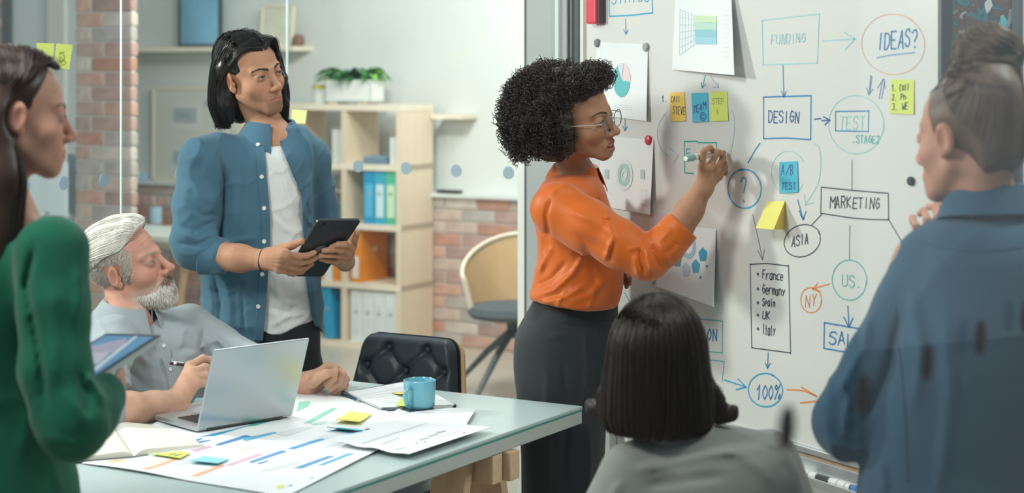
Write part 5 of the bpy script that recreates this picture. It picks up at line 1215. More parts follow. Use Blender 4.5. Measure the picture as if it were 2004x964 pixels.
    tee.disp(folds([([(540, 300), (560, 360), (575, 420)], 5, .004), ([(530, 420), (560, 450), (590, 455)], 6, .003), ([(530, 560), (560, 590), (600, 600)], 7, .007), ([(525, 600), (560, 610), (600, 590)], 5, -.005), ([(528, 640), (560, 620), (604, 612)], 5, .006), ([(540, 540), (548, 580), (545, 630)], 6, .005), ([(575, 545), (580, 580), (570, 630)], 6, -.005), ([(535, 330), (545, 400)], 6, -.003)], 5.2))
    tee.disp(lambda p: .002*wav(p, 20, 5)+.004*crumple(p, 18, 6, 4)+.0015*crumple(p, 40, 7))
    tb_ = bounds(P(420, 250, M_), P(615, 665, M_), pad=.03); tb_[0][1] = 5.06; tb_[1][1] = 5.38
    skin_of([(tee, *tb_, .0042)], 't_shirt', cloth_mat('white_jersey', (.74, .76, .76), .9, .2, 380), pr)
    sh = Field().u(tor)
    sh.path([P(432, 296, 668), P(400, 318, 672), P(384, 400, 676), P(378, 470, 679), P(382, 488, 680)], [.055, .067, .064, .060, .056], .03, .05)
    sh.u(s_cone(P(382, 488, 680), P(424, 499, 682), .054, .052), .02)
    sh.u(s_ell(P(357, 335, 662), (.018, .028, .040)), .02)
    sh.path([P(585, 282, 658), P(606, 310, 652), P(622, 400, 648), P(628, 440, 648), P(640, 470, 652)], [.050, .060, .056, .052, .046], .025, .05)
    xl = interp_px([(200, 508), (268, 510), (347, 517), (414, 523), (463, 524), (538, 520), (670, 509), (760, 505)]); xr = interp_px([(200, 540), (261, 541), (292, 552), (340, 572), (383, 590), (418, 592), (463, 593), (546, 598), (612, 610), (640, 616), (760, 622)])
    def opening(p):
        x = topx(p); return np.maximum(np.maximum(xl(x[:, 1])-x[:, 0], x[:, 0]-xr(x[:, 1]))/M_, p[:, 1]-5.20)
    sh.sub(lambda p: np.maximum(opening(p), -(teer(p)+.009)), .003)
    sh.sub(s_cone(nb_+np.array((0, 0, .02)), hd.l2w((0, -.034, -.055)), .060, .056), .006)
    hm = interp_px([(380, 610), (404, 626), (437, 648), (478, 667), (512, 671), (560, 668), (612, 636), (622, 640), (632, 652)])
    sh.cut(lambda p: (lambda x: (x[:, 1]-hm(x[:, 0]))/M_)(topx(p)), .004)
    sh.disp(folds([([(432, 300), (440, 350), (436, 430), (428, 470)], 4, -.010), ([(445, 310), (458, 370), (455, 440)], 8, .006), ([(398, 290), (370, 330), (362, 400)], 9, .004), ([(352, 440), (380, 452), (424, 430)], 5, -.006), ([(350, 455), (390, 470), (430, 452)], 6, .006), ([(345, 475), (380, 480), (420, 462)], 4, -.005), ([(365, 330), (390, 380), (425, 400)], 8, .005), ([(362, 390), (395, 420), (430, 420)], 6, -.005),
      ([(420, 540), (432, 590), (428, 640)], 4, -.006), ([(440, 540), (450, 600), (446, 650)], 8, .006), ([(470, 545), (476, 600), (478, 660)], 3.5, -.005), ([(490, 300), (478, 400), (470, 470)], 9, .005), ([(405, 545), (415, 590), (412, 625)], 6, .005),
      ([(600, 300), (606, 360), (600, 420)], 6, .006), ([(612, 330), (618, 390), (615, 440)], 4, -.006), ([(598, 420), (612, 440), (628, 430)], 5, .006), ([(596, 380), (604, 420), (598, 460)], 4, -.005), ([(610, 550), (616, 590), (618, 630)], 5, .005), ([(448, 470), (480, 470), (508, 468)], 6, .004)], 5.2))
    sh.disp(lambda p: .003*wav(p, 14, 2)+.0075*crumple(p*np.array((1, 1, .7)), 10, 3, 5)+.0030*crumple(p, 24, 8))
    sh.sub(lambda p: np.maximum(opening(p), -(teer(p)+.009)), .003)
    sb_ = bounds(P(340, 240, 672), P(650, 676, M_), pad=.03); sb_[0][1] = 4.98; sb_[1][1] = 5.42
    den = cloth_mat('blue_chambray', (.062, .148, .215), .85, .35, 600, noise=.10)
    shirt = skin_of([(sh, *sb_, .0042)], 'shirt', den, pr)
    # rolled cuff
    cf = Field().u(s_cone(P(398, 497, 681), P(427, 501, 682), .0585, .0545), .01).sub(s_cone(P(400, 497, 681), P(480, 508, 684), .048, .046), .004)
    ca, cb_ = P(396, 496, 681), P(430, 502, 682); cd_ = (cb_-ca)/np.linalg.norm(cb_-ca); cf.cut(lambda p: np.abs((p-(ca+cb_)/2)@cd_)-np.linalg.norm(cb_-ca)/2, .004).disp(lambda p: .0016*wav(p, 40, 7))
    skin_of([(cf, *bounds(ca, cb_, pad=.08), .0032)], 'sleeve_cuff', den, shirt)
    collar(P(530, 258, M_)+np.array((0, .016, 0)), .066, .070, -143, .034, .046, den, shirt, gap=32, point=.034, spread=.024, tilt=2)
    seam = cloth_mat('chambray_seam', (.052, .128, .19), .85)
    strip_on(sh, [(508, 275), (513, 345), (519, 414), (520, 463), (516, 538), (506, 665)], M_, .026, 'placket', den, shirt, .0025)
    for bx_, by_ in ((505, 284), (512, 345), (517, 407), (517, 472), (513, 536), (506, 599)):
        p, n = on_field(sh, bx_, by_, M_); button_at(p+n*.003, n, M['white_plastic'], shirt, .0062)
    # bracelet
    bm = MB(); ax_ = (P(530, 510, 694)-P(500, 507, 692)); ax_ /= np.linalg.norm(ax_); u_ = np.cross(ax_, EZ); u_ /= np.linalg.norm(u_); v_ = np.cross(ax_, u_); cc = P(516, 508, 693)
    bm.tube([cc+u_*.0315*math.cos(t)+v_*.0315*math.sin(t) for t in np.linspace(0, 2*math.pi, 29)], .0028, 6); bm.build('bracelet', M['black'], pr, True)
    # trousers and shoes
    tr = Field().u(s_rings(ring_rows([(615, 412, 622, .100), (660, 410, 626, .108), (735, 418, 624, .108), (780, 424, 622, .10)], M_), k=.03), .02)
    for x0, x1, dy in ((470, 455, -.03), (575, 590, .05)): tr.path([P(x0, 745, M_)+np.array((0, dy, 0)), P(x1, 960, M_)+np.array((0, dy, 0)), P(x1, 1195, M_)+np.array((0, dy, 0))], [.085, .065, .055], .03, .05)
    tr.disp(folds([([(520, 660), (528, 735), (520, 800)], 5, -.006), ([(560, 670), (590, 690), (618, 680)], 5, .004)], 5.2)).disp(lambda p: .003*wav(p, 15, 9))
    tb2 = bounds(P(415, 610, M_), P(640, 1222, M_), pad=.06); tb2[0][1] = 5.0; tb2[1][1] = 5.45
    skin_of([(tr, *tb2, .006)], 'trousers', cloth_mat('black_denim', (.014, .016, .020), .8), pr)
    for x1, dy in ((455, -.03), (590, .05)):
        b = P(x1, 1215, M_)+np.array((0, dy, 0)); so = Field().u(s_ell(b+np.array((.03, -.05, -.005)), (.05, .13, .045), ypr(-30, 0, 0))).cut(lambda p: .004-p[:, 2], .01)
        skin_of([(so, *bounds(b, pad=.2), .006)], 'shoe', M['black'], pr)
    # hair
    mass = Field().u(s_ell((0, -.020, .038), (.083, .106, .090)))
    for sx in (1, -1): mass.path([(sx*.066, -.035, .03), (sx*.074, -.050, -.06), (sx*.070, -.058, -.125)], [.030, .024, .016], .03)
    mass.path([(-.070, .030, .04), (-.073, .045, -.03), (-.070, .040, -.10), (-.062, .030, -.140)], [.018, .013, .010, .006], .02)
    mass.u(s_ell((0, -.085, -.055), (.078, .040, .10)), .03)
    mass.sub(s_ell((0.004, .125, -.035), (.063, .085, .122)), .008); mass.sub(s_ell((.088, -.002, -.012), (.022, .026, .036)), .008)
    mass.sub(s_ell((.075, .055, -.06), (.030, .062, .085)), .010); mass.sub(s_ell((.050, .085, .05), (.040, .055, .050)), .010)
    mass.disp(lambda p: .0022*wav(np.stack([np.arctan2(p[:, 1]+.02, p[:, 0])*.12, p[:, 0]*0, p[:, 2]*.1], 1), 130, 4))
    hfld = lambda p: mass(hd.w2l(p))
    hl_, hh_ = bounds(hd.T, pad=.0); hl_ = hl_-np.array((.15, .15, .20)); hh_ = hh_+np.array((.15, .15, .15))
    hair = skin_of([(lambda p: hfld(p)+.003, hl_, hh_, .0032)], 'hair', hb, pr, smooth=2)
    rn = np.random.RandomState(3); pa = []
    for i in range(2600):
        side = 1 if rn.rand() < .55 else -1; yr = rn.uniform(-.07, .072); ph = rn.uniform(4, 92) if side > 0 else rn.uniform(-38, 92)
        ph = math.radians(ph); top_ = np.array((side*.003, yr, .128-max(0, yr+.02)**2*4.2-max(0, -yr-.02)**2*4)); eq = np.array((side*.084*math.cos(ph), -.02-.107*math.sin(ph), .02+.02*math.sin(ph)))
        m1 = top_*.62+eq*.38+np.array((side*.012, 0, .030)); m2 = top_*.25+eq*.75+np.array((side*.014*math.cos(ph), -.012*math.sin(ph), .020))
        L = rn.uniform(-.148, -.112); inw = rn.uniform(.78, 1.0); pts = [top_, m1, m2, eq*np.array((1.05, 1.03, 1))+np.array((0, 0, -.02))]
        out = np.array((side*.104*math.cos(ph), -.040-.100*math.sin(ph), 0))
        if side > 0 and ph < .5: out[1] -= .022; pts[-1] = pts[-1]+np.array((.004, -.020*(1-ph), .02))
        pts += [out+EZ*-.06, out*np.array((.97, 1, 1))+EZ*(L*.78), out*np.array((inw, .96, 1))+EZ*L]
        q = spline(pts, 16)+rn.normal(size=3)*.0025; w0 = rn.uniform(0, 6.28); q += (np.sin(np.linspace(0, 7, 16)+w0)*np.linspace(0, 1, 16)*.003)[:, None]*np.array((side, .3, 0)); pa.append(hd.l2w(q))
    for i in range(380):
        u = rn.rand(); L = rn.uniform(-.165, -.135); q = spline([np.array((-.004, .030+.046*u, .122-.05*u*u)), np.array((-.046, .055*u+.02, .100)), np.array((-.074, .036+.010*u, .045)), np.array((-.084, .046-.012*u, -.03)), np.array((-.080, .046-.016*u, -.09)), np.array((-.066+rn.uniform(-.006, .006), .034-.016*u, L))], 16)+rn.normal(size=3)*.0022; pa.append(hd.l2w(q))
    for i in range(900):
        u = rn.rand(); top_ = np.array((.004, .030+.046*u, .124-.05*u*u)); w1 = np.array((.052+.006*rn.rand(), .046*u+.012, .102-.016*u)); w2 = np.array((.079, .014*u+.004, .068-.020*u)); w3 = np.array((.086, -.012-.012*(1-u), .036-.010*u+rn.uniform(-.004, .004)))
        L = rn.uniform(-.148, -.112); a_ = rn.uniform(0, .025)
        q = spline([top_, w1, w2, w3, np.array((.095, -.040-a_, -.02)), np.array((.097, -.050-a_, -.08)), np.array((.086+rn.uniform(-.012, .004), -.050-a_, L))], 18)+rn.normal(size=3)*.0018; pa.append(hd.l2w(spline(q, 16)))
    V, Q = strands(np.array(pa), .0011, .0006); mesh('hair_strands', V, Q, hb, hair, True)
    # the tablet he holds is a thing of its own
    t = thing('tablet_computer', (tc_[0]+tc_[2])/2, 'dark grey tablet held in both hands by the long-haired man', 'tablet')
    ex = tc_[1]-tc_[0]; ey = tc_[3]-tc_[0]; c0 = sum(tc_)/4; lx, ly = np.linalg.norm(ex), np.linalg.norm(ey); ex /= lx; ey = ey-ex*np.dot(ex, ey)*1.0; rr = .012
    pts = []; quad = tc_; 
    for i in range(4):
        p, a, b = quad[i], quad[i-1], quad[(i+1) % 4]; da = (a-p)/np.linalg.norm(a-p); db = (b-p)/np.linalg.norm(b-p)
        for s in np.linspace(0, 1, 6): pts.append(p+da*rr*(1-s)**2+db*rr*s*s)
    MB().slab(np.array(pts), -tn, .0075).build('casing', mat('space_grey', (.035, .045, .055), .38, .3), t)
    ins = c0+(np.array(pts)-c0)*.95; MB().slab(ins-tn*.0076, -tn, .0004).build('screen', mat('tablet_glass', (.02, .02, .025), .05), t)
    for x, y, r in ((634, 436.5, .0045), (627, 443, .0016)):
        c = tp(x, y, .0); e1_ = ex; e2_ = np.cross(tn, e1_); MB().lathe([(r, 0), (r, .0010), (r*.7, .0012), (0, .0012)], c, 16, np.array((e1_, e2_, tn))).build('camera_lens', EYEM['pupil'], t)
    a = tp(628, 490, .0006); e2_ = np.cross(tn, ex); MB().lathe([(.021, 0), (.021, .0004), (0, .0004)], a, 28, np.array((ex, e2_, tn))).build('round_mark', flat((.12, .15, .17), .3), t)
long_haired_man()

# ---- the woman in the orange blouse writing on the board
def hand_of(af, wrist, fs, rad, palm=.018, tip=.78, kp=.012):
    for q, r in zip(fs, rad): af.u(s_cone(wrist, q[0], palm, r*1.12), kp); finger(af, q, r, r*tip, .004, .009)
def pp(*a): return [P(*q) for q in a]
def writing_woman():
    M_ = 722.
    pr = person(P(1110, 1320, 715)*np.array((1, 1, 0)), 'woman with big curly hair in an orange blouse writing on the whiteboard')
    hd = Head((.1770, 4.6811, 1.5177), (-117, -1, 16), .95, female=True, mouth_open=.010, lips=1.30, gaze=(0, -2))
    skin = skin_mat('skin_brown'); base, lip = (.36, .185, .11), (.26, .075, .065)
    nb_ = P(1126, 352, M_); hf = Field().u(hd.field); hf.u(s_cone(hd.l2w((0, -.036, -.055)), nb_, .041, .046), .018)
    hf.path([P(1110, 395, M_)+np.array((0, -.10, 0)), nb_, P(1120, 392, M_)+np.array((0, .11, 0))], [.04, .05, .04], .03, .04)
    lo, hi = bounds(hd.T, nb_, pad=.0); lo -= np.array((.12, .14, .05)); hi += np.array((.13, .14, .13))
    af = Field(); wr = P(1376, 368, 772)
    af.path([P(1290, 500, 768), P(1318, 466, 767), P(1350, 410, 769), wr], [.036, .040, .033, .0245], .02)
    fs = [pp((1374, 326, 776), (1377, 295, 779), (1389, 289, 771), (1399, 297, 763)), pp((1387, 329, 775), (1404, 298, 773), (1414, 300, 765), (1417, 308, 760)),
          pp((1399, 335, 770), (1415, 310, 766), (1418, 320, 760), (1411, 326, 757)), pp((1407, 346, 765), (1419, 327, 762), (1419, 338, 757), (1411, 340, 755))]
    hand_of(af, wr, fs, (.0086, .0088, .0084, .0076), .020, .8)
    finger(af, pp((1383, 345, 764), (1391, 322, 759), (1398, 306, 757)), .012, .0082, .006, .012)
    for q in fs[:3]: af.disp(lambda p, c=q[0]: .0010*np.exp(-((p-c)**2).sum(1)/.00005))
    af.disp(folds([([(1378, 360), (1382, 345), (1387, 330)], 2, .0010), ([(1384, 362), (1392, 348), (1399, 336)], 2, .0010)]))
    # left hand, half hidden in front of the waist
    gf = Field(); gw = P(1200, 545, 700); gf.path([P(1165, 560, 702), gw], [.034, .025], .01); hand_of(gf, gw, [pp((1216, 532, 702), (1228, 536, 704), (1232, 545, 706)), pp((1218, 540, 700), (1230, 545, 702), (1231, 554, 704)), pp((1217, 548, 700), (1227, 554, 702), (1226, 561, 703))], (.009, .009, .008))
    boxes_of[id(hf)] = [(lo, hi), bounds(P(1290, 500, 768), wr, *[x for q in fs for x in q], pad=.05), bounds(P(1165, 560, 702), P(1232, 550, 704), pad=.05)]
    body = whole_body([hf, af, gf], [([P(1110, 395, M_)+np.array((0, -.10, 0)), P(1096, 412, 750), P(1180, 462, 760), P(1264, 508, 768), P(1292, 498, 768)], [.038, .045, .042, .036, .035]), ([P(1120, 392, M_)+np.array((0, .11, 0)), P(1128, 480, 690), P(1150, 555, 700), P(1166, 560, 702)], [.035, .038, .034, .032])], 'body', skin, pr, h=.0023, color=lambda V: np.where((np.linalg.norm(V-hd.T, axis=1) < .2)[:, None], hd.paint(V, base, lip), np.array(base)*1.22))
    MB().tube([hd.l2w((math.sin(t)*.020, .066+math.cos(t)*.0245, -.0735)) for t in np.linspace(-1.1, 1.1, 13)], .0042, 8).build('teeth', mat('tooth', (.74, .72, .66), .2), body, True)
    hd.eyes(body, (.05, .025, .015)); hb = hair_mat('dark_curly_hair', (.030, .021, .018), .5, .4); hd.brows(pr, hb, .0036, 120, .004, 2, .00055)
    # blouse
    org = mat('orange_silk', (.64, .125, .004), .5, noise=(4, .05, (1, 1, 1)), bump=(500, .12, .0008, (1, 1, 1)), sheen=.2, spec=.4)
    rows = [(332, 1098, 1158, .05), (346, 1074, 1170, .105), (362, 1058, 1180, .145), (390, 1049, 1190, .160), (425, 1045, 1202, .155), (470, 1052, 1212, .142), (520, 1049, 1219, .138), (560, 1040, 1219, .146), (586, 1036, 1213, .152), (606, 1047, 1206, .148)]
    bl_ = Field().u(s_rings(ring_rows(rows, M_), k=.022, ex=2.2))
    sh0, el, cu = P(1092, 408, 752), P(1268, 506, 768), P(1334, 442, 768)
    bl_.path([sh0, P(1150, 442, 758), P(1215, 478, 764), el], [.070, .066, .060, .052], .02, .04); bl_.path([el, P(1300, 480, 768), cu], [.052, .050, .044], .012, .012)
    bl_.path([P(1120, 400, 690), P(1130, 480, 690), P(1150, 555, 700)], [.06, .055, .048], .03, .04); bl_.u(s_cone(P(1150, 555, 700), P(1192, 548, 700), .048, .036), .015)
    ca = cu-el; ca /= np.linalg.norm(ca); bl_.cut(lambda p: np.where(np.linalg.norm(p-cu, axis=1) < .075, (p-cu)@ca-.002, -1.), .002)
    bl_.sub(s_cone(nb_+EZ*.02, hd.l2w((0, -.036, -.05)), .050, .05), .006)
    hem = interp_px([(1020, 588), (1050, 590), (1085, 600), (1110, 604), (1150, 608), (1206, 606), (1230, 600)]); bl_.cut(lambda p: (lambda x: (x[:, 1]-hem(x[:, 0]))/M_)(topx(p)), .014)
    bl_.disp(folds([([(1078, 390), (1068, 420), (1076, 470)], 4, -.008), ([(1074, 378), (1098, 368), (1130, 372)], 4, .004), ([(1196, 470), (1190, 488), (1184, 506)], 3.5, .010), ([(1204, 470), (1198, 490), (1192, 512)], 4, -.007), ([(1110, 410), (1160, 430), (1210, 462)], 8, .005), ([(1120, 455), (1170, 480), (1200, 500)], 6, -.005),
      ([(1252, 486), (1254, 510), (1262, 536)], 3, -.010), ([(1262, 480), (1268, 505), (1276, 535)], 4, .010), ([(1274, 478), (1284, 500), (1294, 526)], 3.5, -.008), ([(1288, 472), (1302, 500), (1312, 518)], 5, .006), ([(1240, 500), (1244, 520), (1250, 540)], 4, .007), ([(1228, 488), (1240, 486), (1254, 480)], 4, .005), ([(1290, 470), (1306, 456), (1316, 444)], 5, .004), ([(1300, 500), (1320, 480), (1336, 460)], 5, -.004),
      ([(1046, 580), (1085, 566), (1120, 535), (1146, 495)], 6, .010), ([(1050, 560), (1080, 545), (1110, 510)], 5, -.007), ([(1056, 592), (1100, 585), (1150, 555)], 5, .007), ([(1046, 540), (1066, 510), (1080, 480)], 6, .006), ([(1055, 450), (1062, 500), (1056, 540)], 5, .006), ([(1110, 590), (1150, 580), (1190, 540)], 7, .005), ([(1140, 470), (1160, 520), (1165, 560)], 7, -.005), ([(1180, 400), (1192, 440), (1205, 480)], 5, .005), ([(1150, 605), (1160, 585), (1166, 560)], 4, .004), ([(1090, 602), (1096, 585), (1108, 565)], 4, .005)], 4.80))
    bl_.disp(lambda p: .0018*wav(p, 15, 12)+.003*crumple(p*np.array((1, 1, .8)), 10, 13, 4))
    bb = bounds(P(1035, 330, M_), P(1345, 610, 720), pad=.03); bb[0][1] = 4.38; bb[1][1] = 5.0
    blouse = skin_of([(bl_, *bb, .0042)], 'blouse', org, pr)
    c0, c1 = P(1313, 466, 768), P(1336, 440, 768); cf = Field().u(s_cone(c0, c1, .0505, .0485), .01).sub(s_cone(P(1290, 492, 768), P(1360, 414, 768), .042, .040), .003); dd = (c1-c0)/np.linalg.norm(c1-c0)
    cf.cut(lambda p: np.abs((p-(c0+c1)/2)@dd)-np.linalg.norm(c1-c0)/2, .003); skin_of([(cf, *bounds(c0, c1, pad=.07), .003)], 'sleeve_cuff', org, blouse)
    collar(P(1128, 346, M_), .053, .058, -106, .034, .034, org, blouse, gap=16, point=.030, spread=.012, tilt=4)
    for x, y in ((1181, 385), (1195, 425)):
        p, n = on_field(bl_, x-8, y, M_); button_at(p+n*.001, n, org, blouse, .0055)
    # trousers
    tr = Field().u(s_rings(ring_rows([(586, 1046, 1206, .140, .05), (615, 1030, 1206, .152, .055), (650, 1010, 1204, .162, .06), (700, 1004, 1197, .168, .065), (770, 1010, 1188, .165, .07), (860, 1017, 1183, .160, .07), (964, 1020, 1180, .16, .07), (1130, 1022, 1180, .16, .07), (1300, 1024, 1182, .165, .07)], M_), k=.02, ex=2.4), .02)
    tr.sub(s_box(P(1100, 1120, 715)+np.array((0, -.0, -.12)), (.2, .008, .42), None, .006), .03)
    tr.disp(folds([([(1144, 640), (1150, 720), (1140, 800)], 4, .006), ([(1160, 640), (1168, 700), (1160, 780)], 5, -.004), ([(1040, 640), (1070, 660), (1110, 655)], 6, .003), ([(1100, 700), (1110, 820), (1100, 960)], 6, -.007), ([(1070, 720), (1072, 850), (1076, 960)], 8, .006), ([(1150, 820), (1156, 900), (1150, 964)], 6, .006)], 4.8)).disp(lambda p: .003*wav(p*np.array((1, 1, .35)), 20, 15))
    tb = bounds(P(1003, 585, M_), P(1210, 1318, M_), pad=.06); tb[0][1] = 4.55; tb[1][1] = 5.1
    tro = skin_of([(tr, *tb, .0055)], 'trousers', cloth_mat('charcoal_wool', (.030, .034, .040), .8, .3, 400), pr)
    wv = Field().u(s_rings(ring_rows([(590, 1043, 1209, .143, .05), (622, 1026, 1209, .157, .055)], M_), k=.005, ex=2.4)); skin_of([(wv, *bounds(P(1020, 580, M_), P(1215, 630, M_), pad=.19), .005)], 'waistband', cloth_mat('charcoal_band', (.022, .025, .03), .8), tro)
    for dy in (-.02, .16):
        b = P(1100, 1325, M_)+np.array((.03, dy, 0)); b[2] = .03; so = Field().u(s_ell(b, (.125, .045, .05))).cut(lambda p: .002-p[:, 2], .01); skin_of([(so, *bounds(b, pad=.16), .006)], 'shoe', M['black'], pr)
    # hair: a dark mass full of corkscrew curls
    hc = P(1083, 229, 732); rn = np.random.RandomState(5)
    def keep(p, slack=0.):
        q = hd.w2l(p); z1 = .070-slack*2; face = (q[:, 1] > .012+slack) & (q[:, 2] < z1-np.clip(.05-q[:, 1], 0, .05)*.35) & (np.abs(q[:, 0]) < .12) & (q[:, 2] > -.2); jaw_ = (q[:, 1] > -.035+slack) & (q[:, 2] < -.085)
        return ~(face | jaw_)
    ms = Field().u(s_ell(hc+np.array((0, .0, .004)), (.124, .124, .122))).u(s_ell(hd.l2w((0, -.02, .055)), (.088, .098, .085), hd.R), .02)
    ms.sub(lambda p: np.maximum.reduce([.016-hd.w2l(p)[:, 1], hd.w2l(p)[:, 2]-.068]), .02).sub(lambda p: np.maximum(-.03-hd.w2l(p)[:, 1], hd.w2l(p)[:, 2]+.085), .02).disp(lambda p: .006*wav(p, 90, 21))
    hair = skin_of([(ms, hc-.17, hc+.17, .0042)], 'hair', hb, pr)
    pa = []
    hc2 = hd.l2w((0, .042, .108))
    for i in range(6600):
        d = rn.normal(size=3); d /= np.linalg.norm(d); rr = rn.uniform(.105, .146) if rn.rand() < .8 else rn.uniform(.140, .156)
        if d[2] < -.75: continue
        b = hc+d*np.array((1, 1, 1.02))*rr
        if i > 5300: b = hc2+hd.R@(d*np.array((.085, .055, .042))*rn.uniform(.55, 1.1)*np.array((1, 1, 1 if d[2] > 0 else .5)))
        if not keep(b[None])[0]: continue
        t = np.cross(d, rn.normal(size=3)); t /= np.linalg.norm(t); ax = t*.75+d*rn.uniform(-.1, .7)-EZ*rn.uniform(0, .5); ax /= np.linalg.norm(ax); u = np.cross(ax, d+.01); u /= np.linalg.norm(u); v = np.cross(ax, u)
        L = rn.uniform(.022, .045); R_ = rn.uniform(.0045, .0085); n_ = rn.uniform(1.8, 3.2); s = np.linspace(0, 1, 20); ph = rn.uniform(0, 6.28)
        q = b+ax*((s-.5)*L)[:, None]+(u*np.cos(ph+s*n_*6.28)[:, None]+v*np.sin(ph+s*n_*6.28)[:, None])*(R_*(1-.25*s))[:, None]
        if keep(q, .006).mean() > .8: pa.append(q)
    V, Q = strands(np.array(pa), .00115, .0008, 3); mesh('curls', V, Q, hb, hair, True)
    # glasses
    gl = thing('eyeglasses', hd.l2w((0, .1, 0)), 'clear grey framed eyeglasses worn by the curly-haired woman', 'glasses')
    gm = mat('grey_acetate', (.12, .13, .14), .15, coat=.3)
    for sx in (1, -1):
        ring = [hd.l2w((sx*.0335+.0255*math.copysign(abs(math.cos(t))**.8, math.cos(t)), .1045-.20*abs(.0335*0+abs(sx*.0335+.0255*math.cos(t)))**2*2.0, -.008+.0225*math.copysign(abs(math.sin(t))**.8, math.sin(t)))) for t in np.linspace(0, 2*math.pi, 33)]
        MB().tube(ring, .0014, 6).build('rim', gm, gl, True); c = np.mean(ring, axis=0); MB().add([c]+ring[:-1], [(0, i+1, (i+1) % 32+1) for i in range(32)]).build('lens', M['glass'], gl)
        MB().tube([hd.l2w((sx*.060, .0985, .002)), hd.l2w((sx*.070, .080, .002)), hd.l2w((sx*.078, .02, .000)), hd.l2w((sx*.079, -.02, -.004))], .0014, 6).build('temple_arm', mat('pale_metal', (.55, .56, .56), .3, .4), gl, True)
    MB().tube([hd.l2w((.009, .1045, .0)), hd.l2w((0, .1075, .004)), hd.l2w((-.009, .1045, .0))], .0014, 6).build('bridge', gm, gl, True)
    # marker in the hand
    a, b = P(1342, 310, 786), P(1421, 298, 752); d = b-a; d /= np.linalg.norm(d); L = np.linalg.norm(b-a); t = thing('marker_pen', a, 'green marker held by the curly-haired woman against the whiteboard', 'marker')
    MB().tube([a, a+d*.006, a+d*.042], [.0075, .0088, .0088], 14).build('end_cap', mat('marker_green_grey', (.22, .36, .34), .35), t); MB().tube([a+d*.042, a+d*(L-.022)], .0082, 14).build('barrel', M['white_plastic'], t); MB().tube([a+d*(L-.022), a+d*(L-.010), a+d*(L-.002)], [.0082, .005, .002], 12).build('nib', M['black'], t)
    MB().tube([a-d*.0008, a+d*.003], .006, 12).build('end_plug', M['white_plastic'], t)
writing_woman()

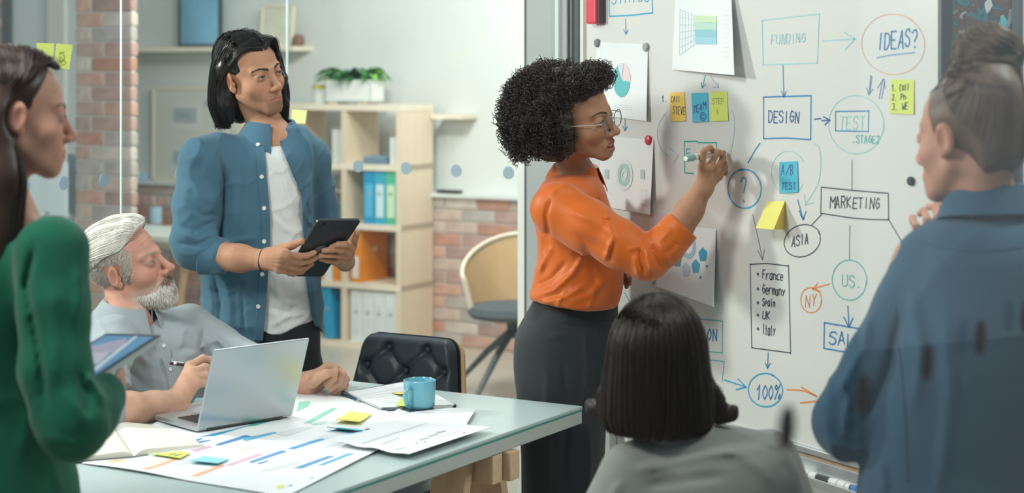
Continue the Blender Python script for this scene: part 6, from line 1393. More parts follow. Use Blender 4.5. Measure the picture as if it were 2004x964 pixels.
# ---- the seated bearded man
def bearded_man():
    M_ = 712.
    pr = person(P(270, 1300, M_)*np.array((1, 1, 0)), 'seated bearded man with swept back white hair in a light grey shirt')
    hd = Head((-1.0461, 4.805, 1.1135), (-104, 15, 13), 1.02, old=True, gaze=(-6, 8), nose=1.03, lips=.85)
    skin = skin_mat('skin_fair'); base, lip = (.56, .29, .215), (.40, .18, .16)
    nb_ = P(250, 618, 722); hf = Field().u(hd.field); hf.u(s_cone(hd.l2w((0, -.036, -.05)), nb_, .050, .054), .02)
    hf.path([P(225, 678, 726), nb_-EZ*.03, P(335, 672, 705)], [.035, .05, .035], .03, .04)
    lo, hi = bounds(hd.T, nb_, pad=.0); lo -= np.array((.14, .14, .08)); hi += np.array((.16, .15, .15))
    af = Field(); wr = P(346, 784, 766)
    af.path([P(196, 800, 800), P(250, 802, 794), P(300, 797, 780), wr], [.043, .043, .039, .030], .02)
    fs = [pp((371, 716, 750), (397, 701, 745), (412, 704, 742), (420, 716, 742)), pp((376, 728, 754), (401, 718, 750), (415, 722, 747), (422, 734, 745)), pp((381, 740, 756), (403, 734, 752), (415, 738, 748), (420, 748, 746)), pp((384, 752, 758), (400, 750, 754), (411, 755, 750), (414, 763, 748))]
    hand_of(af, wr, fs, (.0108, .0108, .0104, .0094), .0235, .85, .016); finger(af, pp((362, 740, 744), (382, 722, 740), (402, 712, 738)), .014, .010, .006, .014)
    for q in fs: af.disp(lambda p, c=q[0]: .0012*np.exp(-((p-c)**2).sum(1)/.00007))
    gf = Field(); gw = P(602, 752, 724); gf.path([P(505, 735, 712), P(560, 750, 718), gw], [.042, .038, .031], .02)
    gs = [pp((640, 718, 722), (656, 721, 730), (652, 740, 736), (641, 752, 734)), pp((653, 719, 716), (670, 731, 722), (663, 750, 731), (647, 760, 733)), pp((661, 725, 712), (677, 742, 716), (669, 758, 725), (653, 766, 729)), pp((663, 736, 708), (676, 752, 711), (668, 766, 718), (657, 770, 721))]
    hand_of(gf, gw, gs, (.0110, .0112, .0106, .0096), .026, .88, .016); finger(gf, pp((612, 748, 732), (624, 738, 738), (637, 731, 740), (648, 729, 738)), .0165, .0095, .006, .016)
    boxes_of[id(hf)] = [(lo, hi), bounds(P(196, 800, 800), wr, *[x for q in fs for x in q], pad=.06), bounds(P(505, 735, 712), gw, *[x for q in gs for x in q], pad=.06)]
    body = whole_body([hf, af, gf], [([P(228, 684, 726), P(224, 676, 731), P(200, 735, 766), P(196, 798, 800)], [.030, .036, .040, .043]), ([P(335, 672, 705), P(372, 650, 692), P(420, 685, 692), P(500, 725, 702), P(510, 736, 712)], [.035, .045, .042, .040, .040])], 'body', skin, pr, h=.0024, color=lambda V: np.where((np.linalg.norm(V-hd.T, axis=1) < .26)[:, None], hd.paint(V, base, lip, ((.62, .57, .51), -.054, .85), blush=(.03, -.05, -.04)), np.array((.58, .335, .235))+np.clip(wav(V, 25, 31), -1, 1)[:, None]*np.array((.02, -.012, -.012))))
    hd.eyes(body, (.16, .22, .26)); wh_ = mat('white_hair', (.80, .77, .71), .5, noise=(60, .18, (1, 1, .3)), spec=.3); gb_ = mat('grey_brow_hair', (.42, .36, .30), .6)
    hd.brows(pr, gb_, .0048, 110, .001, 3, .0007)
    for q, n in ((gs[0], (0, -1, .5)), (gs[1], (0, -1, .3)), (gs[2], (.3, -1, .2))): nail(q[2], q[3], np.array(n, float), body, .0052)
    # shirt
    gsh = cloth_mat('light_grey_poplin', (.37, .42, .45), .85, .2, 600)
    rows = [(596, 205, 300, .06, .0), (608, 186, 330, .10), (632, 165, 376, .130), (680, 158, 402, .145), (720, 158, 404, .150), (770, 162, 398, .150), (830, 165, 390, .150), (985, 165, 392, .15)]
    sf = Field().u(s_rings(ring_rows(rows, 704.), k=.03, ex=2.2))
    sf.path([P(226, 664, 732), P(200, 730, 766), P(190, 795, 800)], [.066, .062, .056], .04, .10); sf.u(s_cone(P(190, 795, 800), P(212, 803, 799), .056, .052), .01)
    sf.path([P(370, 640, 692), P(420, 678, 692), P(498, 716, 700)], [.068, .062, .054], .03, .05); sf.path([P(498, 716, 700), P(560, 752, 718)], [.054, .042], .02)
    sf.sub(s_cone(nb_+EZ*.025, hd.l2w((0, -.036, -.04)), .058, .056), .006); sf.sub(s_cone(P(292, 615, 745), P(312, 655, 755), .03, .004), .008)
    sf.disp(folds([([(330, 650), (326, 700), (334, 760)], 3.5, .004), ([(250, 650), (270, 690), (300, 720)], 7, .007), ([(225, 670), (250, 720), (285, 756)], 6, -.006), ([(240, 740), (270, 765), (320, 770)], 6, .006), ([(350, 640), (380, 650), (410, 690)], 6, .006), ([(400, 640), (392, 680), (396, 720)], 4, -.006), ([(420, 655), (440, 680), (452, 700)], 5, .006), ([(340, 690), (365, 680), (395, 690)], 6, -.004), ([(405, 660), (440, 672), (480, 692)], 6, .005), ([(178, 590), (196, 640), (230, 680)], 6, .005), ([(290, 690), (310, 740), (318, 790)], 8, -.005), ([(350, 700), (372, 730), (376, 780)], 7, .005)], 4.95))
    sf.disp(lambda p: .002*wav(p, 15, 32)+.007*crumple(p, 10, 33, 5)+.002*crumple(p, 24, 34))
    sb = bounds(P(150, 600, 720), P(565, 990, 700), pad=.04); sb[0][1] = 4.20; sb[1][1] = 5.15; sb[0][2] = .44
    sf.cut(lambda p: .455-p[:, 2], .02)
    shirt = skin_of([(sf, *sb, .0045)], 'shirt', gsh, pr)
    collar(nb_+np.array((.0, .01, .002)), .062, .067, -112, .040, .046, gsh, shirt, gap=17, point=.040, spread=.022, tilt=8, pitch=-6)
    strip_on(sf, [(318, 668), (328, 705), (338, 745), (344, 790)], M_, .028, 'placket', gsh, shirt, .0022)
    for x, y in ((320, 676), (332, 722), (341, 768)):
        p, n = on_field(sf, x, y, M_); button_at(p+n*.0028, n, M['white_plastic'], shirt, .0052)
    strip_on(sf, [(356, 712), (372, 708), (392, 704)], M_, .010, 'pocket_hem', gsh, shirt, .0018)
    # lower body on a chair
    fw = -U; sd = np.array((-fw[1], fw[0], 0)); hip = P(270, 975, 704); hip[2] = .53
    tr = Field().u(s_ell(hip, (.17, .17, .11)))
    for k in (-1, 1): tr.path([hip+sd*.09*k, hip+sd*.11*k+fw*.30, hip+sd*.11*k+fw*.20-EZ*.44], [.085, .07, .05], .03)
    skin_of([(tr, hip-np.array((.7, .7, .5)), hip+np.array((.7, .7, .2)), .008)], 'trousers', cloth_mat('navy_chino', (.03, .035, .05), .85), pr)
    for k in (-1, 1):
        b = hip+sd*.11*k+fw*.24; b[2] = .035; so = Field().u(s_ell(b, (.13, .05, .05), np.array((fw, sd, EZ)).T)).cut(lambda p: .002-p[:, 2], .01); skin_of([(so, *bounds(b, pad=.18), .007)], 'shoe', M['black'], pr)
    ch = thing('office_chair', np.array((hip[0], hip[1], 0)), 'dark chair under the seated bearded man', 'chair'); CXs = np.array((fw, sd, EZ))
    MB().box(np.array((hip[0], hip[1], .40))+fw*.08, (.46, .46, .05), CXs, .02).build('seat', M['leather'], ch, True)
    MB().tube([np.array((hip[0], hip[1], .05)), np.array((hip[0], hip[1], .39))], .03, 10).build('column', M['dark_metal'], ch)
    for k in range(5):
        a = k*1.2566; d = np.array((math.cos(a), math.sin(a), 0)); MB().tube([np.array((hip[0], hip[1], .08)), np.array((hip[0], hip[1], .03))+d*.28], [.022, .015], 8).build('leg', M['dark_metal'], ch)
    # hair: short sides, long top swept back
    rn = np.random.RandomState(9); pa = []; ms = Field().u(s_ell((0, -.017, .040), (.0785, .1045, .083))).u(s_ell((0, -.004, .092), (.058, .084, .038)), .025).u(s_ell((.012, .050, .098), (.042, .036, .026)), .02)
    zl = lambda p: np.interp(p[:, 1], [-.11, -.06, -.03, .0, .03, .05, .08], [.016, .030, .046, .056, .062, .076, .098])
    ms.sub(lambda p: (p[:, 2]-zl(p))*.8, .006)
    hair = skin_of([(lambda p: ms(hd.w2l(p)), hd.T-.17, hd.T+np.array((.17, .17, .2)), .0030)], 'hair', wh_, pr, smooth=2)
    N_ = 3200; S_ = 16; be_ = np.radians(rn.uniform(-92, 94, N_)); x0 = .085*np.sin(be_); t0 = np.radians(rn.uniform(32, 66, N_)+np.abs(x0)*120); t1 = np.radians(rn.uniform(135, 200, N_)); s_ = np.linspace(0, 1, S_)[None]
    th_ = t0[:, None]+(t1-t0)[:, None]*s_; x_ = x0[:, None]*(1+.25*np.sin(s_*2.5))+.020*np.sin(s_*3)*np.sign(x0+.02)[:, None]
    q = np.stack([x_, -.010+.14*np.cos(th_), .045+.13*np.sin(th_)*np.cos(be_*.92)[:, None]], -1).reshape(-1, 3); q = toward(ms, q, 7, 0.0); q = q+grad(ms, q)*np.repeat(rn.uniform(.0005, .0035, N_), S_)[:, None]
    q = q.reshape(N_, S_, 3)+rn.normal(size=(N_, 1, 3))*.0008; q[:, :, 2] += .004*np.sin(s_*math.pi*1.2)*np.sin(x0*160)[:, None]
    V, Q = strands(hd.l2w(q.reshape(-1, 3)).reshape(q.shape), .00065, .0004); mesh('hair_strands', V, Q, wh_, hair, True)
    # cropped sides and the beard: short tapering hairs rooted in the skin
    pa = []; cnt = 0
    N_ = 17000; c = np.stack([rn.choice((-1, 1), N_)*rn.uniform(.03, .09, N_), rn.uniform(-.115, .052, N_), rn.uniform(-.075, .085, N_)], 1); c = toward(hd.local, c, 6, 0.0)
    lim = (c[:, 1] < .040+np.clip(c[:, 2], 0, .06)*.3-np.clip(.0-c[:, 2], 0, .1)*.35) & (c[:, 2] > -.032-np.clip(-c[:, 1]-.02, 0, .1)*.5) & (c[:, 2] > -.085) & ~((np.abs(c[:, 0]) > .066) & (np.abs(c[:, 1]+.010) < .024) & (c[:, 2] < .030) & (c[:, 2] > -.045)) & (c[:, 2] < .085) & (c[:, 1] > -.14)
    c = c[lim]; g = grad(hd.local, c); dirs = g*.55+np.array((0, -.75, -.55)); L = rn.uniform(.005, .009, len(c)); 
    side = np.stack([c-g*.0005, c+dirs*(L*.5)[:, None], c+(dirs+np.array((0, -.15, -.25)))*L[:, None]], 1)
    V, Q = strands(hd.l2w(side.reshape(-1, 3)).reshape(side.shape), .00050, .0003); mesh('cropped_hair', V, Q, mat('silver_hair', (.66, .61, .55), .6), hair, True)
    N_ = 24000; c = np.stack([rn.uniform(-.068, .068, N_), rn.uniform(-.005, .11, N_), rn.uniform(-.128, -.035, N_)], 1); c = toward(hd.local, c, 6, 0.0); x = np.abs(c[:, 0])
    edge = np.interp(x, [0, .012, .026, .036, .050, .064], [-.0555, -.0545, -.062, -.082, -.080, -.068])
    lim = (c[:, 2] < edge) & ~((x < .0235) & (np.abs(c[:, 2]+.0722) < .0065)) & (c[:, 1] > -.002+.0*x) & (c[:, 2] > -.13)
    c = c[lim]; x = np.abs(c[:, 0]); g = grad(hd.local, c); mu = ((c[:, 2] > -.067) & (x < .03)); L = np.where(mu, rn.uniform(.007, .012, len(c)), np.interp(c[:, 2], [-.12, -.09, -.06, -.04], [.016, .016, .010, .005])*rn.uniform(.7, 1.1, len(c))); sg = np.sign(c[:, 0])
    d1 = g*.75+np.array((0, .1, -.75)); d2 = g*.25+np.array((0, .06, -1.0)); d1[mu] = g[mu]*.6+np.stack([sg[mu]*.5, 0*sg[mu], -.7+0*sg[mu]], 1); d2[mu] = g[mu]*.3+np.stack([sg[mu]*.6, 0*sg[mu], -1+0*sg[mu]], 1)
    be = np.stack([c-g*.001, c+d1*(L*.45)[:, None], c+(d1*.45+d2*.6)*L[:, None]], 1); be[:, 1:] += rn.normal(size=(len(c), 1, 3))*.0012
    V, Q = strands(hd.l2w(be.reshape(-1, 3)).reshape(be.shape), .00055, .0003); mu3 = np.repeat(mu, 9)
    bo = mesh('beard', V, Q, mat('beard_hair', (1, 1, 1), .6, attr='Col', noise=(60, .15, (1, 1, 1))), pr, True, np.where(mu3[:, None], np.array((.36, .29, .23)), np.array((.84, .81, .76)))*(1-.35*np.exp(-((np.repeat(x, 9)/.016)**2))*(np.repeat(c[:, 2], 9) > -.098))[:, None])
    a, b = P(333, 710, 752), P(408, 719, 744); d = (b-a)/np.linalg.norm(b-a); t = thing('pen', a, 'black ballpoint pen in the bearded man\'s raised hand', 'pen')
    MB().tube([a, a+d*.05, b], .0042, 10).build('barrel', M['black'], t); MB().tube([a+d*.008, a+d*.016], .0046, 10).build('metal_band', M['alu'], t); MB().tube([a+d*.004+EZ*.005, a+d*.036+EZ*.005], .0014, 6).build('clip', M['alu'], t)
bearded_man()

# ---- the woman in green at the left
def green_woman():
    M_ = 1050.
    pr = person(P(-10, 1862, M_)*np.array((1, 1, 0)), 'standing woman with long brown hair in a green dress holding a tablet')
    hd = Head((-.9250, 3.2857, 1.5580), (-64, -3, -2), .96, female=True)
    skin = skin_mat('skin_light'); base, lip = (.52, .275, .20), (.42, .14, .12)
    nb_ = P(8, 428, M_); hf = Field().u(hd.field); hf.u(s_cone(hd.l2w((0, -.036, -.055)), nb_, .044, .05), .02)
    hf.path([P(85, 490, 1075), nb_-EZ*.01, P(-70, 480, 1020)], [.035, .05, .035], .03, .04)
    lo, hi = bounds(hd.T, nb_, pad=0.); lo -= np.array((.13, .15, .06)); hi += np.array((.13, .15, .13))
    af = Field(); wr = P(196, 782, 1075); af.path([P(150, 830, 1105), wr], [.036, .026], .01)
    fs = [pp((215, 752, 1062), (232, 736, 1050), (236, 722, 1040)), pp((216, 762, 1060), (234, 748, 1048), (240, 732, 1036)), pp((214, 770, 1056), (232, 758, 1044), (240, 744, 1032))]
    hand_of(af, wr, fs, (.0085, .0088, .0084), .02)
    boxes_of[id(hf)] = [(lo, hi), bounds(P(150, 830, 1105), wr, *[x for q in fs for x in q], pad=.05)]
    body = whole_body([hf, af], [([P(85, 490, 1075), P(100, 500, 1090), P(108, 660, 1106), P(142, 826, 1118), P(152, 828, 1105)], [.035, .045, .04, .038, .036])], 'body', skin, pr, h=.0030, color=lambda V: np.where((np.linalg.norm(V-hd.T, axis=1) < .2)[:, None], hd.paint(V, base, lip), np.array(base)))
    hd.eyes(body); hb = hair_mat('long_brown_hair', (.040, .020, .014), .42); hd.brows(pr, hb, .0034, 80, .003, 4, .0006)
    grn = cloth_mat('emerald_knit', (.002, .095, .055), .9, .35, 300, sheen=.12, noise=.08)
    rows = [(430, -70, 78, .06), (450, -115, 118, .10), (490, -150, 140, .125), (560, -165, 138, .14), (680, -165, 120, .135), (800, -160, 118, .13), (964, -185, 150, .16), (1150, -190, 165, .17), (1500, -170, 150, .16)]
    df = Field().u(s_rings(ring_rows(rows, M_), k=.03, ex=2.1))
    sh0, el, wz = P(100, 495, 1090), P(142, 828, 1120), P(200, 776, 1078)
    df.path([sh0, P(105, 600, 1100), P(112, 720, 1112), el], [.066, .060, .058, .060], .02, .04); df.path([el, P(168, 812, 1100), wz], [.060, .054, .042], .015)
    df.path([P(-120, 480, 1030), P(-170, 700, 1030), P(-100, 800, 1060)], [.06, .055, .045], .03, .05)
    df.sub(s_cone(nb_+EZ*.02, hd.l2w((0, -.036, -.05)), .052, .05), .006)
    df.disp(folds([([(70, 470), (50, 560), (75, 680), (90, 800)], 7, -.014), ([(150, 520), (156, 580), (146, 640)], 9, .007), ([(100, 560), (110, 660), (104, 760)], 12, .006), ([(165, 730), (190, 760), (206, 790)], 8, .010), ([(150, 720), (170, 770), (172, 820)], 8, -.008), ([(130, 760), (150, 800), (180, 840)], 9, .007), ([(90, 850), (130, 870), (170, 868)], 7, .006), ([(100, 890), (110, 930), (120, 964)], 9, .006), ([(40, 700), (60, 800), (40, 900)], 14, .006)], 3.30)).disp(lambda p: .002*wav(p, 14, 41)+.004*crumple(p, 9, 42, 4))
    db = bounds(P(-250, 425, M_), P(240, 1500, M_), pad=.02); db[0][1] = 2.98; db[1][1] = 3.55
    dress = skin_of([(df, *db, .0062)], 'dress', grn, pr)
    for k, x in enumerate((-60, 30)):
        b = P(x, 1700, M_); ft = b.copy(); ft[2] = .04; lg = Field().path([P(x, 1450, M_), P(x, 1650, M_), ft], [.06, .052, .036], .03); skin_of([(lg, *bounds(P(x, 1450, M_), ft, pad=.09), .008)], 'leg', skin, pr, lambda V: np.tile(np.array(base), (len(V), 1)))
        ft[2] = .03; so = Field().u(s_ell(ft+np.array((.04, .02, 0)), (.12, .045, .05), ypr(-30, 0, 0))).cut(lambda p: .002-p[:, 2], .01); skin_of([(so, *bounds(ft, pad=.2), .008)], 'shoe', M['black'], pr)
    # long straight hair tucked behind the ear
    ms = Field().u(s_ell((0, -.022, .044), (.080, .103, .084))); ms.u(s_ell((0, -.080, -.06), (.078, .048, .14)), .03)
    ms.path([(.060, -.050, 0), (.064, -.030, -.12), (.070, -.040, -.27)], [.036, .046, .040], .03); ms.path([(-.060, -.03, 0), (-.078, -.01, -.12), (-.07, .0, -.22)], [.034, .03, .02], .03)
    ms.sub(lambda p: np.maximum((.022+np.clip(-p[:, 2]-.0, 0, .05)*-.0)-p[:, 1]+np.clip(p[:, 2]-.03, 0, .1)*.55-np.clip(-p[:, 2], 0, .05)*.6, p[:, 2]-.110), .010); ms.sub(s_ell((.090, -.010, -.006), (.026, .026, .038)), .008)
    hair = skin_of([(lambda p: ms(hd.w2l(p)), hd.T-np.array((.2, .2, .34)), hd.T+.18, .0042)], 'hair', hb, pr, smooth=2)
    rn = np.random.RandomState(8); pa = []
    for i in range(1600):
        u = rn.uniform(-.085, .080); sx = 1 if rn.rand() < .7 else -1; top_ = np.array((sx*.003, u, .128-max(0, u)**2*5-max(0, -u-.02)**2*3)); f_ = rn.rand()
        mid = np.array((sx*.074, .018*max(0, u)/.08*.9+min(u, 0)*.5-.004, .065+.01*f_)); beh = np.array((sx*(.079-.03*max(0, -u)/.085), -.046-max(0, -u)*.75, .0)); L = rn.uniform(-.29, -.20)
        pa.append(hd.l2w(spline([top_, top_*.55+mid*.45+np.array((sx*.012, 0, .024)), mid, beh, beh+np.array((sx*.020, -.004+.055*f_, -.10)), beh+np.array((sx*.024, -.008+.055*f_, L))], 14)+rn.normal(size=3)*.0022))
    V, Q = strands(np.array(pa), .0011, .0007); mesh('hair_strands', V, Q, hb, hair, True)
    # her tablet
    far_l, far_r, near_r = P(207, 652, 985), P(314, 655, 1000), P(168, 750, 1085); near_l = far_l+near_r-far_r
    n = np.cross(far_r-far_l, near_l-far_l); n /= np.linalg.norm(n); n = n if n[2] > 0 else -n; c = (far_l+near_r)/2
    t = thing('tablet_computer', c, 'thick tablet with a lit blue and lilac screen held by the woman in green', 'tablet'); th = .013
    q = np.array([far_l, far_r, near_r, near_l]); MB().slab(q-n*th, n, th*.86).build('casing', mat('grey_casing', (.40, .47, .48), .4), t); MB().slab(q-n*th*.14, n, th*.14).build('bezel', M['black'], t)
    ex, ey = far_r-far_l, near_l-far_l
    def scr(u, v, dz=.0006): return far_l+ex*u+ey*v+n*dz
    def emis(nm, col, st=.55):
        m = mat(nm, (0, 0, 0), .1); b = m.node_tree.nodes['Principled BSDF']; b.inputs['Emission Color'].default_value = tuple(col)+(1,); b.inputs['Emission Strength'].default_value = st; return m
    MB().slab([scr(.06, .05), scr(.94, .05), scr(.94, .95), scr(.06, .95)], n, .0002).build('screen', emis('lit_screen', (.10, .34, .62)), t)
    for k, (col, qd) in enumerate((((.50, .46, .62), ((.1, .30), (.5, .10), (.75, .30), (.4, .62))), ((.66, .64, .72), ((.30, .42), (.62, .40), (.70, .62), (.36, .70))), ((.75, .82, .88), ((.60, .05), (.66, .05), (.90, .9), (.80, .9))), ((.06, .22, .50), ((.1, .70), (.5, .72), (.6, .92), (.1, .92))), ((.30, .58, .80), ((.08, .52), (.4, .66), (.36, .74), (.08, .64))))):
        MB().slab([scr(u, v, .0009+k*.00015) for u, v in qd], n, .0001).build('lit_graphic', emis('lit_graphic', col), t)
green_woman()

# ---- the woman in the denim shirt at the right
def denim_woman():
    M_ = 1075.
    pr = person(P(1910, 1890, M_)*np.array((1, 1, 0)), 'standing woman in a blue denim shirt with a high brown bun, hands at chin')
    hd = Head(P(1893, 268, M_), (36, -4, 2), .98, female=True)
    skin = skin_mat('skin_peach'); base, lip = (.50, .26, .18), (.42, .14, .12)
    nb_ = P(1934, 430, M_); hf = Field().u(hd.field); hf.u(s_cone(hd.l2w((0, -.036, -.055)), nb_, .047, .054), .02); hf.path([P(1850, 480, 1060), nb_-EZ*.01, P(2040, 480, 1090)], [.035, .05, .035], .03, .04)
    lo, hi = bounds(hd.T, nb_, pad=0.); lo -= np.array((.14, .15, .06)); hi += np.array((.14, .15, .13))
    af = Field(); wr = P(1822, 500, 1000); af.path([P(1765, 600, 1000), wr], [.036, .027], .01)
    fs = [pp((1848, 452, 1002), (1856, 420, 1000), (1848, 400, 992), (1836, 396, 980)), pp((1832, 456, 1004), (1836, 424, 1004), (1830, 404, 996), (1818, 404, 982)), pp((1814, 460, 1004), (1814, 430, 1004), (1808, 412, 996), (1800, 418, 982)), pp((1796, 468, 1002), (1792, 442, 1002), (1786, 426, 994), (1786, 436, 982))]
    hand_of(af, wr, fs, (.0088, .0090, .0086, .0078), .022); finger(af, pp((1842, 480, 990), (1850, 450, 980), (1846, 424, 976)), .012, .0085, .006, .012)
    boxes_of[id(hf)] = [(lo, hi), bounds(P(1765, 600, 1000), P(1670, 830, 1060), wr, *[x for q in fs for x in q], pad=.06)]
    body = whole_body([hf, af], [([P(1850, 480, 1060), P(1800, 512, 1060), P(1706, 700, 1066), P(1668, 820, 1060), P(1700, 790, 1020), P(1768, 600, 1000)], [.035, .045, .042, .04, .038, .036])], 'body', skin, pr, h=.0030, color=lambda V: np.where((np.linalg.norm(V-hd.T, axis=1) < .2)[:, None], hd.paint(V, base, lip), np.array(base)))
    hd.eyes(body); hb = hair_mat('brown_bun_hair', (.115, .072, .047), .5, .35)
    MB().lathe([(.0, 0), (.008, .001), (.009, .004), (.006, .006)], P(1806, 449, 1016), 12, np.array(((1, 0, 0), (0, 0, 1), (0, -1, 0)))).build('ring', M['alu'], pr)
    den = cloth_mat('washed_denim', (.032, .085, .14), .85, .4, 500, noise=.12)
    rows = [(412, 1868, 2010, .06), (440, 1818, 2075, .10), (480, 1800, 2120, .13), (560, 1775, 2150, .145), (680, 1738, 2155, .15), (800, 1702, 2150, .15), (964, 1682, 2140, .155), (1150, 1690, 2140, .16)]
    sf = Field().u(s_rings(ring_rows(rows, M_), k=.03, ex=2.1))
    el = P(1662, 826, 1065); sf.path([P(1815, 520, 1060), P(1785, 600, 1064), P(1724, 715, 1066), el], [.064, .064, .064, .067], .02, .04); sf.path([el, P(1700, 800, 1020), P(1790, 590, 1000)], [.066, .055, .044], .015)
    sf.path([P(2070, 510, 1090), P(2130, 680, 1090), P(2100, 830, 1040)], [.066, .062, .058], .02, .04)
    sf.sub(s_cone(nb_+EZ*.02, hd.l2w((0, -.036, -.05)), .056, .054), .006)
    sf.disp(folds([([(1700, 600), (1690, 680), (1640, 770)], 10, .008), ([(1760, 620), (1740, 720), (1690, 830)], 8, -.010), ([(1640, 740), (1660, 780), (1650, 860)], 7, .008), ([(1610, 800), (1640, 830), (1680, 850)], 8, -.007), ([(1620, 860), (1660, 880), (1700, 880)], 8, .007), ([(1780, 560), (1800, 680), (1790, 800)], 14, .007), ([(1850, 600), (1860, 760), (1840, 940)], 14, .006), ([(1720, 900), (1730, 940), (1726, 964)], 8, .006)], 3.22)).disp(lambda p: .002*wav(p, 13, 51)+.005*crumple(p, 9, 52, 4))
    sb = bounds(P(1580, 400, M_), P(2180, 1150, M_), pad=.02); sb[0][1] = 2.98; sb[1][1] = 3.52
    shirt = skin_of([(sf, *sb, .0062)], 'shirt', den, pr)
    collar(nb_+np.array((0, 0, .022)), .064, .068, 30, .042, .046, den, shirt, gap=16, point=.03, spread=.014)
    strip_on(sf, [(1800, 470), (1900, 486), (2000, 480)], M_, .010, 'yoke_seam', den, shirt, .0016); strip_on(sf, [(1748, 600), (1764, 760), (1772, 940)], M_, .010, 'side_seam', den, shirt, .0016)
    tr = Field().u(s_rings(ring_rows([(1110, 1700, 2130, .15), (1250, 1690, 2140, .16), (1330, 1700, 2130, .15)], M_), k=.03))
    for x in (1810, 2010): tr.path([P(x, 1300, M_), P(x, 1600, M_), P(x, 1840, M_)], [.085, .065, .05], .03, .05)
    skin_of([(tr, *bounds(P(1690, 1110, M_), P(2140, 1880, M_), pad=.1), .009)], 'trousers', cloth_mat('dark_jeans', (.02, .03, .05), .85), pr)
    for x in (1810, 2010):
        b = P(x, 1880, M_); b[2] = .03; so = Field().u(s_ell(b+np.array((-.03, .04, 0)), (.05, .12, .045), ypr(36, 0, 0))).cut(lambda p: .002-p[:, 2], .01); skin_of([(so, *bounds(b, pad=.2), .008)], 'shoe', M['black'], pr)
    # hair pulled up into a bun
    bun = hd.w2l(P(1932, 112, M_-6)); ms = Field().u(s_ell((0, -.018, .036), (.0795, .1035, .0835))); ms.u(s_ell((0, -.075, -.030), (.055, .035, .055)), .03)
    ms.sub(lambda p: np.maximum(.030-p[:, 1]+np.clip(p[:, 2]-.03, 0, .1)*.55-np.clip(-p[:, 2], 0, .08)*.75, p[:, 2]-.090), .012); ms.sub(s_ell((-.090, -.010, -.006), (.024, .026, .036)), .006); ms.sub(s_ell((.090, -.010, -.006), (.024, .026, .036)), .006); ms.cut(lambda p: -.072-p[:, 2]-np.clip(p[:, 1]+.07, -.1, .05)*.7, .01)
    ms.u(s_ell(bun, (.066, .060, .058)), .05); ms.u(s_cone((0, -.06, .08), bun, .05, .045), .03)
    rb = np.array(bun)
    def swirl(p):
        d = p-rb; r = np.linalg.norm(d, axis=1); return .005*np.sin(np.arctan2(d[:, 0], d[:, 2])*3+d[:, 1]*110+r*60)*np.clip((.09-r)/.02, 0, 1)
    ms.disp(swirl); ms.disp(lambda p: .0018*wav(np.stack([p[:, 0], p[:, 1]*.4, p[:, 2]*.4], 1), 110, 55))
    hair = skin_of([(lambda p: ms(hd.w2l(p)), hd.T-.18, hd.T+np.array((.18, .18, .26)), .0040)], 'hair', hb, pr, smooth=2)
    rn = np.random.RandomState(18); N_ = 1500; S_ = 12; a = rn.uniform(-2.9, 2.9, N_); st = np.stack([.082*np.sin(a), -.02+.06*np.cos(a)*1.0-.04, .03+.045*np.cos(a)-.06*(1-np.cos(a))*.3], 1); b0 = np.array((0, -.058, .118)); s_ = np.linspace(0, 1, S_)[None, :, None]
    b1 = b0+.042*(st-b0)/np.linalg.norm(st-b0, axis=1)[:, None]; q = (st[:, None]*(1-s_)+b1[:, None]*s_); q = q+np.array((0, -.01, .012))*np.sin(s_*math.pi); q = toward(ms, q.reshape(-1, 3), 6, .0); q = (q+grad(ms, q)*np.repeat(rn.uniform(.0003, .003, N_), S_)[:, None]).reshape(N_, S_, 3); q = q[(ms(q[:, 0]) < .02)]
    V, Q = strands(hd.l2w(q.reshape(-1, 3)).reshape(q.shape), .0009, .0006); pa = []
    for i in range(520):
        ba = np.array((.25, -.45, .86)); d = np.cross(ba, rn.normal(size=3)); d /= np.linalg.norm(d); lt = rn.uniform(-1.1, 1.3); t = np.cross(ba, d); t /= np.linalg.norm(t); an = np.linspace(0, rn.uniform(1.2, 3.0), 12)[:, None]
        q = rb+((d*np.cos(an)+t*np.sin(an))*math.cos(lt)+ba*(math.sin(lt)+.10*an/3))*np.array((.066, .060, .058)); q = toward(ms, q, 3, rn.uniform(.0005, .004)); pa.append(hd.l2w(q))
    V2, Q2 = strands(np.array(pa), .0012, .0008); mesh('hair_strands', np.concatenate([V, V2]), np.concatenate([Q, Q2+len(V)]), hb, hair, True)
denim_woman()

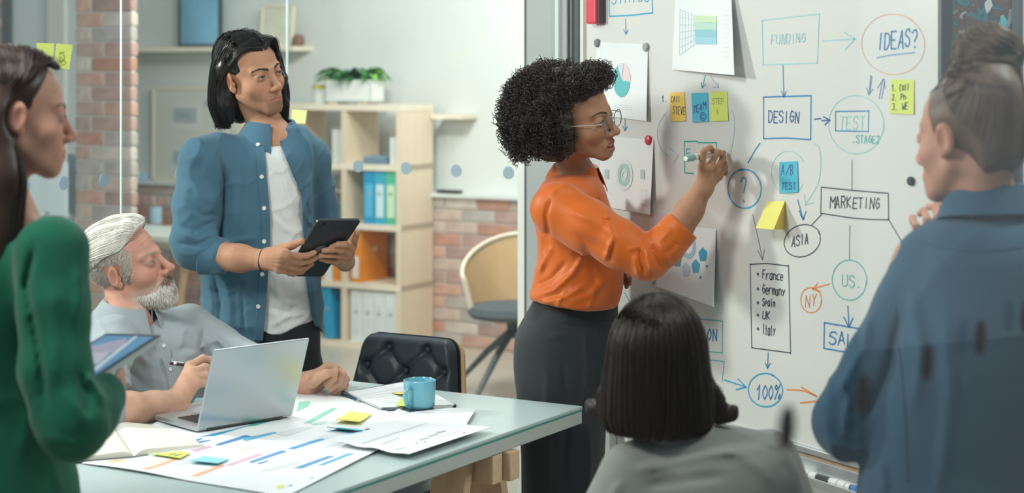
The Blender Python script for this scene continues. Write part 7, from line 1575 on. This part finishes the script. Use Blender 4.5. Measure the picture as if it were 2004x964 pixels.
# ---- the seated woman with the dark bob, seen from behind
def bob_woman():
    M_ = 985.
    pr = person(P(1330, 1750, M_)*np.array((1, 1, 0)), 'seated woman with a chin-length dark bob in a grey jacket, seen from behind')
    hd = Head(P(1290, 702, M_), (-12, 2, 0), .99, female=True)
    skin = skin_mat('skin_rose'); base, lip = (.50, .25, .18), (.42, .14, .12)
    nb_ = P(1310, 880, M_); hf = Field().u(hd.field); hf.u(s_cone(hd.l2w((0, -.036, -.055)), nb_, .044, .05), .02); hf.path([P(1250, 925, M_), nb_-EZ*.015, P(1420, 905, M_)], [.035, .045, .035], .03, .04)
    lo, hi = bounds(hd.T, nb_, pad=0.); lo -= np.array((.13, .15, .06)); hi += np.array((.13, .15, .13))
    body = skin_of([(hf, lo, hi, .0034)], 'body', skin, pr, lambda V: hd.paint(V, base, lip)); hd.eyes(body)
    hb = hair_mat('espresso_hair', (.028, .017, .015), .46)
    ms = Field().u(s_ell((0, -.020, .040), (.088, .110, .092)))
    ms.u(s_rings([(-.140, 0, -.028, .100, .092), (-.12, 0, -.028, .108, .100), (-.07, 0, -.026, .108, .108), (.0, 0, -.022, .098, .112), (.05, 0, -.02, .088, .108)], k=.02), .02)
    for sx in (1, -1): ms.path([(sx*.100, .02, -.085), (sx*.118, .035, -.112), (sx*.142, .030, -.112), (sx*.150, .028, -.098)], [.030, .020, .009, .003], .02)
    ms.sub(s_ell((0, .115, -.05), (.066, .085, .13)), .01); ms.sub(s_cone((0, -.03, -.08), (0, -.04, -.20), .055, .062), .02)
    ms.disp(lambda p: .0022*wav(np.stack([np.arctan2(p[:, 0], -p[:, 1]-.02)*.10, 0*p[:, 0], p[:, 2]*.06], 1), 150, 61))
    hair = skin_of([(lambda p: ms(hd.w2l(p)), hd.T-np.array((.2, .2, .2)), hd.T+.2, .0042)], 'hair', hb, pr, smooth=2)
    rn = np.random.RandomState(21); N_ = 2600; S_ = 14; a = rn.uniform(-2.6, 2.6, N_); s_ = np.linspace(0, 1, S_)[None]; el = np.radians(88-s_*np.array(150.)); L = rn.uniform(.80, 1.0, N_)
    z = .135*np.cos(s_*math.pi*.55)*np.ones((N_, 1)); z = np.interp(s_*L[:, None], [0, .15, .35, .55, .8, 1.], [.135, .118, .06, -.02, -.10, -.145]); r = np.interp(s_*L[:, None], [0, .15, .35, .55, .8, 1.], [.004, .055, .10, .115, .118, .108])
    q = np.stack([r*np.sin(a)[:, None], -.022-r*np.cos(a)[:, None], z], -1).reshape(-1, 3); q = toward(ms, q, 5, 0.0); q = (q+grad(ms, q)*np.repeat(rn.uniform(.0003, .003, N_), S_)[:, None]).reshape(N_, S_, 3)+rn.normal(size=(N_, 1, 3))*.0012
    ok = (np.linalg.norm(np.diff(q, axis=1), axis=2).max(1) < .05); q = q[ok]
    V, Q = strands(hd.l2w(q.reshape(-1, 3)).reshape(q.shape), .0010, .0007); mesh('hair_strands', V, Q, hb, hair, True)
    gj = cloth_mat('grey_jacket_wool', (.25, .255, .245), .9, .4, 350, sheen=.25)
    rows = [(832, 1300, 1425, .05, .02), (848, 1272, 1490, .085), (872, 1245, 1530, .115), (910, 1210, 1556, .135), (960, 1185, 1572, .145), (1040, 1180, 1580, .15), (1160, 1195, 1570, .15), (1325, 1190, 1575, .17)]
    jf = Field().u(s_rings(ring_rows(rows, M_), k=.03, ex=2.15)); jf.path([P(1235, 935, 1000), P(1170, 1060, 1010), P(1200, 1180, 960)], [.066, .06, .05], .03, .05); jf.path([P(1505, 905, 960), P(1560, 1040, 960), P(1500, 1160, 910)], [.064, .06, .05], .03, .05)
    jf.sub(s_cone(nb_+EZ*.03, hd.l2w((0, -.036, -.05)), .052, .05), .006)
    jf.disp(folds([([(1300, 885), (1360, 870), (1440, 845)], 8, .006), ([(1240, 920), (1330, 900), (1450, 880)], 10, .008), ([(1260, 950), (1340, 940), (1420, 930)], 9, -.007), ([(1400, 870), (1470, 900), (1520, 950)], 12, .007), ([(1450, 850), (1510, 880), (1545, 930)], 8, -.005), ([(1220, 940), (1200, 964), (1190, 990)], 8, .006)], 3.6)).disp(lambda p: .002*wav(p, 13, 62)+.005*crumple(p, 10, 63, 4))
    jb = bounds(P(1150, 835, M_), P(1610, 1330, M_), pad=.03); jb[0][1] = 3.22; jb[1][1] = 3.85
    jk = skin_of([(jf, *jb, .006)], 'jacket', gj, pr); collar(P(1326, 856, M_), .060, .062, -12, .036, .042, gj, jk, gap=18, point=.03, spread=.014, tilt=-8)
    hip = P(1382, 1300, M_); hip[2] = .54; fw = np.array((.21, .978, 0)); sd = np.array((fw[1], -fw[0], 0)); tr = Field().u(s_ell(hip, (.19, .18, .11)))
    for k in (-1, 1): tr.path([hip+sd*.09*k, hip+sd*.10*k+fw*.40, hip+sd*.10*k+fw*.42-EZ*.45], [.085, .07, .05], .03)
    skin_of([(tr, hip-np.array((.7, .7, .56)), hip+np.array((.7, .7, .2)), .010)], 'trousers', cloth_mat('dark_slacks', (.02, .022, .026), .85), pr)
    for k in (-1, 1):
        b = hip+sd*.10*k+fw*.46; b[2] = .035; so = Field().u(s_ell(b, (.12, .046, .05), np.array((fw, sd, EZ)).T)).cut(lambda p: .002-p[:, 2], .01); skin_of([(so, *bounds(b, pad=.18), .008)], 'shoe', M['black'], pr)
    ch = thing('office_chair', np.array((hip[0], hip[1], 0)), 'dark chair under the seated woman with the bob', 'chair'); CXs = np.array((fw, sd, EZ))
    MB().box(np.array((hip[0], hip[1], .40))+fw*.08, (.46, .46, .05), CXs, .02).build('seat', M['leather'], ch, True); MB().tube([np.array((hip[0], hip[1], .05)), np.array((hip[0], hip[1], .39))], .03, 10).build('column', M['dark_metal'], ch)
    for k in range(5):
        a = k*1.2566; d = np.array((math.cos(a), math.sin(a), 0)); MB().tube([np.array((hip[0], hip[1], .08)), np.array((hip[0], hip[1], .03))+d*.28], [.022, .015], 8).build('leg', M['dark_metal'], ch)
bob_woman()
